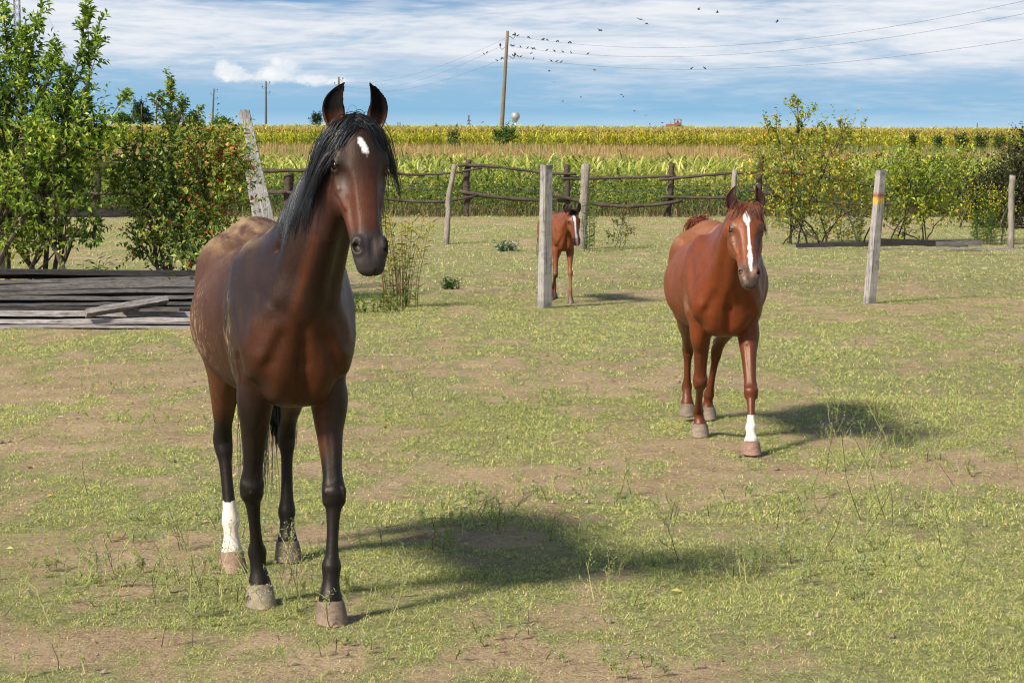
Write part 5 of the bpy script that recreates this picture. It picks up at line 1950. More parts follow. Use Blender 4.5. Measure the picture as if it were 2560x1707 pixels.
def herb(name, label, cat, base, n, h, spread, leafn, L, W, cols, seed, group=None, flower=None, lean=0.15, droop=.2, stemc=(0.12, 0.13, 0.05), fl_h=0.25, sr=.003):
    """upright stems with narrow leaves; flower: colour of the tops"""
    r = np.random.default_rng(seed)
    mbL, mbW = MB(), MB()
    colf = palette(cols, np.ones(len(cols)), 3.0, seed)
    a = r.random(n) * 6.283
    rr = np.sqrt(r.random(n)) * spread
    b = np.stack([base[0] + rr * np.cos(a), base[1] + rr * np.sin(a) * .7, np.full(n, base[2] - .01)], 1)
    hh = h * (0.55 + 0.5 * r.random(n))
    out = np.stack([np.cos(a), np.sin(a) * .7, np.zeros(n)], 1) * (lean * hh)[:, None]
    tip = b + out + np.stack([r.normal(0, .05, n) * hh, r.normal(0, .05, n) * hh, hh], 1)
    for i in range(n):
        t = np.linspace(0, 1, 6)[:, None]
        pth = b[i] * (1 - t) + tip[i] * t
        pth[:, :2] = b[i, :2] + (tip[i] - b[i])[:2] * t ** 1.7
        mbW.tube(pth, sr * np.linspace(1.1, .4, 6), 4, stemc)
        u = np.linspace(.15, 1, leafn)
        ip = np.array([np.interp(u, t[:, 0], pth[:, j]) for j in range(3)]).T
        dd = r.normal(0, 1, (leafn, 3)) * [1, 1, .25] + [0, 0, .55 - droop]
        leaf_mesh(mbL, ip, dd, L * (0.6 + .7 * r.random(leafn)), W * (0.7 + .5 * r.random(leafn)), colf(ip, leafn, r, r.random(leafn)), r)
        if flower is not None and r.random() < .8:
            nf = 14
            fp = tip[i] + r.normal(0, 1, (nf, 3)) * [.03, .03, .05] * (fl_h / .25) - [0, 0, .04]
            leaf_mesh(mbL, fp, r.normal(0, 1, (nf, 3)), .025 + .02 * r.random(nf), .02, np.tile(np.array(flower), (nf, 1)) * (0.7 + .5 * r.random((nf, 1))), r)
    o = empty(name, tuple(base))
    f3 = mbW.f3
    mbL.add(np.concatenate(mbW.v), np.concatenate(mbW.f4), np.concatenate(f3) if f3 else None, np.concatenate(mbW.c))
    c = mbL.build('foliage', M_LEAF, o)
    c.location = -Vector(base)
    tag(o, label, cat, group)
    return o


def twiggy(name, label, base, h, seed, n=5, group=None, spread=.25, flower=(0.50, 0.46, 0.58), into=None):
    """thin branching wild plant, nearly leafless, with tiny pale flowers"""
    r = np.random.default_rng(seed)
    mb = MB()
    mf = MB()
    c = (0.46, 0.43, 0.18)
    def branch(p, d, ln, rad, lev):
        m = 6
        pts = [np.array(p)]
        q = np.array(p, float)
        dd = np.array(d, float)
        for i in range(m):
            dd = nrm(dd + r.normal(0, .10, 3) + [0, 0, .05])
            q = q + dd * ln / m
            pts.append(q.copy())
            if lev < 2 and i > 0 and r.random() < (.75 if lev == 0 else .45):
                branch(q, nrm(dd + r.normal(0, .55, 3) * [1, .8, .5]), ln * r.uniform(.35, .6), rad * .6, lev + 1)
        cc = np.array(c if r.random() < .7 else (0.12, 0.075, 0.05)) * r.uniform(.7, 1.3)
        mb.tube(pts, np.linspace(rad, rad * .5, len(pts)), 3, cc, cap=False)
        k = 3
        leaf_mesh(mb, np.array(pts)[r.integers(1, len(pts), k)], r.normal(0, 1, (k, 3)) + [0, 0, .5], .016, .004, np.tile([[0.38, .42, .15]], (k, 1)), r)
        if r.random() < .3:
            k = 2
            leaf_mesh(mb, q + r.normal(0, .006, (k, 3)), r.normal(0, 1, (k, 3)), .006, .006, np.tile([flower], (k, 1)), r)
    for i in range(n):
        a = r.random() * 6.283
        branch((base[0] + r.normal(0, spread * .25), base[1] + r.normal(0, spread * .2), base[2]), (math.cos(a) * spread * 1.3, math.sin(a) * spread * .8, 1), h * r.uniform(.6, 1.05), .0022, 0)
    if into is not None:
        into.v += mb.v
        into.c += mb.c
        into.f4 += [q + into.n for q in mb.f4]
        into.f3 += [q + into.n for q in mb.f3]
        into.n += mb.n
        return None
    for q in range(len(mb.v)):
        mb.v[q] = mb.v[q] - np.array(base, dtype=np.float32)
    o = mb.build(name, M_GRASS)
    o.location = base
    tag(o, label, 'weed', group)
    return o


def build_herbs():
    D = 24.2
    gl = [(0.06, 0.12, 0.02), (0.11, 0.18, 0.03), (0.18, 0.23, 0.05), (0.25, 0.27, 0.07)]
    herb('weed_clump', 'tall leafy weed clump with reddish stems standing just right of the dark bay horse', 'weed', A3(G(1000, 768)), 34, .95, .20, 9, .10, .018, gl, 21, stemc=(0.22, 0.13, 0.06), flower=(0.42, 0.33, 0.04), sr=.004)
    herb('weed_clump', 'low bright green weeds at the foot of the tall weed clump', 'weed', A3(G(925, 780)), 34, .20, .36, 8, .06, .02, gl, 22, flower=(0.16, 0.2, 0.04), fl_h=.1)
    herb('weed_tuft', 'small dark green weed tuft alone in the middle of the paddock', 'weed', A3(G(1128, 724)), 22, .15, .09, 7, .06, .018, [(0.03, 0.09, .02), (0.06, .14, .03)], 23)
    herb('weed_tuft', 'small green tuft with white flowers near the leaning round post', 'weed', A3(G(1268, 628)), 26, .16, .16, 7, .08, .02, [(0.05, 0.11, .03), (0.09, .16, .03)], 24, flower=(0.6, .6, .55), fl_h=.1)
    # sapling between the foal and the chestnut
    D = 36.5
    shrub('sapling', 'thin dark leaved sapling alone between the foal and the chestnut horse', 'sapling', A3(G(1550, 625)),
          vols_px([(1560, 560, 28, 40, 0, .15), (1545, 600, 34, 20, 0, .15)], D), [(A3(P(1555, 560, D)), A3(P(1572, 518, D)), 6), (A3(P(1560, 560, D)), A3(P(1540, 530, D)), 4)],
          26, 7, .05, .03, palette([(0.04, .08, .02), (0.09, .14, .03), (.2, .12, .04)], [2, 2, .7]), 31, 3, twl=.2, stem_r=.007, spread=.1)
    herb('weed_clump', 'tall green weed growing against the thick round post', 'weed', A3(G(1478, 628)), 12, 1.0, .12, 16, .09, .018, [(0.07, .13, .02), (.12, .2, .03)], 32, lean=.08)
    herb('goldenrod', 'goldenrod with yellow tops at the right edge in front of the thicket', 'wildflower', A3(G(2470, 612)), 46, .95, .28, 16, .11, .014, [(0.06, .12, .02), (.10, .18, .03), (.14, .22, .03)], 33, flower=(0.62, 0.50, 0.03), lean=.2, fl_h=.4)
    herb('leafy_weed', 'leafy green weed under the open autumn bush', 'weed', A3(G(2110, 612)), 22, .6, .35, 12, .09, .02, gl, 34)
    herb('leafy_weed', 'dark leafy weed under the tall bushy tree at the end of the boards', 'weed', (P(215, 690, 24.0).x, 24.0, 0), 16, .55, .22, 12, .11, .02, [(0.03, .06, .02), (.05, .1, .02)], 35)
    # thin wild plants of the foreground
    k = 0
    spots = ((1715, 1400, .26, 4, 'forked, dark stemmed, left of the oval shadow at lower right'), (2080, 1355, .30, 6, 'upright pair of stems in front of the tallest one'),
             (2240, 1290, .55, 8, 'the tallest, right of the chestnut horse'), (2190, 1330, .30, 6, 'left of the foot of the tallest one'), (2110, 1180, .30, 7, 'on bare soil behind the tallest one'),
             (1840, 1335, .28, 3, 'two thin stems below the white sock of the chestnut'), (1950, 1330, .2, 4, 'low, right of the two thin stems'), (640, 1490, .22, 7, 'just in front of the near hooves of the bay horse'),
             (560, 1530, .20, 6, 'left of the near front hoof of the bay horse'), (420, 1500, .20, 6, 'bushy one left of the bay horse'), (740, 1540, .20, 6, 'between the two front hooves of the bay horse'),
             (300, 1440, .2, 5, 'in the bright grass left of the bay horse'), (820, 1500, .22, 6, 'directly against the nearest hoof of the bay horse'), (500, 1370, .16, 6, 'beside the white hind sock of the bay horse'),
             (690, 1430, .16, 5, 'between the hind hooves of the bay horse'), (1390, 1350, .22, 4, 'at the edge of the shadow of the bay horse'), (1160, 1340, .18, 6, 'on bare soil right of the bay horse'),
             (1290, 1160, .22, 6, 'alone in the middle of the paddock'), (1560, 1500, .16, 5, 'at the front of the shadow of the bay horse'), (1900, 1440, .16, 6, 'in the shadow of the bay horse head'),
             (2060, 1430, .14, 5, 'lowest, right of the head shadow'), (2500, 1200, .2, 5, 'by the bare patch at the right edge'), (2350, 1380, .2, 4, 'in lush grass at the right'),
             (1480, 1240, .2, 4, 'between the two big horses'), (1040, 1000, .25, 5, 'behind the bare ground right of the bay chest'), (1330, 990, .2, 4, 'halfway between the foal and the bay shadow'),
             (160, 1230, .2, 4, 'at the left above the bright grass'), (90, 1560, .2, 5, 'in the bottom left corner'), (2460, 1330, .22, 3, 'thin, near the right edge'), (930, 1570, .2, 5, 'right of the nearest hoof of the bay horse'))
    for k, (px, py, h, n, where) in enumerate(spots):
        g = G(px, py)
        twiggy('wild_vervain', 'thin twiggy weed, ' + where, (g.x, g.y, float(gz(g.x, g.y)) - .004), h, 200 + k, max(2, n - 2), group='thin wild plants scattered in the paddock grass', spread=.35)


def build_litter():
    r = np.random.default_rng(811)
    mb = MB()
    n = 260
    y = r.uniform(9, 24, n)
    x = np.where(r.random(n) < .6, -0.18 * y - 1.0 + r.normal(0, 1.2, n), r.uniform(-.24, .24, n) * y)
    c = np.array([[0.55, 0.28, 0.06], [0.60, 0.48, 0.12], [0.30, 0.15, 0.07], [0.5, 0.42, 0.28]])[r.integers(0, 4, n)]
    d = r.normal(0, 1, (n, 3)) * [1, 1, .08]
    P0 = np.stack([x, y, gz(x, y) + .012], 1)
    leaf_mesh(mb, P0, d, .034 * (.5 + r.random(n)), .020, c, r, .15)
    # small clods and stones on the bare soil
    for i in range(170):
        yy = r.uniform(7.6, 20)
        xx = r.uniform(-.24, .24) * yy
        s_ = r.uniform(.006, .018)
        q = np.array([[1, 0, 0], [0, 1, 0], [-1, 0, 0], [0, -1, 0], [.2, .1, .9], [0, 0, -.6]]) * s_ * r.uniform(.6, 1.3, (6, 3)) + [xx, yy, float(gz(xx, yy)) + s_ * .3]
        mb.add(q, None, [[0, 1, 4], [1, 2, 4], [2, 3, 4], [3, 0, 4], [1, 0, 5], [2, 1, 5], [3, 2, 5], [0, 3, 5]], np.array([0.36, 0.27, 0.19]) * r.uniform(.6, 1.4))
    tag(mb.build('fallen_leaves', M_LEAF), 'scattered fallen leaves and crumbs of soil on the paddock', 'leaves', kind='stuff')


def build_low_weeds():
    r = np.random.default_rng(702)
    thin = .6
    mb = MB()
    k = 0
    for (px, py, rx, ry, n) in ((480, 1500, 220, 60, 26), (250, 1440, 260, 50, 16), (880, 1500, 80, 40, 6), (2080, 1300, 260, 90, 34), (2330, 1130, 220, 50, 14), (1750, 1400, 260, 50, 14),
                                (1400, 1270, 260, 60, 22), (1200, 1330, 200, 50, 18), (1300, 1640, 700, 50, 22), (2200, 1450, 300, 60, 18), (300, 1050, 300, 120, 16), (1300, 1000, 300, 80, 14),
                                (2100, 900, 300, 60, 12), (480, 1340, 300, 60, 16)):
        for i in range(int(n * thin)):
            g = G(px + r.normal(0, rx * .6), min(py + r.normal(0, ry * .6), 1700))
            twiggy('x', None, (g.x, g.y, float(gz(g.x, g.y)) - .003), r.uniform(.04, .11), 3000 + k, 3, spread=r.uniform(.15, .6), into=mb)
            k += 1
    tag(mb.build('weeds', M_GRASS), 'low tangled wiry weeds scattered through the short grass', 'weeds', kind='stuff')


def weeds_strip():
    """the rough growth along the far fence, one mass"""
    r = np.random.default_rng(301)
    mb = MB()
    pal = palette([(0.04, 0.06, 0.016), (0.07, 0.11, 0.022), (0.12, 0.17, 0.03), (0.20, 0.25, 0.045), (0.34, 0.32, 0.08)], [2.4, 3, 3, 2, 1], .8, 9)
    n = 6400
    x = r.uniform(-21, 21, n)
    y = r.uniform(51.2, 57.5, n)
    hgt = (0.35 + 0.55 * fbm(x * .5, y * .3, 2, 71)) * (0.55 + .25 * (y - 51) / 5) * (0.7 + .6 * r.random(n)) * 1.25
    nl = 9
    u = r.uniform(.1, 1, (n, nl))
    Pp = np.stack([np.repeat(x, nl) + r.normal(0, .07, n * nl), np.repeat(y, nl) + r.normal(0, .07, n * nl), (hgt[:, None] * u).ravel()], 1)
    col = pal(Pp, len(Pp), r, np.repeat(r.random(n), nl))
    yel = r.random(len(Pp)) < .02
    col[yel] = (0.55, 0.45, 0.04)
    leaf_mesh(mb, Pp, r.normal(0, 1, (n * nl, 3)) * [1, 1, .6] + [0, 0, .4], .11 * (0.6 + .8 * r.random(n * nl)), .04, col, r)
    # dry brown grass at its foot
    n = 11000
    x = r.uniform(-21, 21, n)
    y = r.uniform(50.6, 53.5, n)
    c0 = np.array([[0.20, 0.13, 0.07], [0.30, 0.22, 0.12], [0.10, 0.07, 0.04], [0.16, 0.16, 0.06]])[r.integers(0, 4, n)]
    v, q, t3, c = blades(x, y, np.zeros(n), r.random(n) * 6.28, r.uniform(.15, .5, n), r.uniform(0, .6, n), np.full(n, .018), c0, .5)
    mb.add(v, q, t3, c)
    o = mb.build('undergrowth', M_LEAF)
    tag(o, 'rough green weeds and dry grass along the log fence', 'weeds', kind='stuff')


def corn(mb, x, y, z, h, nl, L, W, col, r, tassel=None, segs=3):
    """arching ribbon leaves on upright stalks"""
    n = len(x)
    X = np.repeat(x, nl)
    Y = np.repeat(y, nl)
    u = np.tile(np.linspace(.12, .92, nl), n)
    Z = np.repeat(z, nl) + np.repeat(h, nl) * u
    k = n * nl
    c = col(np.stack([X, Y, Z], 1), k, r, np.repeat(r.random(n), nl))
    c = c * (0.8 + 0.3 * u[:, None])
    v, q, t3, cc = blades(X, Y, Z - .12, r.random(k) * 6.283, L * (0.6 + .6 * r.random(k)), r.uniform(.25, .8, k), W * (.7 + .6 * r.random(k)), c, 1.1, segs)
    mb.add(v, q, t3, cc)
    v, q, t3, cc = blades(x, y, z, r.random(n) * 6.28, h * 1.02, r.uniform(0, .05, n), np.full(n, .028 if segs > 2 else .05), np.tile([[0.12, 0.17, 0.04]], (n, 1)), 0, 2)
    mb.add(v, q, t3, cc)
    if tassel is not None:
        m = 4
        k = n * m
        v, q, t3, cc = blades(np.repeat(x, m), np.repeat(y, m), np.repeat(z + h, m) - .05, r.random(k) * 6.28, r.uniform(.15, .3, k), r.uniform(0, .6, k), np.full(k, .014 if segs > 2 else .05), np.tile([tassel], (k, 1)) * (.7 + .6 * r.random((k, 1))), .3, 2)
        mb.add(v, q, t3, cc)


def build_fields():
    r = np.random.default_rng(401)
    mb = MB()
    pal = palette([(0.09, 0.14, 0.025), (0.22, 0.26, 0.05), (0.40, 0.42, 0.09), (0.56, 0.52, 0.13), (0.64, 0.54, 0.22)], [1.8, 2.4, 3, 2.6, 1.5], .35, 12)
    xs, ys = [], []
    y = 57.0
    while y < 68:
        n = int((0.64 * y + 10) / .21)
        xs.append(np.linspace(-.32 * y - 5, .32 * y + 5, n) + r.normal(0, .04, n))
        ys.append(np.full(n, y) + r.normal(0, .05, n))
        y += .72
    x = np.concatenate(xs)
    y = np.concatenate(ys)
    keep = r.random(len(x)) < .93
    x, y = x[keep], y[keep]
    h = (.98 + .22 * r.random(len(x))) * (0.93 + .14 * fbm(x * .2, y * .2, 2, 81)) + 0.008 * (y - 57)
    corn(mb, x, y, terrain(x, y), h, 11, .55, .048, pal, r, None, 3)
    tag(mb.build('corn', M_CROP), 'dense green corn with arching leaves behind the log fence', 'corn field', kind='stuff')
    # brown dry grass
    mb = MB()
    n = 78000
    y = np.sqrt(r.uniform(68 ** 2, 128 ** 2, n))
    x = r.uniform(-1, 1, n) * (.29 * y + 5)
    bnd = fbm(x * .12, y * .10, 3, 91)
    c0 = np.array([[0.38, 0.215, 0.115], [0.46, 0.29, 0.13], [0.34, 0.27, 0.08], [0.54, 0.38, 0.17], [0.28, 0.15, 0.09]])[r.integers(0, 5, n)] * (.75 + .5 * r.random((n, 1)))
    gr = ((bnd - .5) * 3 + r.normal(0, .4, n) + (.6 * (x / y > .1) * np.exp(-((y - 112) / 9) ** 2) * 2) > .75)
    c0[gr] = np.array([0.13, 0.19, 0.04]) * (.7 + .6 * r.random((gr.sum(), 1)))
    hh = (1.12 + .15 * r.random(n)) * (.86 + .22 * bnd) * r.uniform(.55, 1, n) ** .4
    v, q, t3, c = blades(x, y, terrain(x, y), r.random(n) * 6.28, hh, r.uniform(0, .22, n), np.full(n, .035) * (y / 90), c0, .15, 2)
    mb.add(v, q, t3, c)
    tag(mb.build('dry_grass', M_CROP), 'reddish brown dry grass in a band between the two corn fields', 'dry grass', kind='stuff')
    # second, yellower corn field to the horizon
    mb = MB()
    pal2 = palette([(0.20, 0.25, 0.04), (0.38, 0.38, 0.05), (0.58, 0.52, 0.06), (0.70, 0.60, 0.09), (0.60, 0.45, 0.14)], [1.2, 2.4, 3, 2, 1], .12, 13)
    n = 15500
    y = 130 + (r.random(n) ** 1.6) * 40
    x = r.uniform(-1, 1, n) * (.29 * y + 5)
    corn(mb, x, y, terrain(x, y), 1.52 + .18 * r.random(n), 7, .70, .075, pal2, r, (0.40, 0.28, 0.10), 2)
    n = 17500
    y = 170 + (r.random(n) ** 1.2) * 260
    x = r.uniform(-1, 1, n) * (.29 * y + 5)
    pal3 = palette([(0.25, 0.29, 0.05), (0.40, 0.40, 0.06), (0.54, 0.49, 0.09), (0.50, 0.38, 0.15)], [1.2, 2, 2, 1.5], .05, 14)
    corn(mb, x, y, terrain(x, y) + .3, 1.25 + .2 * r.random(n), 5, .95, .20, pal3, r, (0.34, 0.25, 0.11), 2)
    tag(mb.build('ripening_corn', M_CROP), 'yellowing corn field reaching to the horizon', 'corn field', kind='stuff')


# ------------------------------------------------------------------ posts, rails, boards
def round_post(name, label, px0, py0, px1, py1, D, rad, mat, seed, group=None, squash=1.0, tilt_y=0.0):
    """a log set in the ground: top at pixel 0, foot at pixel 1"""
    r = np.random.default_rng(seed)
    a = np.array(P(px1, py1, D))
    a[2] = min(a[2], 0.0) - 0.05
    b = np.array(P(px0, py0, D + tilt_y))
    m = 16
    t = np.linspace(0, 1, m)[:, None]
    pth = a * (1 - t) + b * t
    pth[:, :2] += np.cumsum(r.normal(0, .0035, (m, 2)), 0) * np.sin(t * pi) * 2
    rr = rad * (1.06 - .12 * t[:, 0]) * (1 + .06 * r.normal(0, 1, m))
    mb = MB()
    o = a + (b - a) * 0.0
    s = 14
    th = np.linspace(0, 2 * pi, s, endpoint=False)
    nz = 1 + .05 * np.sin(3 * th + seed) + .04 * np.sin(5 * th + 2 * seed)
    ring = []
    for i in range(m):
        w = rr[i] * nz * (1 + .02 * r.normal(0, 1, s))
        ring.append(pth[i] - o + np.stack([np.cos(th) * w, np.sin(th) * w, np.zeros(s)], 1))
    ring[-1][:, 2] += rad * .35 * np.sin(th + seed)
    V = np.concatenate(ring + [(pth[-1] - o)[None] + [0, 0, -.004]])
    i = np.arange(m - 1)[:, None] * s
    j = np.arange(s)[None, :]
    f = np.stack([i + j, i + (j + 1) % s, i + s + (j + 1) % s, i + s + j], -1).reshape(-1, 4)
    k = m * s
    jj = np.arange(s)
    f3 = np.stack([(m - 1) * s + jj, (m - 1) * s + (jj + 1) % s, np.full(s, k)], 1)
    col = np.ones((len(V), 3)) * (0.9 + .1 * r.random((len(V), 1)))
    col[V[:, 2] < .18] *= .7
    mb.add(V, f, f3, col)
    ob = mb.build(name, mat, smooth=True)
    ob.location = o
    tag(ob, label, 'post', group)
    return ob


def square_post(name, label, px0, py0, px1, py1, D, w, seed, stripes=None, rot=0.25, mat=None, tilt_y=0.0, taper=.86):
    r = np.random.default_rng(seed)
    a = np.array(P(px1, py1, D))
    a[2] = -0.06
    b = np.array(P(px0, py0, D + tilt_y))
    m = 40
    # an octagonal section with chamfered corners
    ch = .14
    sq = np.array([(1, 1 - ch), (1 - ch, 1), (-1 + ch, 1), (-1, 1 - ch), (-1, -1 + ch), (-1 + ch, -1), (1 - ch, -1), (1, -1 + ch)]) * w / 2
    c_, s_ = cos(rot), sin(rot)
    sq = sq @ np.array([[c_, s_], [-s_, c_]])
    V, C = [], []
    for i in range(m):
        t = i / (m - 1)
        p = (b - a) * t
        k = 1 + (taper - 1) * t
        rg = np.concatenate([sq * k * (1 + r.normal(0, .012, (8, 1))), np.zeros((8, 1))], 1) + p
        if i == m - 1:
            rg[:, 2] += r.normal(0, .006, 8)
        V.append(rg)
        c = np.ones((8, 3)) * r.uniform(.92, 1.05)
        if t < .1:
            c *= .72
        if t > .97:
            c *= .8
        if stripes:
            for (t0, t1, cc) in stripes:
                if t0 <= t <= t1:
                    c = np.tile(np.array([cc]), (8, 1))
        C.append(c)
    V.append(((b - a) + [0, 0, -.002])[None])
    C.append(np.ones((1, 3)))
    V = np.concatenate(V)
    i = np.arange(m - 1)[:, None] * 8
    j = np.arange(8)[None, :]
    f = np.stack([i + j, i + (j + 1) % 8, i + 8 + (j + 1) % 8, i + 8 + j], -1).reshape(-1, 4)
    jj = np.arange(8)
    f3 = np.stack([(m - 1) * 8 + jj, (m - 1) * 8 + (jj + 1) % 8, np.full(8, m * 8)], 1)
    mb = MB()
    mb.add(V, f, f3, np.concatenate(C))
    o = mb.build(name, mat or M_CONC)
    o.location = a
    tag(o, label, 'post')
    return o


def log_rail(pts, D, rad, parent, seed, name='rail'):
    r = np.random.default_rng(seed)
    pw = [np.array(P(x, y, D)) for (x, y) in pts]
    L = np.cumsum([0] + [np.linalg.norm(pw[i + 1] - pw[i]) for i in range(len(pw) - 1)])
    u = np.linspace(0, L[-1], max(8, int(L[-1] / .16)))
    pth = np.array([np.interp(u, L, [q[j] for q in pw]) for j in range(3)]).T
    # smooth the corners, add knots and waves
    for _ in range(3):
        pth[1:-1] = (pth[:-2] + pth[2:] + 2 * pth[1:-1]) / 4
    pth[:, 2] += .012 * np.sin(u * 2.1 + seed) + r.normal(0, .005, len(u))
    rr = rad * (1.0 - .25 * u / u[-1]) * (1 + .10 * r.normal(0, 1, len(u)))
    o = pth[0].copy()
    mb = MB()
    mb.tube(pth - o, rr, 9, np.ones((len(u), 3)) * (0.8 + .5 * r.random((len(u), 1))))
    ob = mb.build(name, M_RAIL, None, True)
    ob.location = Vector(o)
    if parent is not None:
        ob.parent = parent
        ob.location = Vector(o) - parent.location
    return ob


def build_fences():
    # far fence of crooked logs; one fence, each rail and post a part
    D = 50.8
    fence = empty('log_fence', (0, D, 0))
    tag(fence, 'crooked dark log rail fence running along the edge of the corn', 'fence')
    def c4(l):
        return [(900 + x / 2.45, 280 + y / 2.45) for x, y in l]
    def c5(l):
        return [(1760 + x / 2.94, 220 + y / 2.94) for x, y in l]
    def c1(l):
        return [(x / 3.357, y / 3.357) for x, y in l]
    rails = [c4([(-620, 360), (-300, 355), (150, 365), (330, 385), (560, 378), (745, 348)]), c4([(600, 322), (760, 328), (950, 352), (1100, 378), (1325, 378)]),
             c4([(1230, 405), (1450, 408), (1700, 402), (1935, 390)]), c4([(1835, 415), (2000, 402), (2200, 382), (2450, 366)]),
             c4([(-620, 490), (-300, 500), (150, 532), (350, 555), (560, 545), (720, 508)]), c4([(610, 488), (760, 512), (1000, 535), (1290, 548)]),
             c4([(1190, 508), (1400, 555), (1620, 585), (1800, 575), (1975, 545)]), c4([(1840, 518), (2050, 525), (2330, 530)]),
             c5([(500, 605), (620, 625), (800, 640), (1000, 670)]), c5([(330, 750), (420, 775), (700, 810), (1000, 850), (1300, 865)]), c5([(480, 795), (700, 805)]),
             c5([(960, 668), (1330, 730), (1750, 745), (2100, 750)]), c5([(1250, 850), (1700, 860), (2200, 850)]),
             c1([(-300, 1430), (530, 1415), (700, 1390), (1000, 1400)]), c1([(830, 1365), (1200, 1368), (1700, 1400), (2300, 1430)]),
             c1([(-300, 1640), (700, 1630), (1500, 1610), (2400, 1625)])]
    for i, l in enumerate(rails):
        log_rail(l, D - .12 + .06 * (i % 3), .040 if i not in (5, 6) else .048, fence, 500 + i)
    for i, (x0, y0, x1, w) in enumerate(((1172, 402, 1168, .075), (1417, 412, 1415, .065), (1681, 408, 1668, .07), (1905, 390, 1898, .07), (722, 437, 720, .11), (247, 386, 236, .085), (2295, 440, 2295, .07), (30, 400, 30, .08), (2540, 420, 2540, .08))):
        p = round_post('post', None, x0, y0, x1, 545, D + .06, w, M_RAIL, 600 + i)
        for key in ('label', 'category'):
            if key in p:
                del p[key]
        p.location = p.location - fence.location
        p.parent = fence
    wire = MB()
    for (y0, y1) in ((463, 460), (470, 477)):
        wire.tube([np.array(P(900, y0, D - .25)), np.array(P(1400, (y0 + y1) / 2 + 5, D - .25)), np.array(P(2200, y1, D - .25))], .006, 4, (1, 1, 1))
    w = wire.build('strand_wire', M_IRON)
    w.location = (0, -D, 0)
    w.parent = fence
    # standing posts
    square_post('concrete_post', 'square grey concrete post hiding half of the foal', 1366, 413, 1361, 768, 24.15, .117, 1, rot=.55)
    square_post('concrete_post', 'leaning grey post with a red and a yellow painted band', 2203, 426, 2172, 757, 24.75, .105, 2,
                stripes=((.806, .835, (.95, .22, .20)), (.768, .806, (1.45, 1.10, .25))), rot=.45)
    round_post('round_post', 'thick round wooden post behind the foal', 1464, 413, 1455, 622, 36.5, .072, M_POST, 3)
    round_post('round_post', 'thin leaning round wooden post out in the grass, left of the foal', 1137, 413, 1114, 608, 38.4, .047, M_POST, 4)
    round_post('round_post', 'pale round post behind the head of the chestnut horse', 1838, 425, 1829, 625, 37.0, .047, M_POST, 5)
    round_post('round_post', 'grey post half buried in the thicket at the right edge', 2532, 440, 2528, 620, 36.8, .052, M_POST, 6)
    # tall leaning slabs behind the bay horse
    lean_mat = mat_wood('bleached_slab', (0.47, 0.44, 0.41), (0.13, 0.11, 0.10), (14, 14, 1.6), .5)
    square_post('leaning_post', 'tall bleached wooden post leaning behind the rump of the dark bay horse', 610, 276, 716, 735, 26.4, .125, 7, rot=.2, mat=lean_mat, taper=.95)
    square_post('leaning_post', 'shorter bleached slab leaning against the tall leaning post', 615, 372, 682, 735, 26.75, .13, 8, rot=.2, mat=lean_mat, taper=.95)
    # beams behind the bushes
    def beam(name, label, p0, p1, D, hpx, th, tint=.35, cat='beam'):
        a, b = np.array(P(p0[0], p0[1], D)), np.array(P(p1[0], p1[1], D))
        return board_obj(name, label, cat, a, b, hpx * D / F, th, tint, seed=int(p0[0]))
    beam('beam', 'dark horizontal beam crossing behind the two bushes on the left', (120, 530), (470, 528), 26.0, 25, .06, .3)
    beam('beam', 'dark fallen board in the grass right of the striped post', (1990, 613), (2250, 609), 36.6, 10, .05, .22)
    beam('beam', 'long dark board lying under the low yellow bush', (2195, 604), (2420, 616), 36.2, 15, .05, .2)
    beam('beam', 'grey end of a fallen board beside the goldenrod', (2340, 611), (2455, 603), 35.9, 13, .05, .35)
    beam('beam', 'thin pale strip of wood lying flat in front of the dark fallen boards', (2180, 623), (2540, 622), 34.7, 3, .05, .9)
    beam('upright_beam', 'dark upright timber at the left edge beside the tall tree', (4, 560), (4, 690), 24.9, 24, .08, .3)


def board_obj(name, label, cat, a, b, h, th, tint, seed, group=None, roll=0.0):
    """a warped sawn board from a to b (centre line of its front face), h high, th thick"""
    r = np.random.default_rng(seed + 900)
    L = float(np.linalg.norm(b - a))
    m = 22
    t = np.linspace(0, 1, m)
    wk = min(1.0, L / 4.0)
    warp = wk * (.012 * np.sin(t * 3.1 + r.random() * 6) + .006 * np.sin(t * 9 + r.random() * 6))
    V = []
    for i in range(m):
        hh = h * .5 * (1 + .05 * r.normal())
        for (yy, zz) in ((-th / 2, -hh), (th / 2, -hh), (th / 2, hh), (-th / 2, hh)):
            y2 = yy * cos(roll) - zz * sin(roll)
            z2 = yy * sin(roll) + zz * cos(roll)
            V.append((t[i] * L + r.normal(0, .002), y2 + warp[i] * .6, z2 + warp[i] + r.normal(0, .0012)))
    i = np.arange(m - 1)[:, None] * 4
    j = np.arange(4)[None, :]
    f = np.stack([i + j, i + 4 + j, i + 4 + (j + 1) % 4, i + (j + 1) % 4], -1).reshape(-1, 4)
    f = np.concatenate([f, [[0, 1, 2, 3], [(m - 1) * 4 + 3, (m - 1) * 4 + 2, (m - 1) * 4 + 1, (m - 1) * 4]]])
    mb = MB()
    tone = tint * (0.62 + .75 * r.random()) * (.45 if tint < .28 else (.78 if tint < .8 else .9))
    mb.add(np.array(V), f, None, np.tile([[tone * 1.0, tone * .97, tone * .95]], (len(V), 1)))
    o = mb.build(name, M_BOARD)
    o.location = a
    o.rotation_mode = 'QUATERNION'
    d = Vector(b - a).normalized()
    o.rotation_quaternion = Matrix((d, Vector((0, 0, 1)).cross(d).normalized() if abs(d.z) < .9 else Vector((0, 1, 0)), Vector((0, 0, 1)))).transposed().to_quaternion() if abs(d.z) < .9 else d.to_track_quat('X', 'Z')
    tag(o, label, cat, group)
    return o


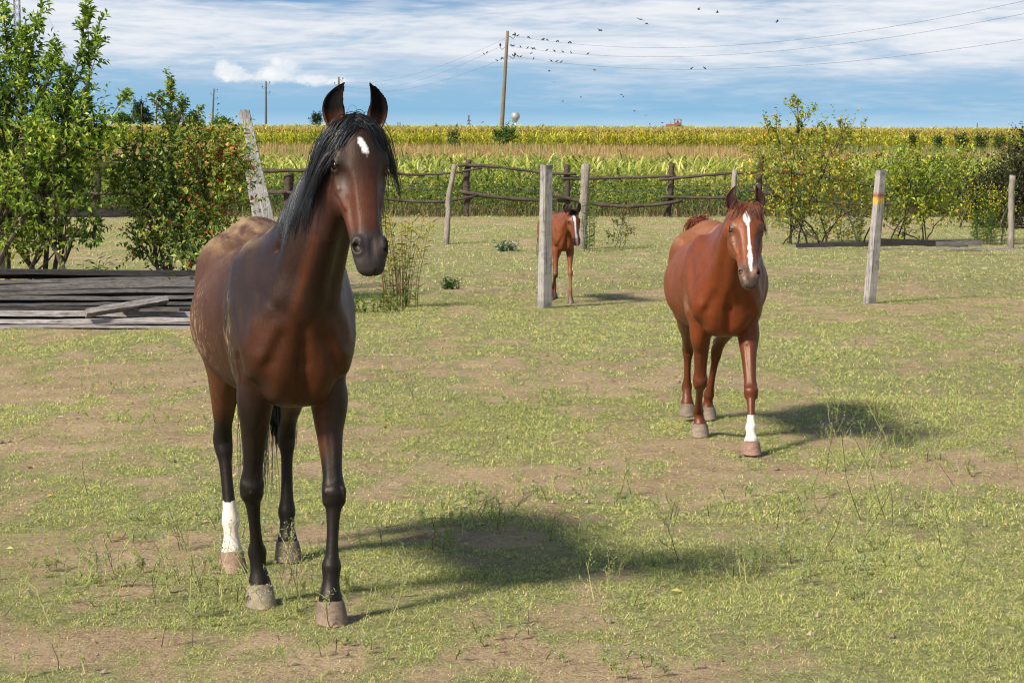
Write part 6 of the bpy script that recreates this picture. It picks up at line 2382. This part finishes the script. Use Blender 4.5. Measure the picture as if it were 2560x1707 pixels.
def build_boards():
    rows = [  # left y0,y1 ; right y0,y1 ; right px ; depth ; tint ; label
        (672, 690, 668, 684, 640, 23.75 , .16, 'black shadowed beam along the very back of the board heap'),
        (693, 705, 667, 678, 600, 23.40, .42, 'narrow brown board, topmost of the sloping heap'),
        (705, 727, 678, 700, 620, 23.15, .50, 'widest dark grey board, second from the top of the heap'),
        (728, 738, 707, 717, 610, 22.85, .55, 'grey board third from the top of the heap, with yellow leaves on it'),
        (738, 752, 722, 732, 600, 22.60, .75, 'light grey board fourth from the top of the heap'),
        (756, 766, 740, 747, 600, 22.35, .5, 'dark board fifth from the top, under the slanting loose board'),
        (767, 774, 752, 760, 560, 22.15, .3, 'thin dark board half hidden in the middle of the heap'),
        (772, 793, 777, 796, 640, 21.95, 1.15, 'split silvery board, the brightest and widest of the lower heap'),
        (794, 810, 798, 811, 650, 21.75, 1.05, 'long silvery board just below the brightest one'),
        (814, 823, 817, 824, 640, 21.58, .95, 'low board second from the ground at the front of the heap'),
        (700, 706, 690, 694, 600, 23.28, .70, 'thin brown lath between the two uppermost boards'),
        (722, 727, 712, 716, 600, 22.98, .35, 'thin black lath above the board with yellow leaves'),
        (781, 785, 768, 772, 600, 22.05, .30, 'thin dark lath just above the brightest silvery board'),
        (810, 814, 806, 810, 620, 21.66, .60, 'thin brown lath under the long silvery board'),
        (825, 832, 828, 832, 195, 21.47, .90, 'short broken board lowest on the ground at the left edge')]
    for i, (l0, l1, r0, r1, rx, D, tint, lab) in enumerate(rows):
        x0 = -140 - 23 * (i % 3)
        sl = (r0 - l0) / rx
        yl0, yl1 = l0 + sl * x0, l1 + sl * x0
        a = np.array(P(x0, (yl0 + yl1) / 2, D))
        b = np.array(P(rx, (r0 + r1) / 2, D))
        h = (l1 - l0 + r1 - r0) / 2 * D / F * .68
        board_obj('old_or_filler_board', lab, 'board', a, b, h, .085 if i else .2, tint, 30 + i, 'old boards stacked in a sloping heap')
    for i, (l0, l1, r0, r1, rx, D, tint, lab) in enumerate(sorted(rows[:13], key=lambda q: q[0])[:12]):  # added filler boards, tinted dark to stand for shade in the gaps
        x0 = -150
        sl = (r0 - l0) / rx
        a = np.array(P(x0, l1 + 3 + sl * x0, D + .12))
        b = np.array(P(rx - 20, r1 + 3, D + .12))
        board_obj('old_or_filler_board', 'filler board coloured dark as shade in the %s gap from the top of the heap' % ('first', 'second', 'third', 'fourth', 'fifth', 'sixth', 'seventh', 'eighth', 'ninth', 'tenth', 'eleventh', 'lowest')[i],
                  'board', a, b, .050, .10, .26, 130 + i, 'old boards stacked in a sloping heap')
    a, b = np.array(P(215, 783, 21.62)), np.array(P(412, 725, 21.95))
    board_obj('old_or_filler_board', 'loose board slanting up across the front of the heap', 'board', a, b, .055, .10, 1.0, 60, 'old boards stacked in a sloping heap', roll=-.5)
    a, b = np.array(P(300, 773, 21.85)), np.array(P(450, 775, 21.85))
    board_obj('old_or_filler_board', 'short dark splintered board beside the foot of the slanting one', 'board', a, b, .03, .10, .5, 61, 'old boards stacked in a sloping heap')
    # bearers under the heap
    for k, px in enumerate((-60, 250, 560)):
        g0, g1 = P(px, 700, 21.6), P(px + 6, 700, 23.9)
        c = MB()
        c.box((0, 0, 0), (.14, 1.9, .08), None, (.2, .2, .2))
        o = c.build('bearer_block', M_BOARD)
        o.location = (g0.x, 22.85, .035)
        tag(o, ('left', 'middle', 'right')[k] + ' one of three dark bearer timbers under the board heap', 'timber', 'bearers under the board heap')


# ------------------------------------------------------------------ far things
def utility_pole(px, py, D, label, hooks, lean=0.0, r0=.14, group=None, seedt=.9):
    top = np.array(P(px, py, D))
    gz0 = float(terrain(top[0], D))
    base = np.array([top[0] - lean, D, gz0 - .3])
    o = empty('utility_pole', tuple(base))
    mb = MB()
    t = np.linspace(0, 1, 10)[:, None]
    mb.tube((top - base) * t, r0 * (1.15 - .45 * t[:, 0]), 10, np.tile([[seedt, seedt * .95, seedt * .85]], (10, 1)))
    mb.build('pole_shaft', M_POLE, o, True)
    for (sd, dz) in hooks:
        h = MB()
        p = (top - base) + [0, 0, -dz]
        pts = [p, p + [sd * .22, 0, -.05], p + [sd * .36, 0, -.22], p + [sd * .50, 0, -.12], p + [sd * .52, 0, .06]]
        h.tube(pts, .022, 6, (1, 1, 1))
        h.build('hook', M_IRON, o, True)
        h = MB()
        h.tube([p + [sd * .52, 0, .04], p + [sd * .52, 0, .10], p + [sd * .52, 0, .17], p + [sd * .52, 0, .24]], [.05, .085, .065, .03], 8, (1, 1, 1))
        h.build('insulator', M_GLASSY, o, True)
    tag(o, label, 'utility pole', group)
    return o, top


def wire_between(A, B, sag, rad, label, group):
    t = np.linspace(0, 1, 60)[:, None]
    pts = A * (1 - t) + B * t
    pts[:, 2] -= 4 * sag * (t * (1 - t))[:, 0]
    mb = MB()
    mb.tube(pts - A, rad, 5, (1, 1, 1))
    o = mb.build('overhead_wire', M_WIRE)
    o.location = A
    tag(o, label, 'wire', group)
    return pts


def to_px(p):
    """world point -> photo pixel"""
    dx, dy, dz = p[..., 0], p[..., 1], p[..., 2] - CAMH
    fw = dy * cos(PITCH) - dz * sin(PITCH)
    up = dy * sin(PITCH) + dz * cos(PITCH)
    return 1280 + F * dx / fw, 853.5 - F * up / fw


def bird_meshes():
    out = {}
    # perched: plump body, head, tail, folded wings
    mb = MB()
    t = np.linspace(0, 1, 9)
    pts = np.stack([np.zeros(9), -.11 + .22 * t, .03 + .12 * t], 1)
    mb.tube(pts, [.008, .028, .045, .052, .052, .046, .036, .032, .012], 8, (1, 1, 1))
    mb.tube([[0, .10, .15], [0, .135, .165], [0, .15, .16]], [.03, .028, .006], 8, (1, 1, 1))
    mb.tube([[0, .15, .162], [0, .185, .155]], [.008, .002], 5, (1, 1, 1))
    mb.add([[-.02, -.10, .04], [.02, -.10, .04], [.025, -.20, -.02], [-.025, -.20, -.02]], [[0, 1, 2, 3]], None, (1, 1, 1))
    out['perched'] = mb
    for nm, dih in (('flying_up', .5), ('flying_flat', .05), ('flying_down', -.45)):
        mb = MB()
        pts = np.stack([np.zeros(8), -.12 + .26 * np.linspace(0, 1, 8), np.zeros(8)], 1)
        mb.tube(pts, [.01, .026, .036, .038, .036, .028, .026, .006], 8, (1, 1, 1), flat=.85)
        mb.add([[-.02, -.10, 0], [.02, -.10, 0], [.04, -.20, 0], [-.04, -.20, 0]], [[0, 1, 2, 3]], None, (1, 1, 1))
        for sd in (1, -1):
            v = []
            for (u, c0, c1) in ((0, .06, -.05), (.12, .08, -.05), (.24, .05, -.06), (.36, -.03, -.09)):
                zz = u * math.tan(dih) if u < .15 else .15 * math.tan(dih) + (u - .15) * math.tan(dih * .3)
                v += [[sd * (u + .02), c0, zz], [sd * (u + .02), c1, zz - .005]]
            mb.add(v, [[0, 1, 3, 2], [2, 3, 5, 4], [4, 5, 7, 6]], None, (1, 1, 1))
        out[nm] = mb
    return out


M_POLE = mat_wood('pole_wood', (0.26, 0.215, 0.15), (0.09, 0.075, 0.05), (10, 10, .8))


def fit_wire(A, B0, obs, pxB, DB):
    """find the far height and the sag so that the wire passes where the photo shows it"""
    best = None
    for yB in np.arange(-260, 400, 6.0):
        B = np.array(P(pxB, yB, DB))
        for sag in np.arange(0, 6.0, .15):
            t = np.linspace(0, 1, 80)[:, None]
            pts = A * (1 - t) + B * t
            pts[:, 2] -= 4 * sag * (t * (1 - t))[:, 0]
            x, y = to_px(pts)
            if x[0] > x[-1]:
                x, y = x[::-1], y[::-1]
            e = sum((np.interp(ox, x, y) - oy) ** 2 for ox, oy in obs)
            if best is None or e < best[0]:
                best = (e, B, sag)
    return best[1], best[2]


def build_far():
    pole, top = utility_pole(1269, 78, 162, 'tall wooden utility pole right of the horse heads with birds on its wires', ((1, .35), (-1, 1.1), (1, 1.75)), lean=.55, r0=.155)
    WG = 'overhead wires on the big utility pole'
    W = []
    for (a, obs, lab) in ((P(1283, 90, 162), ((1500, 119), (1700, 119), (2560, 2)), 'topmost of the three wires running right from the big pole'),
                          (P(1276, 116, 162), ((1500, 140), (1700, 141), (2560, 34)), 'middle wire of the three running right from the big pole'),
                          (P(1282, 141, 162), ((1500, 168), (1720, 172), (2560, 98)), 'lowest of the three wires running right from the big pole')):
        A = np.array(a)
        B, sag = fit_wire(A, None, obs, 2760, 96)
        W.append(wire_between(A, B, sag, .0075, lab, WG))
    # the pole off the frame that carries the near ends
    B = W[0][-1]
    V = []
    for (a, obs, yb, lab) in ((P(1262, 97, 162), ((1119, 161), (973, 199)), 204, 'topmost of the three wires running left from the big pole'),
                              (P(1253, 116, 162), ((1119, 179), (962, 219)), 214, 'middle wire of the three running left from the big pole'),
                              (P(1262, 146, 162), ((1119, 197), (966, 231)), 224, 'lowest of the three wires running left from the big pole')):
        A = np.array(a)
        Bp = np.array(P(847, yb, 290))
        best = min(((sum((np.interp(ox, *[q[::-1] for q in to_px(A * (1 - t) + Bp * t - np.array([0, 0, 4 * s]) * (t * (1 - t)))]) - oy) ** 2 for ox, oy in obs), s)
                    for s in np.arange(0, 5, .1) for t in [np.linspace(0, 1, 60)[:, None]]))
        V.append(wire_between(A, Bp, best[1], .0075, lab, WG))
    for i, (px, py, lab) in enumerate(((847, 193, 'far utility pole whose top shows beside the left ear of the dark bay horse'), (665, 203, 'dark far utility pole above the leaning post'),
                                       (535, 222, 'slightly tilted far utility pole left of the leaning post'), (457, 233, 'far utility pole rising out of the plum bush top'), (391, 247, 'thin far utility pole left of the plum bush top'),
                                       (354, 262, 'farthest utility pole in front of the dark far tree'))):
        D = 257 * 162 / (335 - py)
        utility_pole(px, py, D, lab, ((1, .3), (-1, .9), (1, 1.6)) if i < 4 else ((1, .3), (-1, .9)), lean=.5 if i in (2,) else .1, r0=.16, group='distant utility poles', seedt=.55)
    # birds
    bm = bird_meshes()
    meshes = {}
    for k, mb in bm.items():
        f = [np.concatenate(mb.f4)] + ([np.concatenate(mb.f3)] if mb.f3 else [])
        meshes[k] = make_mesh('bird', np.concatenate(mb.v), f, M_BIRD, True)
    r = np.random.default_rng(900)
    def put(kind, loc, rz, lab, grp, s=1.0, rx=0.0):
        o = link('bird', meshes[kind])
        o.location = loc
        o.rotation_euler = (rx, r.uniform(-.3, .3) if kind != 'perched' else 0, rz)
        o.scale = (s, s, s)
        tag(o, lab, 'bird', grp)
    def c3(x, y):
        return 900 + x / 2.735, y / 2.735
    A0x = float(W[0][0][0])

    def on(wire, xs, lab, grp):
        x, y = to_px(wire)
        if x[0] > x[-1]:
            x, wire = x[::-1], wire[::-1]
        ordn = ('first', 'second', 'third', 'fourth', 'fifth', 'sixth', 'seventh', 'eighth', 'ninth', 'tenth', 'eleventh', 'twelfth', 'thirteenth')
        left = wire[0][0] < A0x - 1 and wire[-1][0] < A0x + 1
        seq = sorted(xs, reverse=left)
        for xx in xs:
            px = c3(xx, 0)[0] if xx < 3000 else xx - 10000
            p = [np.interp(px, x, wire[:, j]) for j in range(3)]
            p[2] += .0
            put('perched', p, r.choice([0.4, 1.6, -1.2, 2.6, -2.0]) + r.normal(0, .3), lab % ordn[seq.index(xx)], grp, .80)
    on(W[0], (1045, 1062, 1079, 1148, 1157, 1247, 1256, 1281, 1347, 1355, 1429, 1440), '%s bird from the big pole on the topmost right hand wire', 'birds perched on the topmost wire')
    on(W[1], (1032, 1041, 1051, 1098, 1146, 1177, 1185, 1195, 1277, 1330, 1387, 1443, 1558), '%s bird from the big pole on the middle right hand wire', 'birds perched on the middle wire')
    on(W[2], (1040, 1057, 1079, 1099, 1187, 1308, 1345, 1376), '%s bird from the big pole on the lowest right hand wire', 'birds perched on the lowest wire')
    on(W[2], (11729, 11762), '%s of two lone birds far out along the lowest wire', 'pair of birds far out on the lowest wire')
    on(V[1], (847, 868), '%s bird from the big pole on the middle left hand wire', 'pair of birds on the middle wire left of the pole')
    on(V[2], (937, 968, 976), '%s bird from the big pole on the lowest left hand wire', 'birds on the lowest wire left of the pole')
    fl = [c3(*q) for q in ((2315, 67), (1917, 134), (1960, 161), (1640, 210), (1170, 366), (1295, 484), (1603, 482), (1322, 563), (1386, 692), (1510, 667), (1787, 648), (1803, 659), (1879, 762),
                           (1955, 791), (1982, 848), (2065, 795), (2068, 840), (2069, 863), (1520, 864), (1549, 875), (841, 833))] + [(1793, 32), (1943, 54), (1500, 76)]
    ordl = ['first', 'second', 'third', 'fourth', 'fifth', 'sixth', 'seventh', 'eighth', 'ninth', 'tenth', 'eleventh', 'twelfth', 'thirteenth', 'fourteenth', 'fifteenth', 'sixteenth', 'seventeenth', 'eighteenth']
    his = sorted(q[0] for q in fl if q[1] < 110)
    los = sorted(q[0] for q in fl if q[1] >= 110)
    for i, (px, py) in enumerate(fl):
        D = 130 if py < 110 else (165 if py < 240 else 215)
        if i in (7, 9):
            D = 230
        hi = py < 110
        put(['flying_up', 'flying_flat', 'flying_down'][i % 3], P(px, py, D), r.uniform(-2, 2), (ordl[his.index(px)] + ' from the left of the dark birds flying above the wires') if hi else (ordl[los.index(px)] + ' from the left of the dark birds flying below the wires'),
            'birds flying high' if hi else 'birds flying low over the fields', .72, r.normal(0, .3))
    # water tower
    D = 1500
    c = np.array(P(1288.5, 291, D))
    R0 = 11.3 * D / F
    o = empty('water_tower', (c[0], D, float(terrain(c[0], D))))
    mb = MB()
    th = np.linspace(0, pi, 20)
    pr = [(math.sin(a) * R0, math.cos(a) * R0) for a in th[:15]] + [(R0 * .42, -R0 * 1.18), (R0 * .20, -R0 * 1.42)]
    n = 32
    ph = np.linspace(0, 2 * pi, n, endpoint=False)
    v = np.array([[q[0] * math.cos(a), q[0] * math.sin(a), q[1]] for q in pr for a in ph]) + [0, 0, c[2] - o.location.z]
    i = np.arange(len(pr) - 1)[:, None] * n
    j = np.arange(n)[None, :]
    mb.add(v, np.stack([i + j, i + n + j, i + n + (j + 1) % n, i + (j + 1) % n], -1).reshape(-1, 4), None, (1, 1, 1))
    mb.build('tank', mat_simple('tank_paint', (0.36, 0.36, 0.37), 0.35, .5, .4), o, True)
    mb = MB()
    mb.tube([[0, 0, -1], [0, 0, c[2] - o.location.z - R0 * 1.3]], [R0 * .2, R0 * .17], 12, (1, 1, 1))
    mb.build('shaft', mat_simple('tower_shaft', (0.5, 0.5, 0.52), .5), o, True)
    tag(o, 'silver ball shaped water tower on the horizon right of the big pole', 'water tower')
    # lattice masts
    def mast(name, label, px, ytop, D, w0, w1, arms=(), col=(0.10, 0.10, 0.12), guys=False, rr=.03, cat='mast'):
        top = np.array(P(px, ytop, D))
        z0 = float(terrain(top[0], D)) - .2
        H = top[2] - z0
        mb = MB()
        nseg = max(6, int(H / (w0 * 1.3)))
        nseg = min(nseg, 46)
        for a in range(4):
            sx, sy = ((1, 1), (1, -1), (-1, -1), (-1, 1))[a]
            mb.tube([[sx * w0 / 2, sy * w0 / 2, 0], [sx * w1 / 2, sy * w1 / 2, H]], rr, 4, col)
        for k in range(nseg):
            za, zb = H * k / nseg, H * (k + 1) / nseg
            wa, wb = [(w0 + (w1 - w0) * z / H) / 2 for z in (za, zb)]
            for a in range(4):
                c_ = ((1, 1), (1, -1), (-1, -1), (-1, 1))
                p, q = c_[a], c_[(a + 1) % 4]
                mb.tube([[p[0] * wa, p[1] * wa, za], [q[0] * wb, q[1] * wb, zb]], rr * .6, 3, col)
                mb.tube([[q[0] * wa, q[1] * wa, za], [p[0] * wb, p[1] * wb, zb]], rr * .6, 3, col)
        o = empty(name, (top[0], D, z0))
        mb.build('lattice', M_IRONC, o)
        for (za, x0, x1) in arms:
            m2 = MB()
            m2.tube([[x0, 0, H * za], [x1, 0, H * za]], rr * 1.2, 4, col)
            m2.tube([[x0 * .2, 0, H * za + abs(x1 - x0) * .22], [x0 if abs(x0) > abs(x1) else x1, 0, H * za]], rr, 4, col)
            m2.build('arm', M_IRONC, o)
        if guys:
            m2 = MB()
            for (gx, gy) in ((9, 3), (-9, 3)):
                m2.tube([[0, 0, H * .95], [gx, gy, 0]], .012, 3, col)
            m2.build('guy_wire', M_IRONC, o)
        tag(o, label, cat)
    mast('lattice_mast', 'tall steel lattice mast rising behind the tall tree at the top left corner', 39, -150, 240, .62, .52, ((.845, -3.6, 0), (.80, -2.4, 0)), guys=True, rr=.035)
    mast('lattice_mast', 'tiny lattice mast on the horizon left of the big pole', 1172, 288, 1400, 2.2, .3, ((.55, -1.4, 1.4), (.72, -1.2, 1.2)), rr=.18)
    mast('lattice_mast', 'tiny thin mast on the horizon far right', 2443, 308, 1500, .8, .3, (), rr=.14)
    mast('lattice_mast', 'tiny reddish mast on the horizon beside the right ear of the dark bay horse', 997, 306, 1500, 2.6, 1.6, (), (0.30, 0.16, 0.13), rr=.25)
    # far trees
    dk = palette([(0.018, 0.035, 0.022), (0.030, 0.055, 0.030), (0.05, 0.08, 0.035)], [1, 1, 1], .1, 3)
    lt = palette([(0.05, 0.10, 0.02), (0.09, 0.15, 0.03), (0.14, 0.2, 0.04)], [1, 1, 1], .1, 4)
    def ftree(label, D, vl, base_px, pal_, seed, ntw=240, L=1.1, cat='tree', name='far_tree'):
        g = P(base_px, 335, D)
        shrub(name, label, cat, (g.x, D, float(terrain(g.x, D))), vols_px(vl, D), [], ntw, 8, L, L * .6, pal_, seed, 4, twl=L * 2.5, stem_r=D * .0003, spread=D * .002)
    ftree('tall dark far tree on the horizon behind the plum bush', 900, [(352, 285, 18, 32, 0, 4), (365, 300, 14, 20, 0, 3)], 355, dk, 41)
    ftree('bright green far shrub next to the tall dark far tree', 700, [(310, 305, 28, 18, 0, 3)], 310, lt, 42, 160, .8, 'bush', 'far_shrub')
    ftree('small green far shrub left of the leaning post', 420, [(553, 312, 22, 11, 0, 2)], 553, lt, 43, 160, .5, 'bush', 'far_shrub')
    ftree('low far shrubs directly behind the top of the plum bush', 500, [(430, 300, 26, 22, 0, 2), (480, 310, 20, 10, 0, 2)], 440, lt, 44, 160, .6, 'bush', 'far_shrub')
    ftree('dark far tree showing beside the left ear of the dark bay horse', 900, [(792, 302, 8, 17, 0, 3)], 792, dk, 45, 110, .9)
    D = 128
    g = P(1262, 352, D)
    shrub('green_shrub', 'green shrub growing round the foot of the big utility pole', 'bush', (g.x, D, float(terrain(g.x, D))), vols_px([(1262, 345, 28, 16, 0, .5), (1275, 335, 12, 14, 0, .4), (1245, 340, 12, 8, 0, .3)], D), [], 150, 9, .16, .07, lt, 46, 4, twl=.45)
    k = 0
    for (px, py, D, rx, ry, lab) in ((2455, 350, 118, 12, 9, 'dark green shrub in the dry grass at right, the largest of its row'), (2407, 352, 118, 12, 7, 'dark green shrub in the dry grass left of the largest'),
                                     (2498, 352, 118, 12, 7, 'dark green shrub in the dry grass right of the largest'), (2345, 353, 118, 8, 6, 'small green shrub in the dry grass above the striped post'),
                                     (1135, 342, 124, 16, 8, 'green shrub at the front of the yellow corn left of the big pole'), (2280, 352, 118, 7, 5, 'smallest green shrub in the dry grass, leftmost of its row')):
        k += 1
        g = P(px, py, D)
        z0 = float(terrain(g.x, D))
        cz = P(px, py, D).z
        shrub('green_shrub', lab, 'bush', (g.x, D, z0), [((g.x, D, cz), (rx * D / F, .4, ry * D / F)), ((g.x, D, (cz + z0) / 2), (rx * D / F * .7, .4, (cz - z0) / 2))], [], 90, 8, .14, .08,
              palette([(0.03, 0.06, 0.02), (0.06, 0.10, 0.025), (0.1, .14, .03)], [1, 1, 1], .6, k), 70 + k, 3, twl=.35)
    build_tractor()


M_IRONC = mat_attr('painted_steel', 0.6, 0.4, 0, .15, 5)


def build_tractor():
    D = 335
    c = P(1688, 333, D)
    z0 = float(terrain(c.x, D))
    o = empty('tractor', (c.x, D, z0))
    red = (0.24, 0.085, 0.055)
    dark = (0.03, 0.028, 0.028)
    z = 1.5
    mb = MB()
    mb.box((-.95, 0, 1.25 + z), (1.5, .75, .60), None, red, .92)
    mb.box((-1.72, 0, 1.10 + z), (.12, .7, .5), None, dark)
    mb.box((-.2, 0, .85 + z), (2.9, .5, .35), None, dark)
    mb.build('body', M_IRONC, o)
    mb = MB()
    for (x, y) in ((-.12, -.62), (-.12, .62), (1.1, -.62), (1.1, .62)):
        mb.tube([[x, y, 1.2 + z], [x * .96 + .02, y * .95, 2.35 + z]], .05, 5, red)
    mb.box((.5, 0, 1.3 + z), (1.3, 1.3, .25), None, red)
    for (x, y) in ((.5, -.64), (.5, .64)):
        mb.box((x, y, 1.62 + z), (1.2, .04, .42), None, red)
    mb.box((.5, -.66, 1.98 + z), (.06, .05, .7), None, red)
    mb.build('cab', M_IRONC, o)
    mb = MB()
    mb.box((.5, 0, 2.42 + z), (1.55, 1.5, .14), None, red, .9)
    mb.build('roof', M_IRONC, o)
    mb = MB()
    mb.tube([[-.8, .25, 1.5 + z], [-.8, .25, 2.15 + z]], .045, 6, dark)
    mb.build('exhaust_pipe', M_IRONC, o)
    mb = MB()
    mb.tube([[.5, 0, 1.3 + z], [.5, 0, 1.6 + z], [.5, 0, 1.9 + z], [.48, 0, 2.1 + z], [.47, 0, 2.2 + z]], [.25, .26, .18, .11, .05], 8, dark)
    mb.build('seat', M_IRONC, o)
    for (x, y, R_, w) in ((.75, -.85, 1.45, .42), (.75, .85, 1.45, .42), (-1.6, -.72, 1.15, .3), (-1.6, .72, 1.15, .3)):
        mb = MB()
        mb.tube([[x, y - w / 2, R_], [x, y - w / 2 + .05, R_], [x, y + w / 2 - .05, R_], [x, y + w / 2, R_]], [R_ * .88, R_, R_, R_ * .88], 20, dark)
        wh = mb.build('wheel', M_IRONC, o)
        mb = MB()
        mb.tube([[x, y - w / 2 - .02, R_], [x, y + w / 2 + .02, R_]], R_ * .45, 12, (0.45, 0.3, 0.2))
        mb.build('rim', M_IRONC, wh)
    mb = MB()
    mb.box((1.75, 0, 1.12 + z), (1.6, 1.8, .10), None, red)
    mb.box((2.35, 0, .95 + z), (.5, 1.9, .35), None, red)
    mb.build('mounted_frame', M_IRONC, o)
    mb = MB()
    mb.box((-2.15, 0, 1.0 + z), (.7, 1.5, .16), None, red)
    mb.build('front_frame', M_IRONC, o)
    o.scale = (.79, .79, .79)
    tag(o, 'rusty red open cab tractor on the horizon above the chestnut horse', 'tractor')

# ------------------------------------------------------------------ build everything
build_ground()
build_fields()
build_far()
build_fences()
build_boards()
build_shrubs()
weeds_strip()
build_herbs()
build_litter()
build_low_weeds()
horse_bay()
horse_chestnut()
horse_foal()
build_grass()
